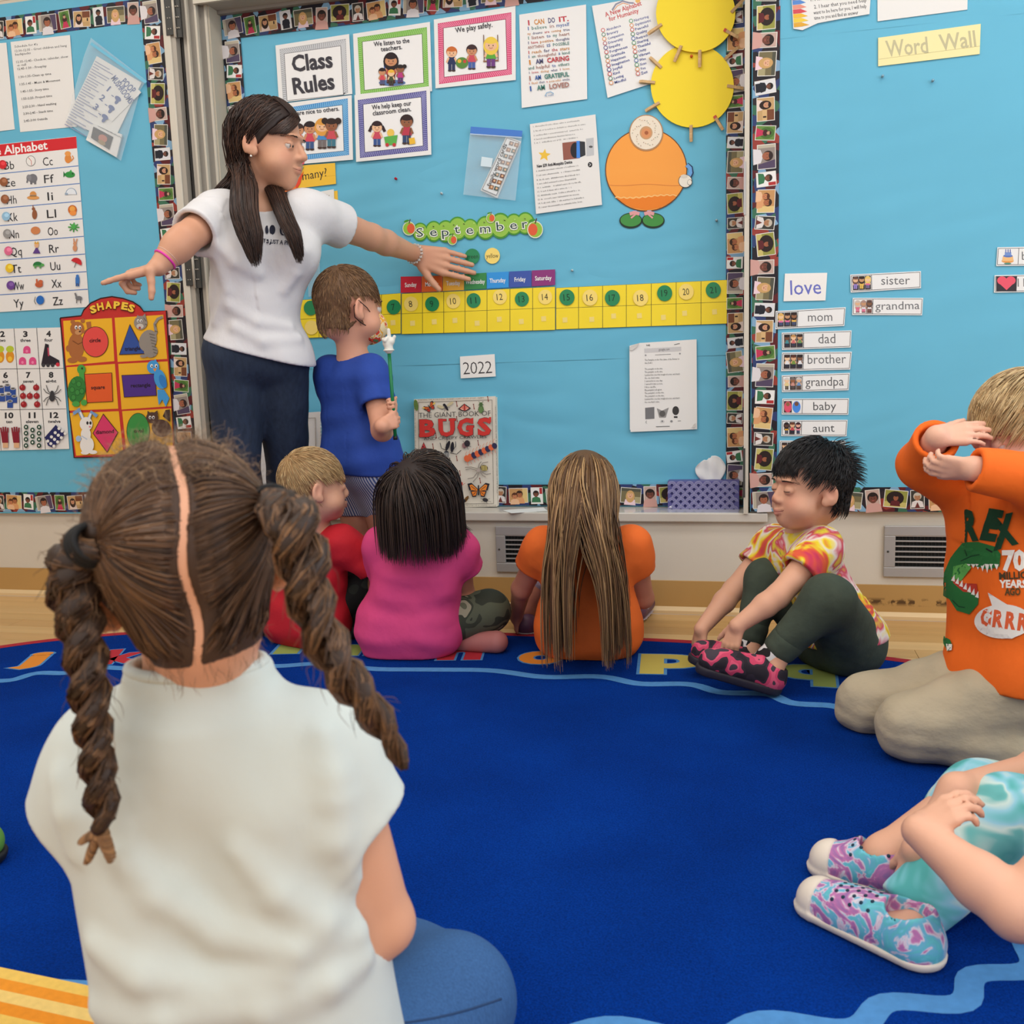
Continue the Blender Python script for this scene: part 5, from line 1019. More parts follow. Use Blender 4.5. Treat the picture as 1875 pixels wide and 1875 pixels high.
def U(k, *ns):
    ns = [n for n in ns if n is not None]
    def fn(P):
        d = None; far = 9.; c = CB[0]
        for n in ns:
            if c is not None:
                b = n.b; q = max(b[0]-c[3], c[0]-b[3], b[1]-c[4], c[1]-b[4], b[2]-c[5], c[2]-b[5])
                if q >= .03: far = min(far, q); continue
                v = n.fn(P)
            else: v = n(P)
            d = v if d is None else smin(d, v, k)
        return np.full(len(P), far+.01) if d is None else d
    return Node(fn, np.min([n.lo for n in ns], 0)-k*.3, np.max([n.hi for n in ns], 0)+k*.3)
def sub(a, b, k=.004): return Node(lambda P: -smin(-a(P), b(P), k), a.lo, a.hi)
def cut(a, p, n, k=.003):
    """keep the side of the plane through p that n points away from"""
    p, n = np.asarray(p, float), nrm(n); return Node(lambda P: -smin(-a(P), -((P-p)@n), k), a.lo, a.hi)
def grow(a, r): return Node(lambda P: a(P)-r, a.lo-r, a.hi+r)
def disp(a, f): return Node(lambda P: a(P)+f(P), a.lo-.01, a.hi+.01)
def ripple(seed, freq, amp, n=7, stretch=(1, 1, 1)):
    r = np.random.default_rng(seed); K = r.normal(0, 1, (n, 3))*freq/np.asarray(stretch); ph = r.uniform(0, 6.3, n); w = r.uniform(.4, 1, n)
    K2 = r.normal(0, 1, (n, 3))*freq*.35
    return lambda P: amp*sum(w[i]*np.sin(P@K[i]+ph[i]+1.4*np.sin(P@K2[i])) for i in range(n))/n**.5
def polygonize(f, h, fine=False):
    lo, hi = f.lo-3*h, f.hi+3*h; B = 8
    nb = np.maximum(1, np.ceil((hi-lo)/h/B).astype(int))
    bi = np.stack(np.meshgrid(*[np.arange(k) for k in nb], indexing='ij'), -1).reshape(-1, 3)
    dc = f(lo+(bi*B+(B-1)/2)*h)
    D = np.where(dc.reshape(nb) > 0, 1., -1.).astype(np.float32).repeat(B, 0).repeat(B, 1).repeat(B, 2)
    act = np.abs(dc) < B*h*.87*1.35+.006
    bi = bi[act]; off = np.stack(np.meshgrid(*[np.arange(B)]*3, indexing='ij'), -1).reshape(-1, 3)
    D6 = D.reshape(nb[0], B, nb[1], B, nb[2], B)
    key = (bi//2)@np.array([1 << 20, 1 << 10, 1]); od = np.argsort(key, kind='stable'); bi = bi[od]; key = key[od]
    for b in np.split(bi, np.flatnonzero(np.diff(key))+1):
        P = lo+((b[:, None]*B+off[None]).reshape(-1, 3))*h; l2, h2 = P.min(0), P.max(0); CB[0] = (*l2.tolist(), *h2.tolist())
        D6[b[:, 0], :, b[:, 1], :, b[:, 2], :] = f(P).reshape(len(b), B, B, B)
    CB[0] = None
    I = D < 0; n0, n1, n2 = D.shape
    c = [I[i:n0-1+i, j:n1-1+j, k:n2-1+k] for i in (0, 1) for j in (0, 1) for k in (0, 1)]
    a_, o_ = c[0].copy(), c[0].copy()
    for x in c[1:]: a_ &= x; o_ |= x
    cells = np.argwhere(o_ & ~a_)
    cid = -np.ones((n0-1, n1-1, n2-1), np.int32); cid[tuple(cells.T)] = np.arange(len(cells))
    corners = np.array([(i, j, k) for i in (0, 1) for j in (0, 1) for k in (0, 1)])
    val = D[cells[:, None, 0]+corners[:, 0], cells[:, None, 1]+corners[:, 1], cells[:, None, 2]+corners[:, 2]]
    acc = np.zeros((len(cells), 3)); cnt = np.zeros(len(cells))
    for a in range(8):
        for b in range(a+1, 8):
            if np.abs(corners[a]-corners[b]).sum() != 1: continue
            va, vb = val[:, a], val[:, b]; m_ = (va < 0) != (vb < 0)
            t = np.where(m_, va/np.where(m_, va-vb, 1), 0)[:, None]
            acc += np.where(m_[:, None], corners[a]+t*(corners[b]-corners[a]), 0); cnt += m_
    V = lo+(cells+acc/cnt[:, None])*h
    Fs = []
    for ax in range(3):
        u, w = [(1, 2), (2, 0), (0, 1)][ax]
        sl0 = [slice(None)]*3; sl1 = [slice(None)]*3; sl0[ax] = slice(0, -1); sl1[ax] = slice(1, None)
        A, Bq = I[tuple(sl0)], I[tuple(sl1)]; e = np.argwhere(A != Bq)
        e = e[(e[:, u] > 0) & (e[:, w] > 0) & (e[:, u] < D.shape[u]-1) & (e[:, w] < D.shape[w]-1)]
        if len(e) == 0: continue
        du, dw = np.zeros(3, int), np.zeros(3, int); du[u] = 1; dw[w] = 1
        q = np.stack([cid[tuple((e-du-dw).T)], cid[tuple((e-dw).T)], cid[tuple(e.T)], cid[tuple((e-du).T)]], 1)
        fl = ~A[tuple(e.T)]; q[fl] = q[fl][:, ::-1]; Fs.append(q)
    F = np.vstack(Fs); F = F[(F >= 0).all(1)]
    for it in range(2 if fine else 1):
        V = gather(f, V, lambda Q: snap(f, Q, h))
    return V, F
def snap(f, P, h, e=.0008):
    d = f(P); g = np.stack([f(P+np.eye(3)[i]*e)-d for i in range(3)], 1); g /= np.linalg.norm(g, axis=1)[:, None]+1e-9
    return P-np.clip(d, -h, h)[:, None]*g
def grad(f, P, e=.0008):
    g = np.stack([f(P+np.eye(3)[i]*e)-f(P-np.eye(3)[i]*e) for i in range(3)], 1); return g/(np.linalg.norm(g, axis=1)[:, None]+1e-9)
TRIS = [0]
def sculpt(name, f, h, mat, parent=None, base=None, paint=()):
    """one continuous mesh of field f; base = colour, paint = [(centre, radius, colour, strength)] blended over it"""
    V, F = polygonize(f, h); TRIS[0] += 2*len(F)
    col = None
    if base is not None:
        col = np.tile(lin(base), (len(V), 1))
        for c, r, k, s in paint:
            w = np.clip(1.25*(1-np.linalg.norm((V-np.asarray(c))/np.asarray(r, float), axis=1)), 0, 1)
            w = (w*w*(3-2*w))[:, None]*s; col = col*(1-w)+lin(k)*w
    c = (V.min(0)+V.max(0))/2; c[2] = V[:, 2].min()
    o = mesh_obj(name, make_mesh(name, V-c, F, smooth=True, col=col), mat)
    if parent is None: o.location = c
    else: set_parent(o, parent, c)
    return o
def strands(name, paths, rad, cols, mat, parent, sides=3, taper=.25):
    """hair: paths (N, n, 3), one thin tapering tube each, cols (N,3) sRGB"""
    N, n, _ = paths.shape; T = np.gradient(paths, axis=1); T /= np.linalg.norm(T, axis=2)[..., None]+1e-9
    ref = np.tile(np.array([.31, .22, .93]), (N, n, 1)); A = np.cross(T, ref); A /= np.linalg.norm(A, axis=2)[..., None]+1e-9; Bv = np.cross(T, A)
    t = np.linspace(0, 1, n); prof = np.minimum(1, .55+t*4)*(1-(1-taper)*np.clip((t-.6)/.4, 0, 1)**1.5)
    r = np.broadcast_to(np.asarray(rad, float), (N,))[:, None]*prof[None]
    th = np.arange(sides)*2*math.pi/sides
    V = paths[:, :, None]+r[..., None, None]*(np.cos(th)[None, None, :, None]*A[:, :, None]+np.sin(th)[None, None, :, None]*Bv[:, :, None])
    idx = np.arange(N*n*sides).reshape(N, n, sides); nx = np.roll(idx, -1, 2)
    F = np.stack([idx[:, :-1], nx[:, :-1], nx[:, 1:], idx[:, 1:]], -1).reshape(-1, 4); TRIS[0] += 2*len(F)
    C = np.repeat(lin(cols), n*sides, 0)
    V = V.reshape(-1, 3); c = V.mean(0)
    o = mesh_obj(name, make_mesh(name, V-c, F, smooth=True, col=C), mat)
    set_parent(o, parent, c); o['kind'] = 'stuff'; return o
def groom(P, V, steps, ds, flow, field, eps, w=.5, jit=0, r=None):
    """walk hair forward from roots P: direction follows flow(P, i), kept a distance eps outside the body field"""
    r = r or rng; out = [P.copy()]; V = V.copy()
    for i in range(steps):
        fl = flow(P, i); V = V*(1-w)+fl*w
        if jit: V = V+r.normal(0, jit, V.shape)
        V /= np.linalg.norm(V, axis=1)[:, None]+1e-9
        P = P+V*np.asarray(ds).reshape(-1, 1)
        e = eps(i) if callable(eps) else eps
        for _ in range(2):
            d = field(P); g = grad(field, P); P = P+g*np.clip(e-d, 0, .02)[:, None]
        V = P-out[-1]; V /= np.linalg.norm(V, axis=1)[:, None]+1e-9
        out.append(P.copy())
    return np.stack(out, 1)

# ------------------------------------------------------------------ anatomy
SKIN = M('skin', rough=.5, attr=True, spec=.35, sss=.0, bump=(240, .03))
HAIRM = M('hair', rough=.42, attr=True, spec=.4)
M_EYEW = M('eye', rough=.15, attr=True, spec=.5)
class Head:
    """skull frame: c centre, face direction, up; x axis = the person's left ... right runs along self.x"""
    def __init__(s, c, face, up=(0, 0, 1), k=1.0):
        s.c = np.asarray(c, float); s.y = nrm(face); u = np.asarray(up, float); s.z = nrm(u-(u@s.y)*s.y); s.x = np.cross(s.y, s.z); s.k = k
        s.R = np.stack([s.x, s.y, s.z], 1)
    def p(s, x, y, z): return s.c+s.k*(x*s.x+y*s.y+z*s.z)
    def e(s, x, y, z, rx, ry, rz, R=None): return ell(s.p(x, y, z), np.array([rx, ry, rz])*s.k, s.R if R is None else s.R@R)
    def q(s, a, b, ra, rb=None): return cone(s.p(*a), s.p(*b), ra*s.k, (ra if rb is None else rb)*s.k)
    def loc(s, P): return (np.asarray(P)-s.c)@s.R/s.k
    def skull(s): return U(.022*s.k, s.e(0, -.014, .034, .073, .092, .084), s.e(0, .03, -.02, .058, .058, .07), s.e(0, -.05, -.04, .05, .045, .05))
    def node(s, child=True, lid=.35, ears=True, smile=0):
        k = s.k; j = .0 if child else .004
        f = U(.022*k, s.e(0, -.014, .034, .073, .092, .084), s.e(0, .024, -.03, .0585, .062, .072), s.e(0, .052, -.075-j, .027, .026, .026+j), s.e(.036, .042, -.047, .030, .030, .028), s.e(-.036, .042, -.047, .030, .030, .028), s.e(0, -.05, -.04, .05, .045, .05))
        f = U(.010*k, f, s.q((0, .082, .0), (0, .0925, -.024), .0062, .0088) if child else s.q((0, .083, .004), (0, .100, -.026), .0065, .0098), s.e(.010, .088, -.031, .0068, .008, .006), s.e(-.010, .088, -.031, .0068, .008, .006), s.e(0, .074, .022, .042, .016, .009))
        f = sub(f, U(.002, s.e(.029, .093, -.001, .016, .014, .009), s.e(-.029, .093, -.001, .016, .014, .009)), .011*k)
        for sg in (-1, 1):
            ec = s.p(sg*.029, .0715, -.002)
            lidn = cut(ell(ec, np.array([.0148, .0142, .0138])*k, s.R), ec+s.z*(.012*(1-2*lid))*k, -(s.z+.25*s.y), .001)
            low = cut(ell(ec, np.array([.0146, .0138, .0136])*k, s.R), ec-s.z*.006*k, s.z-.15*s.y, .001)
            f = U(.0025*k, f, lidn, low)
        f = U(.005*k, f, s.q((-.017, .082, -.0555+smile*.005), (0, .0895, -.0545), .0028, .0040), s.q((.017, .082, -.0555+smile*.005), (0, .0895, -.0545), .0028, .0040), s.q((-.011, .084, -.0625+smile*.002), (0, .0875, -.064), .0030, .0046), s.q((.011, .084, -.0625+smile*.002), (0, .0875, -.064), .0030, .0046))
        f = sub(f, s.q((-.021, .083, -.0585+smile*.005), (0, .095, -.0592), .0012), .002*k); f = sub(f, s.q((.021, .083, -.0585+smile*.005), (0, .095, -.0592), .0012), .002*k)
        if ears:
            for sg in (-1, 1):
                Re = rotm((0, 0, 1), sg*28)@rotm((1, 0, 0), -12)
                ear = s.e(sg*.0775, -.012, -.004, .0075, .019, .031, Re)
                ear = U(.006*k, ear, s.e(sg*.073, -.004, -.026, .007, .011, .012))
                ear = sub(ear, s.e(sg*.087, -.008, .0, .009, .011, .019, Re), .004*k)
                f = U(.008*k, f, ear)
        return f
    def paint(s, lips=(190, 110, 100), cheek=(226, 150, 130), ls=.7):
        k = s.k
        return [(s.p(.036, .065, -.034), .034*k, cheek, .35), (s.p(-.036, .065, -.034), .034*k, cheek, .35), (s.p(0, .098, -.028), .016*k, cheek, .4), (s.p(0, .09, -.0595), np.array([.026, .022, .0125])*k, lips, ls),
                (s.p(.08, -.012, 0), .03*k, cheek, .35), (s.p(-.08, -.012, 0), .03*k, cheek, .35)]
    def eyes(s, parent, iris=(70, 46, 34), gaze=(0, 1, 0)):
        g = nrm(s.R@np.asarray(gaze, float))
        for sg in (-1, 1):
            ec = s.p(sg*.029, .0715, -.002); r = .0128*s.k
            th = np.linspace(0, math.pi, 14); ph = np.linspace(0, 2*math.pi, 20, endpoint=False)
            a = nrm(np.cross(g, (.1, .2, .97))); b = np.cross(g, a)
            Vv = np.array([ec+r*(math.cos(t)*g+math.sin(t)*(math.cos(p)*a+math.sin(p)*b)) for t in th for p in ph])
            F = np.array([[i*20+j, i*20+(j+1) % 20, (i+1)*20+(j+1) % 20, (i+1)*20+j] for i in range(13) for j in range(20)])
            C = np.array([lin((16, 12, 12)) if t < .28 else lin(iris) if t < .62 else lin((208, 200, 194)) for t in th for p in ph])
            o = mesh_obj('eye', make_mesh('eye', Vv-ec, F, True, C), M_EYEW); set_parent(o, parent, ec)
    def brows(s, parent, col, field, n=70):
        P = []
        for sg in (-1, 1):
            t = rng.uniform(0, 1, n); x = sg*(.014+.032*t); z = .0205+.004*np.sin(t*2.2)-.0065*t+rng.normal(0, .0009, n)
            P.append(np.stack([s.p(a, .10, b) for a, b in zip(x, z)]))
        P = np.vstack(P)
        for _ in range(14): d = field(P); P = P-s.y*np.clip(d, -.01, .02)[:, None]
        side = np.sign((P-s.c)@s.x)
        Q = groom(P, side[:, None]*s.x+.05*s.z, 3, .0028*s.k, lambda p, i: side[:, None]*s.x-.15*s.z, field, .0008)
        strands('eyebrow', Q, .00042*s.k, np.tile(col, (len(Q), 1)), HAIRM, parent)
    def mouth_line(s, parent, field, col=(120, 60, 56), smile=.004, y=-.0592):
        xs = np.linspace(-.023, .023, 13); P = np.stack([s.p(x, .11, y+smile*(x/.02)**2) for x in xs])
        for _ in range(16): d = field(P); P = P-s.y*np.clip(d-.0002, -.01, .02)[:, None]
        strands('mouth_line', P[None], .0009*s.k, np.array([col]), M('mouth', rough=.6, attr=True), parent, 5)
def hand(w, d, n, side, L, curl=(20, 25, 28, 32), thumb=(.75, .65, -.25), spread=.12, tcurl=20, r=None):
    """hand from wrist w along d; n = back of the hand, side = +1/-1 picks the thumb side (cross(d,n)*side); L = wrist to knuckles"""
    d, n = nrm(d), np.asarray(n, float); n = nrm(n-(n@d)*d); s = np.cross(d, n)*side; r = r or L*.105
    w = np.asarray(w, float); parts = []
    offs = [.36, .12, -.12, -.34]; kl = [.97, 1.0, .95, .86]; fl = [.86, .95, .88, .68]
    for i in range(4):
        kn = w+d*L*kl[i]+s*L*offs[i]+n*L*.02*(1-abs(i-1.5))
        parts.append(('palm', cone(w+s*L*offs[i]*.55-n*r*.2, kn-n*r*.25, r*1.55, r*1.22)))
        p, dd = kn, nrm(d+s*spread*(1.2-i*.8)); c = curl[i]; rr = r*(1.02 if i < 3 else .88)
        for j, (q, b) in enumerate(((.46, .6), (.32, 1.1), (.25, .8))):
            a = math.radians(c*b); dd = nrm(dd*math.cos(a)-n*math.sin(a)) if j == 0 else dd*math.cos(a)-nn*math.sin(a)
            nn = nrm(n-(n@dd)*dd) if j == 0 else nrm(nn-(nn@dd)*dd)
            e = p+dd*L*fl[i]*q; parts.append(('f', cone(p, e, rr, rr*.9))); p = e; rr *= .92
    tb = w+d*L*.25+s*L*.34-n*r*.4; td = nrm(s*thumb[0]+d*thumb[1]+n*thumb[2])
    t1 = tb+td*L*.36; td2 = nrm(td+d*math.sin(math.radians(tcurl))-n*.2*math.sin(math.radians(tcurl))); t2 = t1+td2*L*.32; t3 = t2+nrm(td2+d*.15)*L*.24
    th = U(r*.5, cone(w+d*L*.12+s*L*.1-n*r*.3, tb, r*1.5, r*1.5), cone(tb, t1, r*1.5, r*1.15), cone(t1, t2, r*1.12, r*1.05), cone(t2, t3, r*1.02, r*.85))
    palm = U(r*1.1, *[q for k_, q in parts if k_ == 'palm']); fing = [U(r*.35, *[q for k_, q in parts if k_ == 'f'][i*3:i*3+3]) for i in range(4)]
    f = U(r*.25, *fing); return U(r*.6, palm, f, th)
def limb(pts, rads): return U(min(rads)*.6, *[cone(pts[i], pts[i+1], rads[i], rads[i+1]) for i in range(len(pts)-1)])
def hair_cols(n, tones, r=None):
    r = r or rng; T = np.array(tones, float); i = r.integers(0, len(T), n); j = r.integers(0, len(T), n); t = r.uniform(0, 1, n)[:, None]
    return np.clip((T[i]*(1-t)+T[j]*t)*r.uniform(.86, 1.12, n)[:, None], 0, 255)
def scalp(H, n, keep, grow_=1.0, r=None):
    """random roots over the skull for which keep(local x, y, z) holds"""
    r = r or rng; sk = H.skull(); out = np.zeros((0, 3))
    while len(out) < n:
        v = r.normal(0, 1, (n*3, 3)); v /= np.linalg.norm(v, axis=1)[:, None]
        L = v*np.array([.073, .092, .084])+[0, -.014, .034]; L[:, 2] -= .045*np.clip(-v[:, 2], 0, 1)*(v[:, 1] < .1); L = L[keep(*L.T)]
        out = np.vstack([out, H.c+H.k*L@H.R.T])
    P = out[:n]
    for _ in range(4): P = P-grad(sk, P)*sk(P)[:, None]
    return P
def hair_cap(H, keep_node, th=.006):
    """hair-coloured shell over the skull, clipped to keep_node"""
    sk = grow(H.skull(), th*H.k); return Node(lambda P: -smin(-sk(P), -keep_node(P), .006), sk.lo, sk.hi)
def half(p, n):
    p, n = np.asarray(p, float), nrm(n); return Node(lambda P: (P-p)@n, V3(-9, -9, -9), V3(9, 9, 9))
def person(name_label, body, h, base, paint, loc):
    body = cut(body, V3(0, 0, .0095), V3(0, 0, -1))
    o = sculpt('person', body, h, SKIN, None, base, paint); tag(o, name_label, 'person'); return o
# ------------------------------------------------------------------ people
def trace(f, x, y, t0=.3, t1=4.5):
    """where the line of sight through photo pixel (x, y) first meets the surface f"""
    d = _cf+(np.asarray(x, float)[..., None]-937.5)/FPX*_cr-(np.asarray(y, float)[..., None]-937.5)/FPX*_cu
    d = d.reshape(-1, 3); d /= np.linalg.norm(d, axis=1)[:, None]; t = np.full(len(d), t0)
    for _ in range(90): t = t+np.clip(f(CAM+d*t[:, None]), -.02, .05)*.8
    return CAM+d*t[:, None]
def decal(name, f, dr_, parent, off=.0012, mat=None, sub_=0):
    """lay a flat drawing (built with pixel frame) onto the cloth surface f"""
    V = np.vstack(dr_.V); F = dr_.F; C = np.vstack(dr_.C); layer = V[:, 1]
    import bmesh
    bm = bmesh.new(); cl = bm.verts.layers.float_color.new('Col'); vs = [bm.verts.new((v[0], v[2], v[1])) for v in V]
    for v, c in zip(vs, C): v[cl] = (*c, 1)
    for q in F:
        try: bm.faces.new([vs[i] for i in q])
        except ValueError: pass
    if sub_:
        bmesh.ops.triangulate(bm, faces=bm.faces[:])
        for _ in range(4):
            e = [e for e in bm.edges if e.calc_length() > sub_]
            if not e: break
            bmesh.ops.subdivide_edges(bm, edges=e, cuts=1); bmesh.ops.triangulate(bm, faces=[f_ for f_ in bm.faces if len(f_.verts) > 3])
    P = np.array([v.co[:] for v in bm.verts]); Q = trace(f, P[:, 0], -P[:, 1]); g = grad(f, Q); Q = Q+g*(off+P[:, 2:3])
    c = Q.mean(0)
    for v, q in zip(bm.verts, Q-c): v.co = q
    me = bpy.data.meshes.new(name); bm.to_mesh(me); bm.free(); o = mesh_obj(name, me, mat or CLOTHPRINT); set_parent(o, parent, c); return o
CLOTHPRINT = M('cloth_print', rough=.8, attr=True, spec=.2)
def pdraw(step=4e-5):
    d = Draw(0, step, lambda x, y: np.array([x, 0., -y])); d.pt = lambda x, y, d=d: np.array([x, d.k*d.step, -y]); 
    _add = d._add
    def add(P, F, col, d=d):
        P = np.array(P, float); P[:, 1] = d.k*d.step; _add(P, F, col)
    d._add = add; return d
DENIM = M('blue_denim', (58, 94, 142), .9, spec=.15, var=(420, .16, (1, 1, .3)), bump=(500, .08))
M_MINT = M('pale_mint_cotton', (206, 213, 208), .85, spec=.15, bump=(13, .30, (1, 1, .7)), sheen=.1)

def twist(name, pts, wid, turns, tones, parent, n=230, core=(50, 34, 24), seed=1):
    """two-strand rope of hair along pts with full widths wid"""
    r = np.random.default_rng(seed); P = np.array(pts, float); m_ = 90
    s = np.concatenate([[0], np.cumsum(np.linalg.norm(np.diff(P, axis=0), axis=1))]); t = np.linspace(0, s[-1], m_)
    def sm(y): # smooth interpolation
        v = np.interp(t, s, y); k = np.array([1, 2, 3, 2, 1])/9.; return np.convolve(np.pad(v, 2, mode='edge'), k, 'valid')
    C = np.stack([sm(P[:, i]) for i in range(3)], 1); Wd = sm(np.asarray(wid, float))
    T = np.gradient(C, axis=0); T /= np.linalg.norm(T, axis=1)[:, None]; A = np.cross(T, [0, -1, 0.]); A /= np.linalg.norm(A, axis=1)[:, None]; B = np.cross(T, A)
    ph = np.linspace(0, 1, m_)**.92*turns*2*math.pi
    root = empty(name, (0, 0, 0)); set_parent(root, parent, C[0])
    paths, cols = [], []
    for b in (0, 1):
        a = ph+math.pi*b; rh = Wd*.235; ctr = C+rh[:, None]*(np.cos(a)[:, None]*A+np.sin(a)[:, None]*B)
        o = mesh_obj('lock', tube_mesh('lock', ctr-C[0], Wd*.25, 10), M('hair_core_%d' % core[0], core, .5)); o.parent = root
        u = r.uniform(0, 2*math.pi, n); q = np.sqrt(r.uniform(.55, 1, n)); spin = 1.6
        Tc = np.gradient(ctr, axis=0); Tc /= np.linalg.norm(Tc, axis=1)[:, None]; Ac = np.cross(Tc, [0, -1, .2]); Ac /= np.linalg.norm(Ac, axis=1)[:, None]; Bc = np.cross(Tc, Ac)
        for j in range(n):
            w = u[j]+ph*spin*.35+.25*np.sin(ph*3+u[j]*5); rr = Wd*.275*q[j]*(1+.05*np.sin(ph*7+j))
            paths.append(ctr+rr[:, None]*(np.cos(w)[:, None]*Ac+np.sin(w)[:, None]*Bc))
    # stray hairs
    k = n//5; j = r.integers(5, m_-16, k)
    for jj in j:
        u = r.uniform(0, 6.28); p0 = C[jj]+Wd[jj]*.42*(math.cos(u)*A[jj]+math.sin(u)*B[jj]); v = nrm(.6*T[jj]+.9*(math.cos(u)*A[jj]+math.sin(u)*B[jj]))
        tt = np.linspace(0, 1, m_)[:, None]; paths.append(p0+v*tt*.012+nrm(r.normal(0, 1, 3))*(.004*np.sin(tt*r.uniform(3, 8)))+T[jj]*tt*.016)
    paths = np.array(paths)[:, ::3]
    o = strands('hair_strands', paths, np.r_[np.full(2*n, .00075), np.full(k, .0003)], hair_cols(len(paths), tones, r), HAIRM, root); return root, C

def girl():
    W = at; Yb = -2.50
    H = Head(W(348, 1046, -2.47), (-.55, .83, .02), (-.17, 0, .97), 1.03)
    shL, shR = W(192, 1400, -2.49), W(590, 1396, -2.45); chest = (shL+shR)/2+V3(0, 0, -.04)
    pel = V3(chest[0]+.03, -2.46, .09)
    base = W(356, 1205, -2.475)
    lat = nrm(shR-shL); ax = nrm(chest-pel)
    elR, elL = W(700, 1690, -2.42), W(215, 1640, -2.32)
    wrR, wrL = elR+V3(-.12, .10, -.03), elL+V3(.06, .12, -.05)
    neck = U(.02, cone(H.p(0, -.02, -.05), base+V3(0, .005, -.03), .048, .054))
    trunk = U(.05, cone(pel+lat*.05, chest+lat*.062, .088, .070), cone(pel-lat*.05, chest-lat*.062, .088, .070), cone(shL, shR, .047), cone(pel-lat*.055, pel+lat*.055, .092))
    armR = limb([shR+lat*.005, elR, wrR], [.042, .031, .022]); armL = limb([shL-lat*.005, elL, wrL], [.042, .032, .022])
    hR = hand(wrR, wrR-elR, V3(0, .2, 1), 1, .052); hL = hand(wrL, wrL-elL, V3(0, .2, 1), -1, .052)
    knR, knL = W(826, 1832, -2.27), W(120, 2000, -2.2)
    hipR, hipL = pel+lat*.06, pel-lat*.06; anR, anL = V3(-.48, -2.10, .05), V3(-.56, -2.12, .05)
    legs = U(.03, limb([hipR, knR, anR], [.086, .060, .042]), limb([hipL, knL, anL], [.086, .060, .042]))
    body = U(.025, H.node(ears=True), neck, trunk, armR, armL, hR, hL, legs)
    col = (222, 164, 132)
    o = person('girl with long twisted pigtails and pale mint shirt, back turned, sitting nearest the camera', body, .006, col, H.paint(cheek=(232, 130, 84))+[(H.p(.083, -.012, -.004), .04, (240, 130, 70), .55)], None)  # orange on the ears is backlight painted into the skin colour
    # shirt
    tr = U(.05, cone(pel+lat*.055+V3(0, 0, -.04), chest+lat*.066, .100, .080), cone(pel-lat*.055+V3(0, 0, -.04), chest-lat*.066, .100, .080), cone(shL+lat*.004, shR-lat*.004, .051), cone(base+V3(0, .006, -.050), base+V3(0, .006, -.022), .078, .070))
    sR_end, sL_end = shR+nrm(elR-shR)*.072+lat*.012, shL+V3(0, .01, -.058)-lat*.030
    def sleeve(sh, el, end, sg):
        d = nrm(end-sh); s = U(.03, cone(sh-d*.02, end+d*.05, .052, .064)); return cut(s, end, nrm(d+lat*sg*.2), .004)
    f = U(.026, tr, sleeve(shR, elR, sR_end, 1), sleeve(shL, elL, sL_end, -1))
    f = cut(f, base+V3(0, 0, -.004), nrm(V3(0, .10, 1)), .006)
    for e_, el, sh in ((sR_end, elR, shR), (sL_end, elL, shL)): d = nrm(e_-sh); f = sub(f, cone(e_-d*.012, e_+d*.08, .047, .058), .005)
    f = sub(f, cone(base+V3(0, .005, -.02), base+V3(0, .005, .05), .054, .058), .004)
    rp = ripple(3, 26, .0016, 7, (2.2, 1, 1)); f = disp(f, rp)
    def fold(pts, r, k, lift):
        Q = [trace(f, np.array([x]), np.array([y]))[0] for x, y in pts]; return U(.01, *[cone(Q[i]+V3(0, lift, 0), Q[i+1]+V3(0, lift, 0), r*(.6 if i == 0 else 1), r*(.5 if i == len(Q)-2 else 1)) for i in range(len(Q)-1)])
    FD = [([(215, 1560), (290, 1640), (400, 1710), (540, 1740), (650, 1715)], .010), ([(440, 1560), (510, 1640), (590, 1690), (665, 1700)], .008), ([(175, 1730), (260, 1790), (380, 1810), (520, 1790)], .011), ([(620, 1470), (612, 1540), (640, 1610)], .010), ([(360, 1840), (480, 1850), (600, 1800), (660, 1760)], .010), ([(590, 1350), (605, 1420), (600, 1460)], .007), ([(110, 1430), (125, 1490), (140, 1560)], .007), ([(180, 1850), (300, 1870), (420, 1860)], .010)]
    f = U(.024, f, *[fold(p, r, .02, r*.45) for p, r in FD])
    sh = sculpt('shirt', cut(f, V3(0, 0, .0095), V3(0, 0, -1)), .0052, M_MINT, o); sh['label'] = 'pale mint short-sleeved shirt'
    # collar band
    th = np.linspace(0, 2*math.pi, 50); ring = np.stack([base+V3(.0615*math.cos(t), .005+.0615*math.sin(t), -.0075-.006*math.sin(t)) for t in th])
    tube('collar', ring, .0062, M_MINT, sh, 8)
    pants = U(.03, cone(pel-lat*.055, pel+lat*.055, .102), limb([hipR, knR, anR], [.096, .070, .05]), limb([hipL, knL, anL], [.096, .070, .05]))
    pj = cut(disp(pants, ripple(5, 40, .0012)), V3(0, 0, .0095), V3(0, 0, -1)); j = sculpt('jeans', pj, .007, DENIM, o); j['label'] = 'blue jeans'
    tube('seam', trace(pj, np.linspace(720, 918, 12), np.array([1874, 1873, 1871, 1868, 1865, 1861, 1857, 1852, 1847, 1841, 1835, 1829.])), .0013, M('dark_seam', (40, 66, 104), .9), j, 6)
    # hair
    sk = H.skull(); r = np.random.default_rng(11)
    tieR, tieL = trace(grow(sk, .010), np.array([490.]), np.array([922.]))[0], trace(grow(sk, .012), np.array([172.]), np.array([990.]))[0]
    part = lambda P: (P-H.c)@H.x+.004*np.sin(((P-H.c)@H.z)*55)-.012*((P-H.c)@H.z-.03)/.1
    def keep(x, y, z): return (z > -.064) & (z > -.058+.9*np.clip(y+.02, 0, 1)) & (y < .075)
    roots = scalp(H, 5200, keep, r=r)
    # extra roots right beside the parting
    t = r.uniform(0, 1, 1500); a = np.radians(60+165*t); ex = np.stack([H.p(s_*(.0022+r.uniform(0, .003)), -.014+.092*math.cos(w_)*1.0, .034+.084*math.sin(w_)) for w_, s_ in zip(a, r.choice([-1, 1], 1500))])
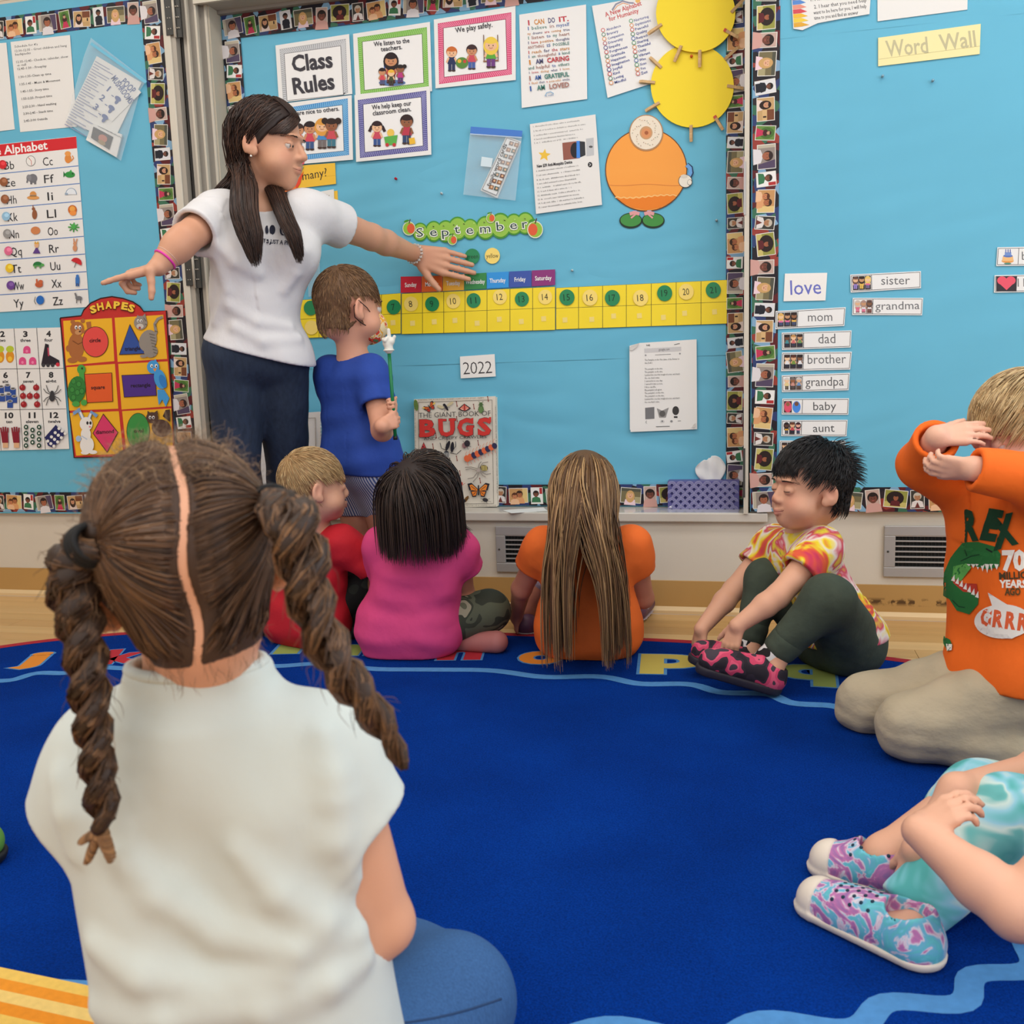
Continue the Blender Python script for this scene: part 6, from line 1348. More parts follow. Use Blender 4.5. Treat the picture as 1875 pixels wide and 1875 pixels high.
    ex = ex+H.x*(.012*((ex-H.c)@H.z-.03)/.1)[:, None]; roots = np.vstack([roots, ex])
    pv = part(roots); roots = roots[np.abs(pv) > .0021]; pv = part(roots); side = pv > 0
    tie = np.where(side[:, None], tieR, tieL); dist = np.linalg.norm(tie-roots, axis=1)
    ff = grow(sk, .002); steps = 8
    def flow(P, i): v = tie-P; L = np.linalg.norm(v, axis=1)[:, None]; g = grad(sk, P); v = v/(L+1e-6); v = v-.75*(v*g).sum(1)[:, None]*g; return v/(np.linalg.norm(v, axis=1)[:, None]+1e-6)
    lay = r.uniform(.001, .0065, len(roots))
    v0 = flow(roots, 0); paths = [roots]; P = roots; 
    for i in range(steps):
        rem = np.linalg.norm(tie-P, axis=1); P = P+flow(P, i)*(rem/(steps-i)*1.04)[:, None]
        hh = .003+lay*math.sin(min(1, (i+1)/4)*1.57)
        d = ff(P); g = grad(ff, P); P = P+g*np.clip(hh-d, -.004, .02)[:, None]; P = P+r.normal(0, .00016, P.shape)
        paths.append(P)
    paths = np.stack(paths, 1)
    TONES = [(70, 48, 34), (96, 68, 48), (120, 88, 62), (58, 40, 30), (104, 76, 56)]
    hr = empty('hair', (0, 0, 0)); set_parent(hr, o, H.c); hr['label'] = 'brown hair parted down the middle into two pigtails'
    strands('hair_strands', paths, r.uniform(.0006, .0011, len(paths)), hair_cols(len(paths), TONES, r), HAIRM, hr)
    cap = grow(sk, .0022); capn = Node(lambda P: np.maximum(np.maximum(cap(P), .0036-np.abs(part(P))), np.maximum(((P-H.c)@H.y)-.068, -((P-H.c)@H.z)-.064+.85*np.clip((P-H.c)@H.y+.02, 0, 1))), cap.lo, cap.hi)
    sculpt('hair_base', capn, .0034, M('hair_base_brown', (66, 46, 34), .6), hr)
    nw = scalp(H, 110, lambda x, y, z: (z < -.045) & (z > -.07) & (y < -.01), r=r); Q = groom(nw+grad(sk, nw)*.002, -np.tile(H.z, (len(nw), 1)), 5, r.uniform(.002, .005, len(nw)), lambda P, i: -H.z*.6+r.normal(0, .6, P.shape), sk, .002, w=.5, r=r)
    strands('nape_wisps', Q, .00022, hair_cols(len(Q), [(120, 90, 66), (140, 106, 80)], r), HAIRM, hr)
    # frizz
    fz = scalp(H, 700, lambda x, y, z: z > .085, r=r); fz = np.vstack([fz, scalp(H, 260, lambda x, y, z: (np.abs(x) > .055) & (z > -.02), r=r)]); fzv = grad(sk, fz)*.9+r.normal(0, .4, fz.shape)
    Q = groom(fz+grad(sk, fz)*.006, fzv, 9, r.uniform(.002, .005, len(fz)), lambda P, i: r.normal(0, 1, P.shape)*.8+grad(sk, P)*.25, sk, .004, w=.55, r=r)
    strands('flyaway_hair', Q, .00018, hair_cols(len(Q), [(150, 120, 92), (186, 156, 124), (110, 84, 62)], r), HAIRM, hr)
    # ties and pigtails
    for nm, tp, pts, wid, turns, seed in (('pigtail', tieR, [(492, 920, -2.53), (535, 950, -2.54), (552, 1010, -2.55), (560, 1075, -2.555), (582, 1140, -2.56), (612, 1210, -2.565), (655, 1270, -2.56), (695, 1320, -2.55), (725, 1370, -2.545), (742, 1412, -2.545)], [.034, .05, .05, .044, .040, .038, .036, .030, .022, .008], 4.6, 21),
                                      ('pigtail', tieL, [(168, 985, -2.545), (140, 1020, -2.555), (136, 1080, -2.565), (148, 1150, -2.575), (160, 1220, -2.585), (165, 1290, -2.59), (174, 1370, -2.592), (184, 1450, -2.592), (190, 1515, -2.59)], [.036, .052, .050, .042, .038, .036, .034, .033, .026], 4.8, 22)):
        P = [W(*q) for q in pts]; P[0] = tp
        root, C = twist(nm, P, wid, turns, TONES+[(140, 104, 72)], hr, seed=seed)
        d = nrm(P[1]-P[0]); th = np.linspace(0, 2*math.pi, 24); a = nrm(np.cross(d, V3(0, 0, 1))); b = np.cross(d, a)
        for k in (-1, 0, 1): tube('hair_elastic', [tp+d*(.008+k*.005)+(.0165+.001*k)*(math.cos(t)*a+math.sin(t)*b) for t in th], .0034, M('black_elastic', (16, 16, 18), .7), hr, 8)
    # curly ends of the left pigtail
    e0 = W(190, 1515, -2.59); q = []
    for c, (dx, dz, n_) in enumerate(((-.016, -.030, 160), (.008, -.026, 160), (-.02, -.012, 90))):
        for i in range(n_):
            t = np.linspace(0, 1, 16); a = r.uniform(0, 6.28); rr = .0062*(1-.3*t)*r.uniform(.6, 1); ph = a+t*9
            q.append(e0[None]+np.stack([dx*t+rr*np.cos(ph), -.004+rr*np.sin(ph), dz*t+.003*np.sin(ph)], 1))
    strands('curly_ends', np.array(q), .0006, hair_cols(len(q), [(150, 108, 70), (120, 84, 54), (176, 130, 86)], r), HAIRM, hr)
    return o
M_WHITE = M('white_cotton', (222, 220, 221), .85, spec=.15, bump=(17, .40, (1, 1, .8)))
M_NAVY = M('dark_navy_denim', (40, 52, 72), .8, var=(90, .18, (1, 1, .25)), bump=(300, .1))
def through(P0, pts, spread, r, n, m_=13):
    """hair from ends of P0 (N,3) on through way-points pts, fanned out by spread per way-point"""
    N = len(P0); K = [P0]; off = r.normal(0, 1, (N, 3)); off /= np.maximum(1, np.linalg.norm(off, axis=1)/1.4)[:, None]
    for p, s_ in zip(pts, spread): K.append(np.asarray(p)[None]+off*np.asarray(s_)+r.normal(0, .0015, (N, 3)))
    K = np.stack(K, 1); T = np.gradient(K, axis=1); out = []
    u = np.linspace(0, len(pts), m_)
    for x in u:
        i = min(int(x), len(pts)-1); t = x-i; h0, h1, h2, h3 = 2*t**3-3*t*t+1, t**3-2*t*t+t, -2*t**3+3*t*t, t**3-t*t
        out.append(h0*K[:, i]+h1*T[:, i]*.8+h2*K[:, i+1]+h3*T[:, i+1]*.8)
    return np.stack(out, 1)
def comb(H, roots, tgt, steps, lay, r, over=.9):
    """lead roots over the skull towards tgt (N,3)"""
    sk = H.skull(); P = roots; out = [P]
    for i in range(steps):
        v = tgt-P; L = np.linalg.norm(v, axis=1)[:, None]; g = grad(sk, P); v = v/(L+1e-6); v = v-over*(v*g).sum(1)[:, None]*g; v /= np.linalg.norm(v, axis=1)[:, None]+1e-6
        P = P+v*(L/(steps-i))*1.02; d = sk(P); P = P+grad(sk, P)*np.clip(lay-d, -.003, .02)[:, None]; out.append(P)
    return np.stack(out, 1)
def teacher():
    W = at; r = np.random.default_rng(31)
    H = Head(W(493, 268, -.5), (1, -.02, -.10), (.04, 0, 1), 1.13)
    shR, shL = W(398, 396, -.58), W(572, 394, -.44); chest = (shR+shL)/2+V3(0, -.01, -.09); lat = nrm(shL-shR); fwd = nrm(np.cross(lat, V3(0, 0, 1)))
    fwd = fwd if fwd[1] < 0 else -fwd
    waist, hip = W(468, 545, -.52), W(470, 640, -.51)
    elR, wrR = W(338, 438, -.74), W(290, 488, -.80); elL, wrL = W(680, 434, -.20), W(764, 467, .045)
    base = W(474, 378, -.49)
    neck = U(.02, cone(H.p(0, -.035, -.06), base, .042, .048), cone(base, chest+V3(0, .03, 0), .05, .05))
    trunk = U(.05, cone(waist+lat*.042, chest+lat*.062, .078, .080), cone(waist-lat*.042, chest-lat*.062, .078, .080), cone(hip-lat*.052, hip+lat*.052, .092), cone(waist, hip, .085, .095), cone(shR, shL, .046))
    bust = U(.04, ell(chest+lat*.075+fwd*.045+V3(0, 0, -.03), (.062, .06, .06)), ell(chest-lat*.075+fwd*.045+V3(0, 0, -.03), (.062, .06, .06)))
    armR = limb([shR, elR, elR+(wrR-elR)*.3, wrR], [.052, .042, .042, .026]); armL = limb([shL, elL, elL+(wrL-elL)*.3, wrL], [.052, .041, .040, .026])
    dL = nrm(W(842, 486, .072)-wrL)
    hL = hand(wrL, dL, V3(-.1, -1, .1), 1, .104, (3, 4, 5, 6), (.75, .75, .05), .0, 12, .0106)
    dR = nrm(V3(-.82, -.25, -.18))
    hR = hand(wrR, dR, V3(.1, -.25, 1), -1, .080, (2, 62, 66, 60), (.35, .10, -.85), .08, 5, .0088)
    kR, kL = V3(W(434, 840, -.50)[0], -.50, .50), V3(W(526, 840, -.33)[0], -.33, .50)
    aR, aL = V3(kR[0]-.04, -.34, .08), V3(kL[0]-.04, -.20, .08); hpR, hpL = hip-lat*.066+V3(0, 0, -.02), hip+lat*.066+V3(0, 0, -.02)
    legs = U(.03, limb([hpR, kR, aR], [.082, .058, .040]), limb([hpL, kL, aL], [.082, .058, .040]), cone(aR+V3(0, .02, -.045), aR+V3(.04, -.12, -.05), .035, .028), cone(aL+V3(0, .02, -.045), aL+V3(.06, -.11, -.05), .035, .028))
    hd = H.node(child=False, lid=.42)
    body = U(.025, hd, neck, trunk, armR, armL, legs); body = U(.012, body, hR, hL)
    o = person('woman in a white shirt and dark jeans standing with both arms spread at the board', body, .005, (212, 158, 128), H.paint((176, 100, 92), (206, 130, 108), .6)+[(elR, .09, (206, 142, 110), .4), (wrL, .12, (206, 140, 112), .4), (H.p(.029, .085, .006), np.array([.022, .02, .012])*1.1, (170, 118, 96), .5)], None)
    H.eyes(o, (70, 48, 36), (.35, 1, -.2)); H.brows(o, (60, 42, 34), hd); H.mouth_line(o, hd, (130, 66, 60), .0025)
    # shirt
    tr = U(.05, grow(trunk, .016), cone(hip-lat*.06+V3(0, 0, -.07), hip+lat*.06+V3(0, 0, -.07), .112), grow(bust, .010))
    def sleeve(sh, el, L):
        d = nrm(el-sh); return cut(cone(sh-d*.03, sh+d*(L+.06), .066, .072), sh+d*L, d, .003), d, sh+d*L
    s1, d1, e1 = sleeve(shR, elR, .13); s2, d2, e2 = sleeve(shL, elL, .125)
    f = U(.035, tr, s1, s2); f = disp(f, ripple(7, 28, .0022, 8, (1.6, 1, 1)))
    a, b = W(376, 622, -.60), W(560, 680, -.60); nn = nrm(np.cross(b-a, V3(0, 1, 0))); nn = nn if nn[2] < 0 else -nn
    f = cut(f, (a+b)/2, nn, .006)
    f = sub(f, cone(e1-d1*.012, e1+d1*.1, .056, .066), .004); f = sub(f, cone(e2-d2*.012, e2+d2*.1, .056, .066), .004)
    f = sub(f, ell(base+fwd*.045+V3(0, 0, .012), (.085, .075, .055)), .008)
    FD = [((400, 470), (415, 530), (395, 590)), ((420, 560), (470, 590), (530, 600)), ((430, 600), (480, 625), (545, 620)), ((400, 450), (430, 480), (470, 500)), ((555, 460), (540, 500), (520, 530))]
    f = U(.030, f, *[U(.01, *[cone(Q[i]+V3(0, .004, 0), Q[i+1]+V3(0, .004, 0), .005) for i in range(2)]) for Q in [trace(f, np.array([p[0] for p in q], float), np.array([p[1] for p in q], float)) for q in FD]])
    sh = sculpt('shirt', f, .0055, M_WHITE, o); sh['label'] = 'white short-sleeved shirt printed with moon phases'
    d = pdraw(); k3 = lambda x, y: K3(x, y)
    NV = (44, 46, 62)
    k3 = lambda x, y: K3(x+0, y+15)
    for x, y_, rx, ry, c in ((1080, 1022, 15, 32, 1), (1128, 1006, 13, 28, 0), (1168, 1008, 22, 34, 0), (1243, 1012, 22, 36, 1), (1295, 1025, 18, 34, 1)):
        px_, py_ = k3(x, y_); d.ell(px_, py_, rx*S, ry*S, NV)
        if c: d.ell(px_+(9*S if x > 1200 else -9*S), py_, rx*S*.8, ry*S*.85, (236, 234, 234))
    d.text('IT\'S JUST A PHASE', *k3(1092, 1096), *k3(1345, 1118), 30*S, NV, .02)
    decal('shirt_print', f, d, sh, .003, sub_=6)
    # jeans
    jf = U(.03, cone(hip-lat*.055, hip+lat*.055, .101), limb([hpR, kR, aR], [.090, .064, .055]), limb([hpL, kL, aL], [.090, .064, .055]))
    jf = cut(U(.03, jf, cone(hip, hip+V3(0, 0, .10), .108, .10)), hip+V3(0, 0, .09), V3(0, 0, 1), .003); j = sculpt('jeans', disp(jf, ripple(9, 34, .0016)), .007, M_NAVY, o); j['label'] = 'dark navy jeans'
    for a_ in (aR, aL):
        sf = U(.02, cone(a_+V3(0, .03, -.04), a_+V3(.05, -.13, -.045), .042, .036), cone(a_, a_+V3(0, .02, -.04), .045, .045)); sf = cut(sf, V3(0, 0, .0095), V3(0, 0, -1)); q = sculpt('shoe', sf, .006, M('dark_shoe', (46, 44, 46), .5), o)
    # hair
    sk = H.skull(); TN = [(48, 32, 28), (62, 42, 34), (82, 56, 44), (40, 28, 26)]
    hr = empty('hair', (0, 0, 0)); set_parent(hr, o, H.c); hr['label'] = 'long straight dark brown hair with side-swept fringe'
    cap = grow(sk, .008); L_ = H.loc
    def kp(P): q = L_(P); return np.maximum(np.maximum(q[:, 1]-(.050+.7*np.clip(q[:, 2]-.045, 0, .1)), -q[:, 2]-.03+1.1*np.clip(q[:, 1]+.015, 0, 1)), -.09-q[:, 2])
    sculpt('hair_base', Node(lambda P: np.maximum(cap(P), kp(P)*1.0), cap.lo, cap.hi), .0045, M('hair_base_dark', (42, 29, 26), .5), hr)
    part = lambda x: x+.018     # parting towards the far side
    N = 1500
    ro = scalp(H, N, lambda x, y, z: (z > -.03+1.1*np.clip(y+.015, 0, 1)) & (y < .058) & (x > -.018), r=r)
    behind = H.p(.070, -.058, -.05)
    tg = np.stack([H.p(.068-.02*u, -.030-.062*u, -.052) for u in r.uniform(0, 1, N)])+r.normal(0, .004, (N, 3)); A = comb(H, ro, tg, 6, r.uniform(.006, .013, N), r)
    half_ = N*2//3
    B1 = through(A[:half_, -1], [W(447, 335, -.61), W(447, 385, -.67), W(456, 425, -.695), W(466, 462, -.695)], [(.026, .016, .012), (.030, .012, .010), (.028, .010, .015), (.016, .008, .03)], r, half_)
    B2 = through(A[half_:, -1], [W(430, 330, -.50), W(412, 352, -.50), W(404, 385, -.46), W(405, 430, -.44)], [(.022, .018, .012), (.028, .022, .012), (.03, .02, .015), (.03, .02, .03)], r, N-half_)
    paths = np.concatenate([np.concatenate([A[:half_], B1[:, 1:]], 1), np.concatenate([A[half_:], B2[:, 1:]], 1)], 0)
    N2 = 800; ro = scalp(H, N2, lambda x, y, z: (z > -.03+1.1*np.clip(y+.015, 0, 1)) & (y < .058) & (x < -.014), r=r)
    tg = H.p(-.068, -.055, -.06)+r.normal(0, .010, (N2, 3)); A2 = comb(H, ro, tg, 6, r.uniform(.006, .013, N2), r)
    B3 = through(A2[:, -1], [W(503, 350, -.52), W(518, 388, -.60), W(535, 425, -.625), W(547, 460, -.62)], [(.018, .014, .010), (.018, .010, .010), (.018, .008, .012), (.011, .006, .025)], r, N2)
    paths = np.concatenate([paths, np.concatenate([A2, B3[:, 1:]], 1)], 0)
    q = H.loc(paths[:, :7].reshape(-1, 3)).reshape(len(paths), 7, 3); paths = paths[~((q[:, :, 1] > -.012) & (q[:, :, 2] < .018)).any(1)]
    strands('hair_strands', paths, r.uniform(.0009, .0016, len(paths)), hair_cols(len(paths), TN, r), HAIRM, hr)
    # fringe sweeping across the forehead to the near temple
    N3 = 650; ro = scalp(H, N3, lambda x, y, z: (y > .0) & (z > .085) & (x < .03) & (x > -.05), r=r); t = r.uniform(0, 1, N3)[:, None]
    tg = H.p(-.02, .080, .072)*(1-t)+H.p(.03, .076, .075)*t; A3 = comb(H, ro, tg, 6, r.uniform(.007, .012, N3), r)
    tg2 = H.p(.046, .076, .028)*(1-t)+H.p(.072, .036, .020)*t+r.normal(0, .003, (N3, 3)); A4 = comb(H, A3[:, -1], tg2, 6, r.uniform(.003, .009, N3), r)
    strands('fringe', np.concatenate([A3, A4[:, 1:]], 1)[t[:, 0] < .97], .0013, hair_cols(N3, TN, r)[t[:, 0] < .97], HAIRM, hr)
    # jewellery
    e_ = H.p(.086, -.004, -.040); ear = empty('earring', (0, 0, 0)); set_parent(ear, o, e_); mesh_obj('pearl', tube_mesh('pearl', [V3(0, -.003, 0), V3(0, -.0015, 0), V3(0, .0015, 0), V3(0, .003, 0)], [.001, .003, .003, .001], 8), M('pearl', (240, 236, 230), .2), ear)
    def bangle(nm, w, d, rad, tr_, mt, lab):
        a = nrm(np.cross(d, V3(.1, .2, 1))); b = np.cross(d, a); q = tube(nm, [w+rad*(math.cos(t)*a+math.sin(t)*b) for t in np.linspace(0, 2*math.pi, 26)], tr_, mt, o, 7); q['label'] = lab
    dw = nrm(wrR-elR); bangle('bracelet', wrR-dw*.028, dw, .0325, .0034, M('pink_band', (226, 60, 170), .4), 'bright pink wristband'); bangle('bracelet', wrR-dw*.040, dw, .034, .002, M('bead_band', (206, 170, 150), .5), 'thin beaded bracelet')
    dw = nrm(wrL-elL); w0 = wrL-dw*.018; a = nrm(np.cross(dw, V3(.1, .2, 1))); b = np.cross(dw, a)
    for i in range(16):
        t = i/16*2*math.pi; p = w0+.031*(math.cos(t)*a+math.sin(t)*b); q = box('bracelet_link', p-V3(.005, .003, .0045), p+V3(.005, .003, .0045), M('silver', (214, 210, 204), .25, metal=.8), o, bevel=.0015)
    return o
def kid_hair_short(H, o, tones, base_col, crown, keep, L, n, r, lift=.006, rad=.0011, fwd=.0, steps=5, cap_keep=None, jit=.0, th=.006, part=.0):
    """short hair: strands run away from the crown point over the skull"""
    sk = H.skull(); hr = empty('hair', (0, 0, 0)); set_parent(hr, o, H.c)
    k0 = keep; keep = lambda x, y, z: k0(x, y, z) & ~((np.abs(x) > .050) & (z < .030) & (y > -.034))
    cp = H.p(*crown); cap = grow(sk, th*H.k); ck = cap_keep or keep
    def kp(P): q = H.loc(P); return np.where(ck(*q.T), -1., 1.)*.004
    V_ = Node(lambda P: np.maximum(cap(P), kp(P)), cap.lo, cap.hi)
    sculpt('hair_base', V_, .0045, M('hair_base_%d_%d' % (base_col[0], base_col[2]), base_col, .6), hr)
    ro = scalp(H, n, keep, r=r)
    def flow(P, i):
        v = P-cp; g = grad(sk, P); v = v/(np.linalg.norm(v, axis=1)[:, None]+1e-6)+H.y*fwd-H.z*.25; return v-(v*g).sum(1)[:, None]*g+g*(.10 if i < 2 else -.05)
    Q = groom(ro+grad(sk, ro)*.003, flow(ro, 0), steps, r.uniform(.7, 1.1, n)*L/steps, flow, sk, lambda i: .0045+lift*min(1, (i+1)/3), w=.6, jit=jit, r=r)
    strands('hair_strands', Q, rad, hair_cols(n, tones, r), HAIRM, hr); return hr
def seated(pel, chest, shL, shR, base, H, hw=.045, tr_=.078, cr=.066):
    lat = nrm(shR-shL)
    tor = U(.05, cone(pel+lat*hw, chest+lat*hw*1.15, tr_+.008, cr), cone(pel-lat*hw, chest-lat*hw*1.15, tr_+.008, cr), cone(shL, shR, .042), cone(pel-lat*.05, pel+lat*.05, .085))
    tr = U(.03, tor, cone(H.p(0, -.02, -.05), base, .040, .044), cone(base, chest, .045, .05)); tr.tor = tor; return lat, tr
def tee(trunk, gr, sleeves, base, up, hole=.05, extra=(), hem=None, rip=None, k=.028):
    """T-shirt around trunk: sleeves = [(shoulder, direction, length, r0, r1, arm r)]"""
    nd = [grow(getattr(trunk, 'tor', trunk), gr), cone(base-nrm(up)*.05, base-nrm(up)*.035, .066, .060)]+list(extra)
    for sh, d, L, r0, r1, ra in sleeves: nd.append(cut(cone(sh-d*.02, sh+d*(L+.05), r0, r1), sh+d*L, d, .003))
    f = U(k, *nd)
    f = cut(f, base+nrm(up)*.012, up, .005) if not hasattr(trunk, 'tor') else f
    if rip: f = disp(f, rip)
    for sh, d, L, r0, r1, ra in sleeves: f = sub(f, cone(sh+d*(L-.010), sh+d*(L+.07), ra, ra+.010), .004)
    f = sub(f, cone(base-nrm(up)*.02, base+nrm(up)*.05, hole, hole+.004), .004)
    for h in (hem or []): f = cut(f, h[0], h[1], .004)
    return f

def orange_girl():
    W = at; r = np.random.default_rng(41)
    H = Head(W(1072, 905, -.60), (-.02, 1, .02), (0, 0, 1), .99)
    pel = V3(W(1078, 1180, -.52)[0], -.52, .085); chest = W(1076, 1045, -.55); shL, shR = W(992, 1005, -.545), W(1158, 1005, -.545); base = W(1073, 985, -.565)
    lat, trunk = seated(pel, chest, shL, shR, base, H)
    elL, wrL = W(955, 1078, -.48), W(945, 1128, -.36); elR, wrR = W(1178, 1095, -.46), W(1130, 1110, -.32)
    arms = U(.02, limb([shL, elL, wrL], [.038, .030, .021]), limb([shR, elR, wrR], [.038, .030, .021]), hand(wrL, V3(-.1, .2, -1), V3(-1, -.3, 0), 1, .048, (30, 35, 35, 35)), hand(wrR, V3(-.6, .6, -.2), V3(0, 0, 1), -1, .048))
    hpL, hpR = pel-lat*.05, pel+lat*.05; knL, knR = V3(pel[0]-.10, -.28, .27), V3(pel[0]+.10, -.26, .27); anL, anR = W(962, 1128, -.30)*V3(1, 1, 0)+V3(0, 0, .075), V3(pel[0]+.10, -.10, .06)
    legs = U(.025, limb([hpL, knL, anL], [.07, .05, .033]), limb([hpR, knR, anR], [.07, .05, .033]), cone(anL, anL+V3(-.03, .04, -.03), .03, .026))
    body = U(.02, H.node(), trunk, arms, legs)
    o = person('girl with very long light brown hair in an orange shirt, seen from behind', body, .0062, (196, 128, 104), H.paint(), None)
    d1, d2 = nrm(elL-shL), nrm(elR-shR)
    f = tee(trunk, .014, [(shL, d1, .075, .052, .056, .042), (shR, d2, .075, .052, .056, .042)], base+V3(0, 0, .004), V3(0, -.1, 1), .045, [cone(pel-lat*.05+V3(0, 0, .0), pel+lat*.05, .103)], rip=ripple(43, 42, .003, 8, (2, 2, .8)))
    s = sculpt('shirt', cut(f, V3(0, 0, .0095), V3(0, 0, -1)), .0058, M('orange_cotton', (240, 112, 42), .8, bump=(18, .45, (1, 1, .8))), o); s['label'] = 'orange short-sleeved shirt'
    pf = U(.03, limb([hpL, knL, (knL+anL)/2], [.08, .058, .05]), limb([hpR, knR, anR], [.08, .058, .042]), cone(hpL, hpR, .088)); sculpt('leggings', cut(pf, V3(0, 0, .0095), V3(0, 0, -1)), .006, M('lilac_print', (196, 186, 206), .8, var=(60, .2)), o)
    for a, dr_ in ((anL, V3(-.035, .11, 0)), (anR, V3(.02, .12, 0))):
        a = a*V3(1, 1, 0)+V3(0, 0, .035); sf = U(.02, cone(a-dr_*.25, a+dr_*.75, .036, .032)); sf = sub(cut(sf, V3(0, 0, .0095), V3(0, 0, -1)), cone(a+V3(0, 0, .02), a+V3(0, 0, .1), .026, .03), .006)
        q = sculpt('shoe', sf, .005, M('plum_shoe', (96, 62, 84), .5), o); q['label'] = 'plum slip-on shoe with pale edge'
        so = cut(cut(U(.02, cone(a-dr_*.25+V3(0, 0, -.02), a+dr_*.75+V3(0, 0, -.02), .038, .034)), V3(0, 0, .0095), V3(0, 0, -1)), V3(0, 0, .012), V3(0, 0, 1)); sculpt('sole', so, .005, M('pale_sole', (190, 170, 170), .6), q)
    # hair falling down the back
    sk = H.skull(); fld = U(.01, grow(sk, .001), f); hr = empty('hair', (0, 0, 0)); set_parent(hr, o, H.c); hr['label'] = 'very long straight light brown hair'
    cap = grow(sk, .009); sculpt('hair_base', Node(lambda P: np.maximum(cap(P), np.maximum(H.loc(P)[:, 1]-.045, -.075-H.loc(P)[:, 2])), cap.lo, cap.hi), .005, M('hair_base_lb', (96, 70, 48), .6), hr)
    N = 1600; ro = scalp(H, N, lambda x, y, z: (y < .05) & (z > -.02), r=r); q = H.loc(ro)
    x0 = q[:, 0]; lk = np.sort(r.uniform(-.082, .082, 15)); cl = lk[np.argmin(np.abs(x0[:, None]+r.normal(0, .008, (N, 1))-lk[None]), 1)]
    tx = H.c[0]+cl*1.55+.012*np.sin(cl*60)+.012+r.normal(0, .0045, N); zend = .045+.09*r.uniform(0, 1, N)**2+.05*np.abs(np.sin(cl*77))
    crown = H.p(0, -.01, .13)
    L = (ro[:, 2]-zend)+.05; L = np.where(r.uniform(0, 1, N) < .2, L*.72, L); steps = 18
    def flow(P, i):
        v = P-crown; g = grad(sk, P); v = v/(np.linalg.norm(v, axis=1)[:, None]+1e-6); v = v-.9*(v*g).sum(1)[:, None]*g
        if i < 7: v = v*V3(.8, 1, 1)+V3(0, -.5, -.25)
        w = 1 if i > 9 else 0
        fall = np.stack([np.clip((tx-P[:, 0])*9, -.5, .5), np.full(N, .02), np.full(N, -1.)], 1)
        t = min(1, max(0, (i-2)/4.5)); return v*(1-t)+fall*t
    P = groom(ro+grad(sk, ro)*.004, flow(ro, 0), steps, L/steps, flow, fld, lambda i: .006, w=.55, r=r)
    P[:, 1:] += r.normal(0, .0012, (N, 1, 3)); off = r.uniform(0, .008, N)[:, None]*np.linspace(0, 1, steps+1)[None]; P[:, :, 1] -= off
    strands('hair_strands', P, r.uniform(.0011, .0021, N), hair_cols(N, [(110, 80, 54), (134, 100, 68), (168, 130, 88), (92, 66, 46), (196, 158, 110)], r), HAIRM, hr)
    return o

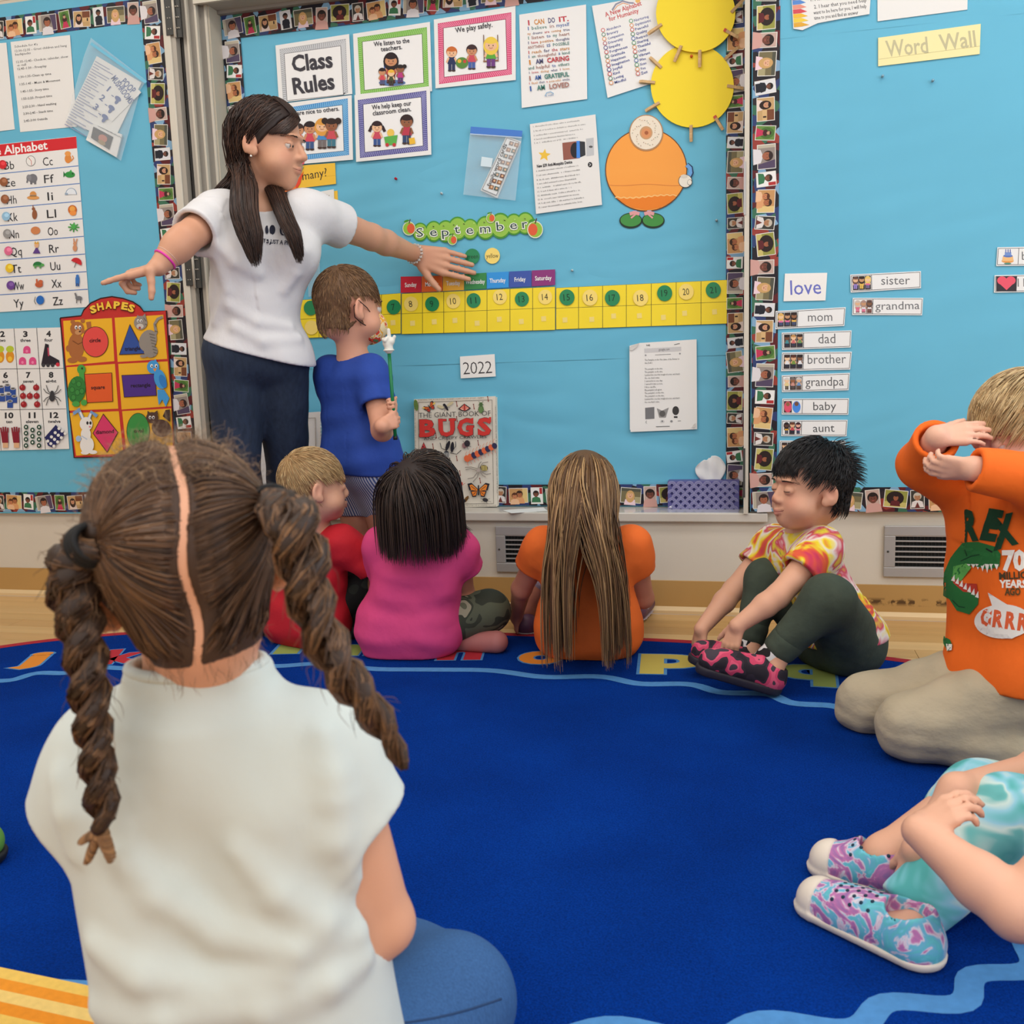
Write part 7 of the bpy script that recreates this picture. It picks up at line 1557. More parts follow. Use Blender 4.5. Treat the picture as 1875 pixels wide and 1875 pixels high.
def pink_kid():
    W = at; r = np.random.default_rng(51)
    H = Head(W(769, 915, -.66), (-.06, 1, .10), (0, 0, 1), .98)
    pel = V3(W(752, 1180, -.58)[0], -.58, .085); chest = W(765, 1050, -.61); shL, shR = W(700, 1005, -.60), W(838, 1005, -.58); base = W(768, 985, -.62)
    lat, trunk = seated(pel, chest, shL, shR, base, H)
    elR, wrR = W(850, 1085, -.50), W(838, 1130, -.38); elL, wrL = W(690, 1090, -.46), W(730, 1110, -.34)
    arms = U(.02, limb([shR, elR, wrR], [.038, .030, .021]), limb([shL, elL, wrL], [.038, .030, .021]), hand(wrR, V3(-.5, .5, -.4), V3(0, 0, 1), -1, .048), hand(wrL, V3(.5, .5, -.3), V3(0, 0, 1), 1, .048))
    hpL, hpR = pel-lat*.05, pel+lat*.05; knR, anR = W(895, 1118, -.50), V3(pel[0]+.06, -.36, .05); knL, anL = V3(pel[0]-.15, -.42, .15), V3(pel[0]+.0, -.30, .05)
    legs = U(.025, limb([hpR, knR, anR], [.07, .05, .033]), limb([hpL, knL, anL], [.07, .05, .033]))
    body = U(.02, H.node(), trunk, arms, legs)
    o = person('child with dark bobbed hair, pink shirt and camouflage trousers, seen from behind', body, .0062, (190, 126, 98), H.paint(), None)
    f = tee(trunk, .015, [(shL, nrm(elL-shL), .085, .052, .058, .042), (shR, nrm(elR-shR+V3(.03, 0, .03)), .085, .050, .056, .042)], base+V3(0, 0, .004), V3(0, -.1, 1), .045, [cone(pel-lat*.055, pel+lat*.055, .104), cone(pel-lat*.07+V3(0, -.03, -.05), pel+lat*.05+V3(0, -.03, -.05), .06)], rip=ripple(53, 40, .0036, 8, (2, 2, .8)))
    s = sculpt('shirt', cut(f, V3(0, 0, .0095), V3(0, 0, -1)), .0058, M('pink_cotton', (222, 72, 130), .8, bump=(18, .45, (1, 1, .8))), o); s['label'] = 'bright pink short-sleeved shirt'
    pf = U(.03, limb([hpR, knR, anR], [.082, .060, .046]), limb([hpL, knL, anL], [.082, .060, .046]), cone(hpL, hpR, .09))
    cam = ramp_mat('camouflage', [(0, (52, 56, 46)), (.42, (88, 92, 74)), (.52, (58, 62, 50)), (.60, (150, 144, 122)), (.72, (96, 98, 78))], 13, interp='CONSTANT', detail=1, distort=.6)
    j = sculpt('trousers', cut(disp(pf, ripple(55, 40, .0015)), V3(0, 0, .0095), V3(0, 0, -1)), .0065, cam, o); j['label'] = 'grey-green camouflage trousers'
    a = W(868, 1180, z=.03); q = sculpt('shoe', cut(U(.02, cone(a+V3(-.06, .02, 0), a+V3(.07, -.0, .01), .03, .034)), V3(0, 0, .0095), V3(0, 0, -1)), .005, M('dusty_pink_shoe', (176, 110, 106), .6), o); q['label'] = 'dusty pink shoe sole'
    sk = H.skull(); fld = U(.01, grow(sk, .001), f); hr = empty('hair', (0, 0, 0)); set_parent(hr, o, H.c); hr['label'] = 'dark brown bobbed hair'
    cap = grow(sk, .012); capd = U(.03, cap, ell(H.p(0, -.035, -.045), V3(.074, .062, .062)*H.k, H.R)); sculpt('hair_base', Node(lambda P: np.maximum(capd(P), H.loc(P)[:, 1]-.05), capd.lo, capd.hi), .005, M('hair_base_db', (42, 32, 30), .6), hr)
    N = 1700; ro = scalp(H, N, lambda x, y, z: (y < .06) & (z > -.03), r=r); q = H.loc(ro); crown = H.p(-.02, -.055, .115); steps = 11
    zend = H.c[2]-.118+r.normal(0, .007, N)
    fld2 = U(.01, fld, grow(capd, .002))
    def flow(P, i):
        v = P-crown; g = grad(capd, P); v = v/(np.linalg.norm(v, axis=1)[:, None]+1e-6); v = v-(v*g).sum(1)[:, None]*g
        t = min(1, max(0, (i-2)/4)); return v*(1-t)+V3(0, .05, -1)*t
    L = np.clip(np.linalg.norm(ro-crown, axis=1)*0+ (ro[:, 2]-zend)*1.15+.02, .05, .30)
    P = groom(ro+grad(sk, ro)*.006, flow(ro, 0), steps, L/steps, flow, fld2, .004, w=.55, r=r); P[:, 3:] += r.normal(0, .0018, (N, 1, 3))
    strands('hair_strands', P, r.uniform(.0010, .0017, N), hair_cols(N, [(46, 34, 31), (60, 45, 39), (82, 63, 52), (40, 31, 30)], r), HAIRM, hr)
    return o

def red_boy():
    W = at; r = np.random.default_rng(61)
    H = Head(W(578, 893, -.60), (.80, .60, .02), (0, 0, 1), .98)
    pel = V3(W(560, 1170, -.52)[0], -.50, .085); chest = W(572, 1050, -.53); shL, shR = W(515, 1000, -.44), W(632, 1000, -.58); base = W(578, 975, -.56)
    lat, trunk = seated(pel, chest, shL, shR, base, H, .042)
    elR, wrR = W(690, 1045, -.54), W(700, 1075, -.40); elL, wrL = W(520, 1090, -.30), W(580, 1090, -.2)
    arms = U(.02, limb([shR, elR, wrR], [.038, .030, .021]), limb([shL, elL, wrL], [.038, .030, .021]), hand(wrR, V3(.2, .9, -.3), V3(0, 0, 1), 1, .048), hand(wrL, V3(.3, .9, -.3), V3(0, 0, 1), 1, .048))
    hpL, hpR = pel-lat*.05, pel+lat*.05; knR, anR = W(672, 1062, -.45), W(662, 1165, -.44)*V3(1, 1, 0)+V3(0, 0, .06); knL, anL = V3(pel[0]-.02, -.22, .26), V3(pel[0]+.05, -.12, .06)
    legs = U(.025, limb([hpR, knR, anR], [.068, .048, .032]), limb([hpL, knL, anL], [.068, .048, .032]))
    hd = H.node(lid=.7); body = U(.02, hd, trunk, arms, legs)
    o = person('boy with short blond hair in a red shirt, turned towards the board', body, .0055, (222, 166, 136), H.paint(), None)
    H.eyes(o, (80, 90, 110)); H.brows(o, (170, 130, 90), hd)
    f = tee(trunk, .014, [(shL, nrm(elL-shL), .10, .050, .054, .04), (shR, nrm(elR-shR), .105, .050, .056, .042)], base+V3(0, 0, .004), V3(0, -.1, 1), .045, [cone(pel-lat*.05, pel+lat*.05, .102)], rip=ripple(63, 40, .0032, 8, (2, 2, .8)))
    s = sculpt('shirt', cut(f, V3(0, 0, .0095), V3(0, 0, -1)), .0058, M('red_cotton', (196, 30, 44), .8, bump=(18, .45, (1, 1, .8))), o); s['label'] = 'red short-sleeved shirt'
    pf = U(.03, limb([hpR, knR, anR], [.078, .058, .044]), limb([hpL, knL, anL], [.078, .058, .044]), cone(hpL, hpR, .088)); cm = ramp_mat('dark_camouflage', [(0, (26, 28, 26)), (.5, (44, 50, 42)), (.6, (24, 26, 24)), (.7, (64, 68, 56))], 14, interp='CONSTANT', detail=1)
    j = sculpt('trousers', cut(pf, V3(0, 0, .0095), V3(0, 0, -1)), .006, cm, o); j['label'] = 'dark camouflage trousers'
    for a in (anR, anL): a = a*V3(1, 1, 0)+V3(0, 0, .03); sculpt('shoe', cut(cone(a-V3(.02, .02, 0), a+V3(.05, .03, 0), .034, .032), V3(0, 0, .0095), V3(0, 0, -1)), .006, M('black_shoe', (30, 30, 32), .5), o)
    h = kid_hair_short(H, o, [(206, 174, 126), (186, 150, 102), (222, 194, 146), (160, 124, 84)], (172, 136, 94), (.01, -.075, .095), lambda x, y, z: (z > -.055+.95*np.clip(y+.03, 0, 1)) & (y < .078), .030, 2600, r, lift=.004, rad=.0009); h['label'] = 'short blond hair'
    return o

def blue_boy():
    W = at; r = np.random.default_rng(71)
    H = Head(W(642, 565, -.38), (.66, .75, -.02), (0, 0, 1), 1.06)
    shL, shR = W(610, 690, -.34), W(682, 690, -.42); base = W(648, 660, -.36); chest = W(650, 724, -.36); hip = W(662, 850, -.36); lat = nrm(shR-shL+V3(.02, 0, 0))
    trunk = U(.05, cone(hip+lat*.042, chest+lat*.045, .076, .068), cone(hip-lat*.042, chest-lat*.045, .076, .068), cone(shL, shR, .042), cone(hip-lat*.045, hip+lat*.045, .084)); tor = trunk
    trunk = U(.03, tor, cone(H.p(0, -.02, -.05), base, .040, .045), cone(base, chest, .045, .05)); trunk.tor = tor
    stA, stB = W(712, 640, -.53), W(724, 802, -.53)                      # pointer stick
    g1, g2 = stA+(stB-stA)*.585, stA+(stB-stA)*.83
    elR, wrR = W(700, 788, -.50), g2+V3(-.030, -.026, -.006); elL, wrL = W(660, 775, -.22), g1+V3(-.03, .045, -.03)
    arms = U(.02, limb([shR, elR, wrR], [.040, .032, .022]), limb([shL, elL, wrL], [.040, .030, .021]))
    hR = hand(wrR, V3(.62, .45, .22), V3(.45, -.9, .1), -1, .046, (72, 76, 80, 82), (.25, .8, .1), .03, 30, .0058)
    hL = hand(wrL, V3(.65, -.6, .3), V3(.7, .55, -.1), 1, .046, (70, 74, 78, 80), (.25, .8, .1), .03, 30, .0058)
    hpL, hpR = hip-lat*.05, hip+lat*.05; knL, knR = V3(hip[0]-.05, -.30, .30), V3(hip[0]+.055, -.32, .30); anL, anR = V3(hip[0]-.05, -.23, .06), V3(hip[0]+.06, -.25, .06)
    legs = U(.02, limb([hpL, knL, anL], [.07, .046, .030]), limb([hpR, knR, anR], [.07, .046, .030]), cone(anL, anL+V3(.03, .08, -.035), .03, .025), cone(anR, anR+V3(.03, .08, -.035), .03, .025))
    hd = H.node(lid=.3); body = U(.02, hd, trunk, arms, legs); body = U(.008, body, hR, hL)
    o = person('boy in a blue shirt and striped shorts standing with a pointer at the calendar', body, .0052, (220, 160, 132), H.paint(), None)
    H.eyes(o, (80, 90, 110)); H.brows(o, (120, 90, 66), hd)
    f = tee(trunk, .013, [(shL, nrm(elL-shL), .10, .052, .06, .045), (shR, nrm(elR-shR), .105, .050, .060, .046)], base+V3(0, 0, -.006), V3(-.1, -.05, 1), .048, [cone(hip-lat*.042, hip+lat*.042, .093)], hem=[(hip+V3(0, 0, -.025), V3(-.06, 0, -1))], rip=ripple(73, 40, .0032, 8, (2, 2, .8)))
    s = sculpt('shirt', f, .0058, M('royal_blue_cotton', (40, 72, 160), .8, bump=(18, .45, (1, 1, .8))), o); s['label'] = 'royal blue short-sleeved shirt'
    sf = U(.025, cone(hip-lat*.045, hip+lat*.045, .092), cone(hpL, knL+V3(0, 0, .11), .088, .076), cone(hpR, knR+V3(0, 0, .11), .088, .078)); sf = cut(sf, knR+V3(0, 0, .085), V3(0, 0, -1), .003)
    st = ramp_mat('blue_white_stripe', [(0, (70, 92, 150)), (.45, (84, 106, 160)), (.6, (196, 204, 222)), (1, (206, 212, 226))], 44, kind='WAVE', distort=.6, rot=(0, 0, .5)); j = sculpt('shorts', disp(sf, ripple(75, 40, .0014)), .0055, st, o); j['label'] = 'blue and white striped shorts'
    for a in (anL, anR): a = a*V3(1, 1, 0)+V3(0, 0, .03); sculpt('shoe', cut(cone(a-V3(.01, .03, 0), a+V3(.05, .10, 0), .036, .034), V3(0, 0, .0095), V3(0, 0, -1)), .006, M('grey_shoe', (110, 112, 118), .5), o)
    h = kid_hair_short(H, o, [(120, 88, 60), (142, 106, 72), (104, 76, 54), (160, 124, 86)], (110, 80, 56), (.015, -.05, .112), lambda x, y, z: (z > -.062+.9*np.clip(y+.03, 0, 1)) & (y < .080), .022, 2600, r, lift=.004, rad=.0010); h['label'] = 'short light brown hair'
    # face mask with ear loop
    mf = U(.02, H.e(0, .052, -.052, .052, .060, .052)); mf = sub(mf, H.e(0, .040, -.05, .047, .056, .06), .004); mf = cut(mf, H.p(0, .035, 0), -H.y, .002); mf = cut(mf, H.p(0, 0, -.012), H.z, .003)
    mk = sculpt('face_mask', grow(mf, .002), .004, ramp_mat('fruit_print', [(0, (236, 214, 170)), (.45, (240, 170, 60)), (.55, (236, 214, 180)), (.62, (214, 70, 50)), (.75, (90, 130, 90))], 45, interp='CONSTANT', detail=0), o); mk['label'] = 'fruit-patterned face mask with black ear loop'
    tube('ear_loop', [H.p(.050, .045, -.022), H.p(.070, .018, -.002), H.p(.083, -.015, .018), H.p(.086, -.032, 0), H.p(.078, -.026, -.030), H.p(.066, .0, -.045), H.p(.052, .04, -.060)], .0014, M('black_cord', (24, 22, 24), .6), mk, 6)
    # pointer
    p = empty('pointer_stick', stB); tag(p, 'green pointer stick topped with a white toy glove hand, held by the boy in blue', 'pointer')
    tube('rod', [stA, stB], .0052, M('green_rod', (20, 120, 72), .35), p, 10); tube('end_cap', [stB-(stB-stA)*.02, stB+(stB-stA)*.02], .0066, M('black_cap', (24, 24, 26), .5), p, 10)
    u = nrm(stA-stB); sx = nrm(_cr-(_cr@u)*u); G = lambda a, b, c=0: stA+u*b+sx*a+np.cross(u, sx)*c
    gl = U(.004, cone(G(0, .0), G(0, .010), .013, .0125), cone(G(-.004, .018), G(.006, .022), .013, .012), cone(G(.004, .028), G(.003, .056), .0062, .0052), cone(G(-.008, .030), G(-.014, .030), .0062, .0056), cone(G(.013, .024), G(.019, .036), .0056, .005), cone(G(-.002, .032, -.008), G(-.008, .026, -.012), .006, .006))
    q = sculpt('glove_hand', gl, .0022, M('white_vinyl', (226, 222, 212), .4), p); q['label'] = 'white pointing glove hand'
    tube('cuff', [G(.0135*math.cos(t), -.002, .0135*math.sin(t)) for t in np.linspace(0, 2*math.pi, 20)], .003, M('white_vinyl'), p, 6)
    return o
def tiedye_boy():
    W = at; r = np.random.default_rng(81)
    H = Head(W(1480, 894, -.62), (-.86, -.50, .07), (.02, 0, 1), 1.03)
    pel = V3(W(1535, 1185, -.58)[0], -.56, .085); shN, shF = W(1500, 1008, -.66), W(1414, 1000, -.46); base = W(1472, 985, -.57); chest = (shN+shF)/2+V3(.02, 0, -.05)
    lat = nrm(shN-shF)
    trunk = U(.05, cone(pel+lat*.045, chest+lat*.045, .082, .064), cone(pel-lat*.045, chest-lat*.045, .082, .064), cone(shF, shN, .042), cone(pel-lat*.05, pel+lat*.05, .086)); tor = trunk
    trunk = U(.03, tor, cone(H.p(0, -.02, -.05), base, .040, .044), cone(base, chest, .045, .05)); trunk.tor = tor
    elN, wrN = W(1424, 1092, -.76), W(1350, 1146, -.80); elF, wrF = W(1344, 1080, -.52), W(1284, 1152, -.62)
    arms = U(.02, limb([shN, elN, elN+(wrN-elN)*.3, wrN], [.038, .030, .030, .020]), limb([shF, elF, elF+(wrF-elF)*.3, wrF], [.038, .030, .030, .020]))
    hN = hand(wrN, V3(-.32, -.10, -.95), V3(-.55, -.80, .1), 1, .054, (18, 22, 26, 30), (.6, .7, -.2), .06, 15, .0062)
    hF = hand(wrF, V3(-.10, -.12, -1), V3(-.75, -.6, .0), 1, .054, (20, 24, 28, 30), (.6, .7, -.2), .06, 15, .0062)
    hpN, hpF = pel+lat*.055, pel-lat*.055; knN, anN = W(1516, 1098, -.80), W(1426, 1190, -.80); knF, anF = W(1402, 1062, -.56), W(1372, 1165, -.62)
    legs = U(.02, limb([hpN, knN, anN], [.078, .052, .034]), limb([hpF, knF, anF], [.074, .050, .033]))
    toN, heN = W(1300, 1212, -.86), W(1410, 1242, -.83); toF, heF = W(1285, 1195, -.70), W(1375, 1225, -.68)
    legs = U(.015, legs, cone(anN, heN, .03, .026), cone(heN, toN, .026, .022), cone(anF, heF, .03, .026), cone(heF, toF, .026, .022))
    hd = H.node(lid=.74, smile=1.0); body = U(.02, hd, trunk, arms, legs); body = U(.008, body, hN, hF)
    o = person('black-haired boy in a tie-dye shirt hugging his knees, smiling to the left', body, .0042, (224, 168, 138), H.paint((196, 116, 110), (228, 146, 124), .65), None)
    H.eyes(o, (50, 34, 28), (.15, 1, -.42)); H.brows(o, (40, 30, 28), hd, 90); H.mouth_line(o, hd, (136, 70, 66), .0045)
    for sg in (-1, 1):   # lash line along each upper lid
        P = np.stack([H.p(sg*.029+.0125*u, .11, -.0045-.0015*(1-u*u)) for u in np.linspace(-1, 1, 9)])
        for _ in range(16): P = P-H.y*np.clip(hd(P)-.0002, -.01, .02)[:, None]
        strands('eyelashes', P[None], .0011, np.array([(44, 30, 28)]), HAIRM, o, 5)
    d1, d2 = nrm(elN-shN), nrm(elF-shF)
    f = tee(trunk, .012, [(shN, d1, .085, .050, .060, .042), (shF, d2, .080, .050, .058, .042)], base+V3(0, 0, .002), nrm(base-chest+V3(0, 0, .15)), .046, [], hem=[(pel+V3(.0, 0, .005), V3(.15, 0, -1))], rip=ripple(83, 40, .003, 8, (2, 2, .8)))
    TD = [(0, (96, 60, 96)), (.30, (206, 60, 90)), (.40, (226, 96, 60)), (.46, (238, 214, 52)), (.52, (236, 224, 214)), (.58, (206, 64, 96)), (.66, (226, 206, 60)), (.72, (72, 104, 70)), (.80, (232, 226, 220)), (1, (150, 60, 90))]
    s = sculpt('shirt', f, .0055, ramp_mat('tie_dye_warm', TD, 11, detail=2.5, distort=1.1, rough=.85), o); s['label'] = 'red, yellow, white and green tie-dye shirt'
    apN, apF = knN+(anN-knN)*.72, knF+(anF-knF)*.74; pf = U(.025, limb([hpN, knN, apN], [.088, .060, .046]), limb([hpF, knF, apF], [.082, .056, .043]), cut(U(.03, cone(pel-lat*.05, pel+lat*.05, .098), cone(pel, pel+V3(0, 0, .05), .09, .08)), pel+V3(.04, 0, .045), V3(.35, 0, 1))); pf = disp(pf, ripple(85, 36, .002))
    M_OL = M('dark_olive_fleece', (66, 76, 64), .85, var=(30, .12), bump=(17, .5))
    j = sculpt('trousers', cut(pf, V3(0, 0, .0095), V3(0, 0, -1)), .006, M_OL, o); j['label'] = 'dark olive jogging trousers'
    for a, k in ((apN, knN), (apF, knF)):
        d = nrm(a-k); c = sculpt('cuff', cut(cone(a+d*.02, a+d*.040, .045, .043), a+d*.062, d), .0045, M_OL, j)
        c = sculpt('sock', cone(a+d*.035, a+d*.105, .039, .036), .0045, ramp_mat('spotted_sock', [(0, (28, 28, 30)), (.46, (32, 30, 34)), (.5, (226, 224, 224)), (1, (230, 228, 226))], 60, detail=0), o)
    for a, t_, he in ((anN, toN, heN), (anF, toF, heF)):
        d = nrm(t_-he); up = nrm(np.cross(np.cross(d, V3(0, 0, 1)), d)); sf = U(.02, cone(he+up*.008, t_+up*.004, .036, .030), cone(he, he+up*.022, .036, .033), cone(he+d*.03+up*.016, t_-d*.03+up*.012, .032, .028))
        sf = sub(sf, cone(he+up*.025-d*.002, he+up*.09, .028, .03), .006); q = sculpt('shoe', cut(sf, V3(0, 0, .0095), V3(0, 0, -1)), .0045, ramp_mat('pink_black_shoe', [(0, (40, 34, 42)), (.44, (52, 44, 54)), (.5, (206, 70, 104)), (.58, (222, 90, 120)), (.64, (70, 60, 70)), (.8, (110, 90, 92))], 24, detail=1, interp='CONSTANT'), o); q['label'] = 'black and pink patterned trainer'
        so = U(.012, cone(he-up*.018, t_-up*.018, .037, .031)); so = cut(so, he-up*.012, up, .002); so = cut(cut(so, he-up*.034, -up, .002), V3(0, 0, .0095), V3(0, 0, -1)); sculpt('sole', so, .0045, M('dark_sole', (44, 40, 50), .6), q)
    h = kid_hair_short(H, o, [(24, 22, 24), (34, 30, 30), (44, 38, 38), (18, 17, 19)], (24, 22, 24), (0, -.045, .115), lambda x, y, z: (z > -.036+1.15*np.clip(y+.035, 0, 1)) & (y < .068), .040, 2800, r, lift=.011, rad=.0011, fwd=.25, steps=6, jit=.03, th=.010); h['label'] = 'short tousled black hair'
    sk = H.skull(); ro = scalp(H, 420, lambda x, y, z: (y < -.055) & (z > .03), r=r); g = grad(sk, ro)
    Q = groom(ro+g*.004, g+r.normal(0, .4, g.shape), 6, r.uniform(.004, .0085, len(ro)), lambda P, i: grad(sk, P)*.7-H.z*.5+H.y*-.3, sk, .006, w=.4, jit=.05, r=r); strands('tousled_tufts', Q, .0010, hair_cols(len(Q), [(24, 22, 24), (40, 36, 36)], r), HAIRM, h)
    # fringe over the forehead
    ro = scalp(H, 520, lambda x, y, z: (y > .035) & (z > .075), r=r); t = r.uniform(-1, 1, len(ro)); tg = np.stack([H.p(.052*a, .088-.02*a*a, .040+.008*b) for a, b in zip(t, r.normal(0, 1, len(ro)))])
    strands('fringe', comb(H, ro, tg, 7, r.uniform(.006, .012, len(ro)), r), .0012, hair_cols(len(ro), [(24, 22, 24), (38, 32, 32)], r), HAIRM, h)
    return o

def trex_boy():
    W = at; r = np.random.default_rng(91)
    H = Head(W(1866, 796, -1.12), (-.86, -.42, -.18), (0, 0, 1), 1.0)
    pel = W(1862, 1250, -1.14); shN, shF = W(1905, 925, -1.17), W(1800, 925, -1.02); base = W(1850, 890, -1.10); chest = (shN+shF)/2+V3(-.01, 0, -.06); lat = nrm(shN-shF)
    trunk = U(.05, cone(pel+lat*.05, chest+lat*.05, .080, .068), cone(pel-lat*.05, chest-lat*.05, .080, .068), cone(shF, shN, .044), cone(pel-lat*.05, pel+lat*.05, .088), cone(H.p(0, -.02, -.05), base, .042, .046), cone(base, chest, .046, .05))
    elF, wrF = W(1690, 850, -1.10), W(1716, 800, -1.20); elN, wrN = W(1900, 880, -1.28), W(1782, 858, -1.30)
    arms = U(.02, limb([shF, elF, wrF], [.042, .032, .024]), limb([shN, elN, wrN], [.042, .032, .024]))
    hF = hand(wrF, V3(.92, -.02, .12), V3(-.15, -.75, .62), -1, .056, (12, 14, 16, 18), (.5, .8, -.3), .04, 10, .0064)
    hN = hand(wrN, V3(-.95, .12, .05), V3(-.1, -.8, -.45), -1, .052, (30, 34, 38, 40), (.4, .8, -.3), .06, 20, .0064)
    hpN, hpF = pel+lat*.055, pel-lat*.055; knN, knF = W(1668, 1330, -1.18), W(1588, 1290, -1.02); anN, anF = V3(pel[0]+.02, -1.24, .04), V3(pel[0]-.02, -1.06, .04)
    knN[2] = max(knN[2], .062); knF[2] = max(knF[2], .06)
    legs = U(.02, limb([hpN, knN, anN], [.075, .052, .036]), limb([hpF, knF, anF], [.075, .052, .036]), cone(anN, anN+V3(.09, .0, -.01), .028, .022), cone(anF, anF+V3(.09, .0, -.01), .028, .022))
    hd = H.node(lid=.5); body = U(.02, hd, trunk, arms, legs); body = U(.008, body, hF, hN)
    o = person('blond boy in an orange dinosaur shirt kneeling with his arms across his face', body, .005, (230, 178, 152), H.paint(), None)
    H.eyes(o, (90, 100, 120)); H.brows(o, (180, 140, 96), hd)
    # long-sleeved shirt
    def lsleeve(sh, el, wr, L):
        d = nrm(wr-el); e = wr-d*L; s_ = U(.03, cone(sh, el, .056, .048), cone(el, e+d*.03, .047, .040)); return s_, e, d
    s1, e1, d1 = lsleeve(shF, elF, wrF, .012); s2, e2, d2 = lsleeve(shN, elN, wrN, .0)
    s1 = U(.02, cone(shF, elF, .056, .048), cut(cone(elF, e1+d1*.03, .047, .042), e1, d1, .003)); s2 = U(.02, cone(shN, elN, .056, .048), cut(cone(elN, e2+d2*.03, .047, .040), e2, d2, .003))
    f = U(.03, cut(U(.03, grow(trunk, .018), cone(pel-lat*.05+V3(0, 0, .01), pel+lat*.05+V3(0, 0, .01), .103)), base+V3(0, 0, .004), V3(0, 0, 1), .005), s1, s2); f = disp(f, ripple(93, 34, .0032, 8, (2, 2, .9)))
    f = sub(f, cone(e1-d1*.012, e1+d1*.06, .031, .036), .003); f = sub(f, cone(e2-d2*.012, e2+d2*.06, .029, .034), .003); f = sub(f, cone(base, base+V3(0, 0, .06), .05, .054), .004); f = cut(f, pel+V3(0, 0, .012), V3(0, 0, -1), .004)
    s = sculpt('shirt', f, .0055, M('bright_orange_cotton', (242, 108, 26), .8, bump=(16, .45, (1, 1, .8))), o); s['label'] = 'orange long-sleeved shirt with a dinosaur print'
    # the print, drawn in photo pixels and laid on the cloth
    kt = lambda x, y: (1515+x*.384, 680+y*.384); d = pdraw(3e-5); P = lambda *q: [kt(*p) for p in q]
    DG, GN, WT, RD, BK = (30, 66, 44), (44, 112, 58), (238, 232, 224), (190, 60, 44), (32, 40, 36)
    d.poly(P((612, 860), (650, 815), (720, 812), (800, 835), (828, 870), (822, 930), (770, 945), (690, 925), (640, 960), (612, 985), (650, 1040), (725, 1070), (722, 1110), (680, 1158), (620, 1140), (585, 1085), (552, 1070), (560, 960), (590, 890)), GN)
    d.poly(P((605, 930), (665, 915), (690, 935), (640, 1000), (600, 985)), (96, 170, 84)); d.poly(P((596, 980), (640, 1010), (700, 1035), (715, 1012), (722, 1060), (650, 1050), (605, 1010)), RD)
    for i in range(7): x = 676+i*22; d.poly(P((x-10, 918), (x+11, 920), (x+2, 962-8*abs(i-4))), WT)
    for i in range(7): x = 602+i*19; y_ = 985+i*13; d.poly(P((x-8, y_+12), (x+10, y_+18), (x+8, y_-16)), WT)
    d.line(P((640, 905), (690, 880), (730, 872)), 1.6, DG); d.line(P((760, 845), (790, 862)), 3, BK); d.line(P((600, 1090), (630, 1120), (660, 1125)), 1.6, DG); d.line(P((660, 850), (670, 880)), 1.4, DG)
    # REX lettering
    for ch, x0, y0, x1, y1 in (('R', 640, 806, 724, 796), ('E', 730, 792, 826, 806), ('X', 792, 846, 930, 806)): d.text(ch, *kt(x0, y0), *kt(x1, y1), 140*.384, DG, .055, .2)
    d.text('70', *kt(836, 946), *kt(946, 944), 92*.384, WT, .05); d.text('MILLION', *kt(822, 992), *kt(990, 984), 34*.384, (70, 60, 40), .03); d.text('YEARS', *kt(822, 1030), *kt(950, 1030), 36*.384, WT, .04); d.text('AGO', *kt(848, 1066), *kt(922, 1066), 34*.384, (90, 70, 40), .04)
    e = [kt(840+134*math.cos(t), 1192+82*math.sin(t)) for t in np.linspace(0, 2*math.pi, 40, endpoint=False)]; d.poly(e, WT); d.poly(P((790, 1120), (770, 1054), (862, 1112)), WT)
    for i, ch in enumerate('GRRR'): d.text(ch, *kt(732+i*58, 1206+i*8), *kt(782+i*58, 1212+i*8), 78*.384, (226, 100, 60), .05)
    d.poly(P((556, 1262), (590, 1280), (602, 1310), (580, 1335), (560, 1300)), GN); d.poly(P((572, 1300), (600, 1302), (598, 1330), (576, 1334)), WT)
    decal('shirt_print', f, d, s, .0018, sub_=9)
    pf = U(.025, limb([hpN, knN, anN], [.090, .066, .054]), limb([hpF, knF, anF], [.088, .064, .052]), cone(pel-lat*.05, pel+lat*.05, .099)); pf = disp(pf, ripple(95, 46, .0040, 8, (1.6, 1.6, .8)))
    j = sculpt('trousers', cut(cut(pf, V3(0, 0, .0095), V3(0, 0, -1)), pel+V3(0, 0, .045), V3(0, 0, 1)), .005, M('khaki_cotton', (186, 172, 146), .85, var=(14, .05), bump=(17, .6, (1, 1, 1.4))), o); j['label'] = 'khaki trousers'
    for a in (anN, anF): sculpt('shoe', cut(cone(a+V3(.02, 0, 0), a+V3(.13, 0, -.005), .036, .032), V3(0, 0, .0095), V3(0, 0, -1)), .006, M('grey_shoe'), o)
    h = kid_hair_short(H, o, [(206, 178, 130), (186, 152, 104), (226, 202, 156), (150, 118, 80)], (168, 136, 96), (.0, -.06, .105), lambda x, y, z: (z > -.035+1.0*np.clip(y+.03, 0, 1)) & (y < .076), .060, 2600, r, lift=.010, rad=.0011, fwd=.35, steps=7, th=.009); h['label'] = 'blond hair falling forward'
    ro = scalp(H, 500, lambda x, y, z: (y > .02) & (z > .07), r=r); t = r.uniform(-1, 1, len(ro)); tg = np.stack([H.p(.05*a, .094-.02*a*a, .035+.01*b) for a, b in zip(t, r.normal(0, 1, len(ro)))]); strands('fringe', comb(H, ro, tg, 7, r.uniform(.008, .016, len(ro)), r), .0012, hair_cols(len(ro), [(216, 188, 140), (190, 156, 108)], r), HAIRM, h)
    tube('mask_cord', [H.p(.082, -.02, .02), H.p(.074, .01, .0), H.p(.05, .055, -.01)], .0012, M('white_cord', (226, 222, 218), .6), o, 6)
    return o

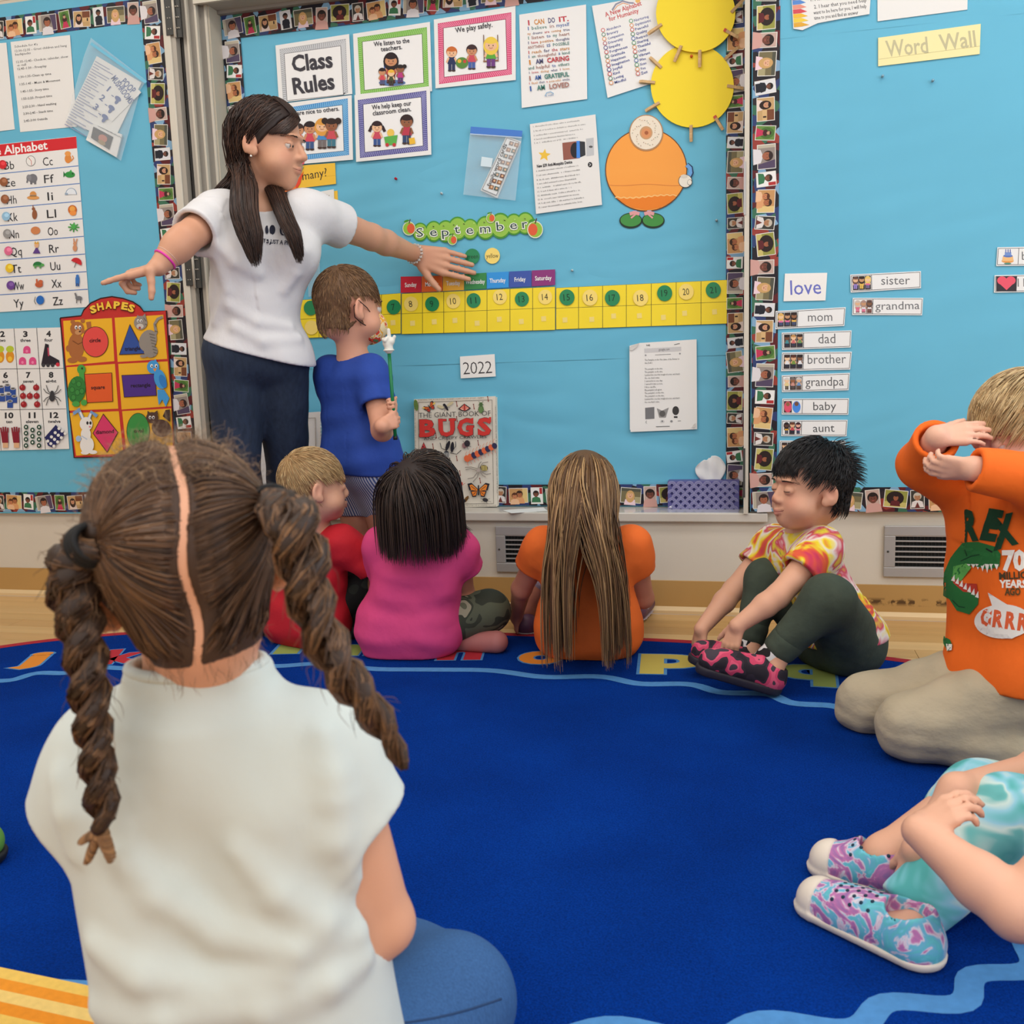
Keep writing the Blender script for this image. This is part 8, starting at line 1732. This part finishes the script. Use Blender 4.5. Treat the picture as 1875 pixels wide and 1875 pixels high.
AQUA = None
def corner_child():
    W = at; r = np.random.default_rng(101)
    anN, knN = W(1672, 1662, -1.83), W(1850, 1500, -1.76); anF, knF = W(1622, 1568, -1.72), W(1795, 1462, -1.62)
    pel = V3(.66, -1.66, .085); chest = V3(.70, -1.70, .33); shN, shF = V3(.63, -1.84, .40), V3(.66, -1.58, .40); lat = nrm(shN-shF); base = V3(.68, -1.71, .46)
    H = Head(V3(.64, -1.72, .58), (-1, .1, -.05), (0, 0, 1), 1.0)
    trunk = U(.05, cone(pel+lat*.045, chest+lat*.045, .082, .066), cone(pel-lat*.045, chest-lat*.045, .082, .066), cone(shF, shN, .042), cone(pel-lat*.05, pel+lat*.05, .086), cone(H.p(0, -.02, -.05), base, .04, .044), cone(base, chest, .045, .05))
    elN, wrN = W(1862, 1668, -2.00), W(1682, 1522, -1.92); elF, wrF = W(1900, 1415, -1.62), W(1752, 1448, -1.76)
    arms = U(.02, limb([shN, elN, elN+(wrN-elN)*.35, wrN], [.040, .036, .036, .023]), limb([shF, elF, wrF], [.040, .033, .024]))
    hN = hand(wrN, V3(.70, .20, .50), V3(-.5, -.35, .75), -1, .056, (26, 30, 34, 38), (.4, .8, -.3), .04, 20, .0066)
    wF2 = W(1678, 1556, -1.80); hF = hand(wF2, V3(-.2, -.10, -1), V3(-.6, -.7, .1), 1, .048, (12, 14, 18, 20), (.5, .7, -.2), .05, 10, .0062)
    fore = limb([wrF, wF2], [.024, .022])
    hpN, hpF = pel+lat*.05, pel-lat*.05
    toN, heN = W(1492, 1642, z=.032), W(1672, 1722, z=.034); toF, heF = W(1512, 1572, z=.032), W(1620, 1598, z=.034)
    legs = U(.02, limb([hpN, knN, anN], [.075, .052, .033]), limb([hpF, knF, anF], [.072, .050, .033]), cone(anN, heN, .032, .026), cone(heN, toN, .026, .02), cone(anF, heF, .032, .026), cone(heF, toF, .026, .02))
    body = U(.018, H.node(), trunk, arms, fore, legs); body = U(.008, body, hN, hF)
    o = person('child with aqua tie-dye leggings and clogs at the right edge, arms around knees', body, .0052, (226, 172, 144), H.paint()+[(wF2+V3(-.01, 0, -.06), .05, (214, 110, 100), .6)], None)
    H.eyes(o); 
    TD = [(0, (70, 150, 160)), (.36, (86, 176, 176)), (.44, (120, 196, 206)), (.50, (150, 206, 226)), (.56, (204, 226, 222)), (.62, (110, 186, 186)), (.74, (80, 160, 160)), (1, (170, 214, 226))]
    aq = ramp_mat('aqua_tie_dye', TD, 11, detail=2, distort=.7)
    pf = U(.022, limb([hpN, knN, anN+(knN-anN)*.02], [.090, .062, .050]), limb([hpF, knF, knF+(anF-knF)*.25], [.085, .058, .052]), cone(pel-lat*.05, pel+lat*.05, .098)); dd = nrm(anN-knN); pf = cut(pf, anN+dd*.012, dd, .004)
    j = sculpt('leggings', cut(disp(pf, ripple(103, 40, .0014)), V3(0, 0, .0095), V3(0, 0, -1)), .0055, aq, o); j['label'] = 'aqua tie-dye leggings'
    f = tee(trunk, .014, [(shN, nrm(elN-shN), .07, .052, .058, .044), (shF, nrm(elF-shF), .07, .052, .058, .042)], base, V3(0, 0, 1), .046, [cone(pel-lat*.05, pel+lat*.05, .102)]); s = sculpt('shirt', cut(f, V3(0, 0, .0095), V3(0, 0, -1)), .008, aq, o); s['label'] = 'aqua tie-dye shirt'
    CL = [(0, (130, 90, 150)), (.36, (150, 110, 170)), (.44, (196, 120, 176)), (.49, (222, 214, 226)), (.53, (110, 180, 214)), (.62, (96, 190, 200)), (.72, (120, 200, 226)), (1, (140, 96, 156))]
    for a, t_, he in ((anN, toN, heN), (anF, toF, heF)):
        d = nrm((t_-he)*V3(1, 1, 0)); sd = np.cross(d, V3(0, 0, 1)); he0, to0 = he*V3(1, 1, 0), t_*V3(1, 1, 0)
        wide = U(.02, cone(he0+V3(0, 0, .034)-d*.004, to0+V3(0, 0, .030)-d*.012, .036, .033), cone(he0+d*.03+V3(0, 0, .05), to0-d*.05+V3(0, 0, .036), .034, .034), cone(he0-d*.004+V3(0, 0, .04), he0+V3(0, 0, .065), .036, .034))
        up = cut(wide, V3(0, 0, .016), V3(0, 0, -1), .002); op = U(.02, cone(a*V3(1, 1, 0)+V3(0, 0, .062)-d*.0, a*V3(1, 1, 0)+V3(0, 0, .14)-d*.02, .032, .036), cone(he0+V3(0, 0, .064)+d*.012, he0+V3(0, 0, .12), .029, .034)); up = sub(up, op, .004)
        hp = np.array([to0+V3(0, 0, .12)-d*(.048+.0145*i)+sd*((j-2.5+.5*(i % 2))*.0115) for i in range(5) for j in range(6)])
        for _ in range(40): hp[:, 2] -= np.clip(up(hp), 0, .01)*.7
        hp = hp[np.abs(up(hp)) < .003]
        holes_ = [cone(to0+V3(0, 0, .03)-d*(.055+.015*i)+sd*s_*(.010+.013*j)+V3(0, 0, .0), to0+V3(0, 0, .09)-d*(.055+.015*i)+sd*s_*(.016+.020*j), .0024) for i in range(4) for j in range(3) for s_ in (-1, 1)]
        q = sculpt('clog', up, .0034, ramp_mat('purple_blue_clog', CL, 20, detail=3, distort=2.2, rough=.5), o); q['label'] = 'purple and blue marbled perforated clog'
        g = grad(up, hp); hs = strands('perforations', np.stack([hp-g*.002, hp-g*.0005, hp+g*.0007, hp+g*.0008], 1), .0031, np.tile((34, 60, 80), (len(hp), 1)), M('dark_hole', rough=.9, attr=True), q, 8, 0.0)
        so = U(.02, cone(he0+V3(0, 0, .03)-d*.006, to0+V3(0, 0, .028)-d*.008, .041, .0385)); so = cut(cut(so, V3(0, 0, .024), V3(0, 0, 1), .003), V3(0, 0, .0095), V3(0, 0, -1), .003); so = U(.004, so, cut(cone(to0+V3(0, 0, .028)-d*.016, to0+V3(0, 0, .030)-d*.010, .0385, .036), to0-d*.014, -d, .004)); so = cut(so, V3(0, 0, .0095), V3(0, 0, -1), .003)
        sculpt('sole', so, .004, M('cream_rubber', (226, 214, 200), .55), q)
    kid_hair_short(H, o, [(150, 110, 70), (120, 86, 56)], (120, 86, 56), (0, -.05, .11), lambda x, y, z: (z > -.05+.95*np.clip(y+.03, 0, 1)) & (y < .078), .05, 700, r)
    return o
girl(); teacher(); orange_girl(); pink_kid(); red_boy(); blue_boy(); tiedye_boy(); trex_boy(); corner_child()
# ------------------------------------------------------------------ things on the ledge
Yk = .098
bk = empty('picture_book', at(*KB(780, 1790), Yk)); tag(bk, 'large picture book The Giant Book of Bugs standing on the ledge', 'book')
q = [(145, 172), (1362, 126), (1390, 1775), (168, 1800)]
P = [at(*KB(*p), Yk) for p in q][::-1]; s = slab('cover', P, .004, M('book_cover', (230, 222, 206), .35, coat=.2)); set_parent(s, bk, np.mean(P, 0)+[0, .002, 0])
P = [at(*KB(*p), Yk+.004) for p in [(160, 185), (1372, 142), (1402, 1765), (178, 1785)]][::-1]; s = slab('pages', P, .014, M('book_pages', (236, 230, 214), .7)); set_parent(s, bk, np.mean(P, 0)+[0, .007, 0])
d = dr(KB, Yk); lt = dr(KB, Yk-.003)
FR = (96, 88, 80)
for a, b in (((212, 218), (1312, 180)), ((1312, 180), (1336, 1728)), ((1336, 1728), (232, 1745)), ((232, 1745), (212, 218))): d.line([a, b], 5, FR)
RD_, BKK, OG = (206, 56, 52), (40, 38, 46), (232, 120, 60)
def bfly(x, y, s_, c1, c2, rot=0):
    c, w = math.cos(math.radians(rot)), math.sin(math.radians(rot)); R = lambda a, b: (x+s_*(a*c-b*w), y+s_*(a*w+b*c))
    for k in (-1, 1):
        d.poly([R(k*2, -5), R(k*60, -60), R(k*95, -52), R(k*78, 5), R(k*10, 12)], BKK); d.poly([R(k*8, 5), R(k*70, 10), R(k*52, 62), R(k*20, 58)], BKK)
        d.poly([R(k*8, -4), R(k*55, -46), R(k*76, -40), R(k*64, 2), R(k*12, 8)], c1); d.poly([R(k*14, 12), R(k*60, 16), R(k*46, 52), R(k*22, 48)], c2)
        d.line([R(k*20, 0), R(k*62, -30)], 4*s_, BKK); d.line([R(k*22, 18), R(k*46, 42)], 4*s_, BKK)
    d.line([R(0, -40), R(0, 45)], 11*s_, BKK)
bfly(380, 290, 1.0, (226, 110, 50), (214, 70, 50), -35); d.ell(448, 235, 22, 14, (240, 206, 110), -40); d.ell(292, 300, 18, 12, (240, 206, 110), 20)
for k, (ex, ey) in ((0, (545, 285)), (1, (690, 240))): d.ell(ex, ey, 55, 22, (214, 200, 160), 20 if k == 0 else -35)
d.ell(628, 290, 18, 60, BKK, -30); d.ell(600, 255, 20, 20, BKK); [d.line([(620, 290), (x, y)], 4, BKK) for x, y in ((560, 330), (600, 360), (690, 300))]
d.poly([(805, 315), (900, 235), (1000, 305), (940, 345), (865, 345)], BKK); d.poly([(830, 312), (898, 250), (975, 303), (930, 335), (870, 335)], (226, 130, 110)); d.line([(900, 245), (905, 340)], 20, (180, 50, 50)); d.line([(850, 310), (880, 325)], 8, (240, 220, 200)); d.line([(925, 320), (955, 305)], 8, (240, 220, 200))
d.ell(1150, 320, 40, 60, (106, 140, 84)); d.ell(1148, 250, 28, 34, (90, 120, 74)); [d.line([(1148, 240), (x, y)], 7, (80, 110, 66)) for x, y in ((1115, 200), (1185, 200), (1110, 260), (1190, 255), (1108, 330), (1195, 335))]
d.ell(180, 260, 32, 85, (110, 140, 70), -8); [d.line([(155, 215+i*30), (205, 210+i*30)], 6, (70, 90, 50)) for i in range(4)]
d.poly([(295, 808), (350, 935), (320, 950), (240, 940)], (110, 30, 36)); d.poly([(295, 825), (338, 925), (252, 925)], (206, 66, 66)); [d.ell(x, y, 10, 10, (50, 26, 30)) for x, y in ((285, 880), (305, 900), (270, 915), (318, 918))]
for pts in ([(620, 930), (560, 900), (540, 820)], [(690, 970), (790, 990), (855, 930)], [(740, 920), (775, 870), (770, 800)], [(600, 1020), (530, 1050), (520, 1120)], [(680, 1040), (690, 1080), (685, 1130)], [(615, 1060), (595, 1095), (590, 1125)]): d.line(pts, 9, BKK)
d.ell(655, 865, 26, 80, BKK, 20); d.ell(722, 885, 26, 80, BKK, 5); d.ell(632, 1000, 46, 62, (60, 60, 66), 10); [d.line([(605+i*18, 965), (600+i*18, 1040)], 6, (230, 228, 222)) for i in range(5)]; d.line([(630, 860), (660, 700), (662, 640)], 5, BKK)
d.ell(905, 860, 36, 42, (150, 110, 110)); d.ell(945, 830, 44, 48, (56, 50, 56)); [d.line([(930, 850), (x, y)], 5, BKK) for x, y in ((880, 790), (990, 800), (1005, 880), (960, 920), (900, 910))]
n = 9
for i in range(n):
    t = i/(n-1); x, y = 945+t*410, 1055-t*190
    for k in (-1, 1): d.line([(x, y), (x-10+k*12, y+k*70), (x+8+k*10, y+k*105)], 7, (226, 150, 120))
for i in range(n):
    t = i/(n-1); x, y = 945+t*410, 1055-t*190; d.ell(x, y, 44-(i > 0)*6, 52-6*t, (52, 52, 84) if i in (2, 4, 6, 8) else (232, 110, 66), -25)
for a, b, c in (((1110, 1210), (1010, 1180), (915, 1185)), ((1100, 1235), (1000, 1205), (925, 1220)), ((1110, 1200), (1130, 1130), (1160, 1100)), ((1130, 1200), (1180, 1120), (1260, 1105)), ((1120, 1250), (1100, 1330), (1035, 1400)), ((1100, 1260), (1040, 1340), (955, 1355)), ((1140, 1240), (1230, 1290), (1300, 1280)), ((1140, 1250), (1180, 1310), (1225, 1330))): d.line([a, b, c], 11, (150, 140, 130))
d.ell(1115, 1232, 28, 24, (190, 176, 166)); d.ell(1200, 1195, 58, 46, (110, 96, 70), 10); [d.line([(1165+i*22, 1160), (1175+i*22, 1235)], 11, (226, 206, 120)) for i in range(4)]
for pts in ([(820, 1450), (700, 1500)], [(850, 1470), (920, 1420)], [(840, 1500), (780, 1440)], [(800, 1560), (870, 1580), (880, 1690)], [(790, 1540), (740, 1480)]): d.line(pts, 6, (196, 96, 80))
d.ell(850, 1450, 24, 52, (206, 70, 56), 30); d.ell(800, 1555, 14, 60, (206, 70, 56), 35); d.ell(765, 1610, 22, 30, (190, 60, 50), 35)
bfly(1118, 1520, 1.75, (240, 140, 50), (236, 130, 44), 0)
d.ell(935, 1660, 24, 60, (120, 84, 40), 35); d.ell(910, 1690, 16, 30, BKK, 35); [d.line([(925, 1670), (x, y)], 4, BKK) for x, y in ((880, 1650), (900, 1730), (990, 1640))]
d.ell(1220, 1670, 42, 30, (60, 56, 58), 15); [d.line([(1220, 1670), (x, y)], 4, BKK) for x, y in ((1150, 1650), (1160, 1700), (1290, 1650), (1310, 1700), (1250, 1720))]
for x, y in ((795, 240), (1050, 280), (1260, 165), (442, 870), (386, 965), (1115, 820), (797, 1050), (752, 1200), (672, 1240), (845, 1270), (725, 1400), (1145, 1380), (800, 465), (488, 710)): d.line([(x-4, y-34), (x+6, y+34)], 11, (150, 80, 70)); d.ell(x-5, y-34, 9, 9, (120, 50, 46)); d.ell(x+6, y+30, 8, 14, (140, 66, 56))
d.build('picture', bk)
lt.text('THE GIANT BOOK OF', 220, 450, 1292, 415, 78, (52, 46, 50), -.008).build('lettering', bk); lt = dr(KB, Yk-.003).text('AND CREEPY CRAWLIES', 236, 785, 1288, 748, 46, (52, 46, 50), -.006)
lt.build('lettering', bk); lt = dr(KB, Yk-.003); lt.text('WARNING: THIS BOOK IS FULL OF HAIRY, SCARY, STICKY, SUCKY, CREEPY', 205, 192, 1195, 160, 20, (120, 110, 100), 0, res=1)
lt.build('lettering', bk); lt = dr(KB, Yk-.003); lt.text('BEASTS THAT YOU WILL EITHER LOVE OR LOATHE AND NOT FORGET', 750, 1772, 1380, 1764, 18, (130, 120, 108), 0, res=1)
lt.build('lettering', bk); lt = dr(KB, Yk-.003); lt.text('CREATURES THAT CRAWL, JUMP, BITE AND STING IN EVERY CORNER OF THE WORLD', 1352, 150, 1385, 1690, 18, (130, 120, 108), 0, res=1); lt.build('lettering', bk); lt = dr(KB, Yk-.003); lt.text('THE BIGGEST BUGS EVER SEEN IN ONE PLACE', 178, 930, 172, 360, 18, (130, 120, 108), 0, res=1)
lt.build('lettering', bk)
lt = dr(KB, Yk-.006)
for ch, x0, y0, x1, y1 in (('B', 232, 722, 470, 716), ('U', 520, 714, 760, 704), ('G', 800, 708, 1030, 702), ('S', 1100, 700, 1300, 694)):
    def glyph(g, dx, col):
        g.text(ch, x0-dx, y0+dx, x1+dx, y1+dx, 245+2*dx, col, .045)
        if ch in 'BU':
            hh = y0-250; g.rect(x0-6-dx, hh+4-dx, x0+110+dx, hh+34+dx, col)
            if ch == 'B': g.rect(x0-6-dx, y0-28-dx, x0+110+dx, y0+4+dx, col)
            if ch == 'U': g.rect(x1-90-dx, hh-4-dx, x1+14+dx, hh+28+dx, col)
        if ch == 'G': g.rect(x1-90-dx, y1-140-dx, x1+12+dx, y1-110+dx, col); g.poly([(x1-30, y1-250), (x1+4, y1-254), (x1+4, y1-165), (x1-30, y1-175)], col)
        if ch == 'S': g.poly([(x1-34, y1-255), (x1, y1-258), (x1, y1-175), (x1-30, y1-185)], col); g.poly([(x0+2, y0-80), (x0+34, y0-72), (x0+34, y0+2), (x0+2, y0+4)], col)
    glyph(lt, 5, (60, 50, 54))
lt.k += 3
for ch, x0, y0, x1, y1 in (('B', 232, 722, 470, 716), ('U', 520, 714, 760, 704), ('G', 800, 708, 1030, 702), ('S', 1100, 700, 1300, 694)): glyph(lt, 0, (216, 60, 54))
lt.build('title_lettering', bk)

# tissue box
KT = crop(1200, 860, 260/1875.)
Yt = float(at(1288, 933, z=LEDGE)[1]); a, b = at(*KT(165, 530), Yt), at(*KT(1108, 150), Yt)
tb = empty('tissue_box', ((a[0]+b[0])/2, Yt, LEDGE)); tag(tb, 'blue patterned tissue box with a tissue sticking out, on the ledge', 'tissue box')
box('carton', (a[0], Yt, LEDGE+.0014), (b[0], Yt+.095, b[2]), M('navy_carton', (96, 94, 152), .5), tb, bevel=.0015)
d = dr(KT, Yt-.0002, 2.5e-5)
LV = (150, 150, 190)
k0 = d.k
for r_ in range(9):
    yy = 150+r_*54; off = 0 if r_ % 2 == 0 else 58
    for c_ in range(10):
        x = 160+off+c_*117
        if x < 172 or x > 1046 or yy+2 > 532 or yy-48 < 140: continue
        for k, (rx, ry, col) in enumerate(((57, 52, (186, 184, 208)), (52, 47, (92, 90, 150)), (44, 40, (166, 164, 196)), (38, 34, (92, 90, 150)), (28, 26, (176, 174, 204)), (22, 20, (44, 44, 96)))):
            d.k = k0+r_*8+k; d.ell(x, yy, rx, ry, col, n=12, a0=180, a1=360)
        d.k = k0+r_*8+6; d.poly([(x-22, yy), (x+22, yy), (x, yy+24)], (44, 44, 96))
# later rows lie over earlier ones, as in the print
d.build('scallop_pattern', tb)
dr(KT, Yt-.003).line([(185, 500), (215, 480)], 9, (236, 236, 240)).line([(192, 482), (212, 505)], 9, (236, 236, 240)).build('arrow_mark', tb)
n1, n2 = 34, 26; V = []
for j in range(n2):
    v = j/(n2-1)
    for i in range(n1):
        u = i/(n1-1)*2-1; w = .030+.036*v**.8; h = .078+.008*math.sin(u*2.4+.6)-.020*(abs(u)**3)-.007*math.exp(-((u+.25)/.14)**2)
        V.append((u*w*(1-.30*v**3), .007*math.sin(u*4+v*2)*v+.003*math.sin(u*9+2)*v+.003*math.sin(v*6+u*4), v*h))
F = [(j*n1+i, j*n1+i+1, (j+1)*n1+i+1, (j+1)*n1+i) for j in range(n2-1) for i in range(n1-1)]
tm = make_mesh('tissue', V, F, smooth=True); t_ = mesh_obj('tissue', tm, M('tissue_paper', (240, 240, 238), .85)); set_parent(t_, tb, (at(1301, 880, Yt+.05)[0], Yt+.05, b[2]-.004))
md = t_.modifiers.new('thick', 'SOLIDIFY'); md.thickness = .0008

# white board pad and marker behind the teacher's legs
Yp = .075; q = [(450, 762), (585, 754), (590, 915), (455, 922)]
wb_ = empty('dry_erase_pad', at(520, 920, Yp)); tag(wb_, 'white spiral-bound pad standing on the ledge behind the teacher\'s legs', 'pad')
P = [at(*p, Yp) for p in q][::-1]; P = [np.array([p[0], p[1], max(p[2], LEDGE+.001)]) for p in P]; s = slab('board', P, .008, M('pad_white', (222, 220, 218), .3)); set_parent(s, wb_, np.mean(P, 0)+[0, .004, 0])
dd = Draw(Yp-5e-5); dd.line([(458, 772), (577, 765), (580, 905)], 1.6, (150, 140, 130)); dd.line([(559, 796), (563, 796)], 2, (110, 110, 110)); dd.build('printed_frame', wb_)
for i in range(26):
    p = at(586.5+i*.12, 757+i*6.2, Yp-.001)
    if p[2] > LEDGE+.004: box('spiral_loop', p-[.0022, .001, .0016], p+[.0022, .009, .0016], M('white_wire', (230, 228, 226), .3), wb_)
p0, p1 = at(592, 782, .07), at(593, 912, .07); p1[2] = LEDGE+.001
mk = tube('marker', [p0, p0+(p1-p0)*.08, p0+(p1-p0)*.1, p1], [.004, .005, .0062, .0062], M('maroon_marker', (70, 26, 40), .35), None, 10); tag(mk, 'dark marker leaning beside the white pad', 'marker')
# papers lying on the ledge
def lying(name, label, pts, mat, lines=True):
    P = [at(x, y, z=LEDGE+.0016) for x, y in pts]; V = np.array(P+[p-[0, 0, .0009] for p in P]); c = V.mean(0); n = len(P)
    o = mesh_obj(name, make_mesh(name, V-c, [list(range(n)), list(range(2*n-1, n-1, -1))]+[[i, i+n, (i+1) % n+n, (i+1) % n] for i in range(n)]), mat); o.location = c; tag(o, label, 'paper'); return o
lying('paper_strip', 'white paper strip lying on the ledge beside the bug book', [(920, 934), (995, 929), (1002, 935), (936, 939.5)], M('white_paper'))
lying('laminated_sheet', 'glossy laminated sheet lying on the ledge in front of the tissue box', [(1195, 930), (1355, 930.5), (1352, 938.5), (1160, 938)], M('laminated_clear', (190, 190, 200), .12, spec=.6))
# shoe of a child just outside the left edge
hx = at(-90, 1525, z=.04); tx_ = at(-32, 1548, z=.04)
sh_ = empty('trainer', (hx[0], hx[1], 0)); tag(sh_, 'green and black trainer at the left edge of the photo', 'shoe')
u = nrm((tx_-hx)*V3(1, 1, 0)); h0, t0_ = hx*V3(1, 1, 0), tx_*V3(1, 1, 0)
sf = U(.02, cone(h0-u*.08+V3(0, 0, .045), t0_+V3(0, 0, .045), .044, .036), cone(h0-u*.05+V3(0, 0, .07), h0+V3(0, 0, .06), .04, .04)); sculpt('upper', cut(sf, V3(0, 0, .026), V3(0, 0, -1)), .005, M('green_upper', (96, 150, 60), .6), sh_)
so = cut(cut(U(.02, cone(h0-u*.08+V3(0, 0, .03), t0_+V3(0, 0, .03), .047, .040)), V3(0, 0, .028), V3(0, 0, 1)), V3(0, 0, .010), V3(0, 0, -1)); sculpt('sole', so, .005, M('black_rubber', (26, 28, 32), .6), sh_)
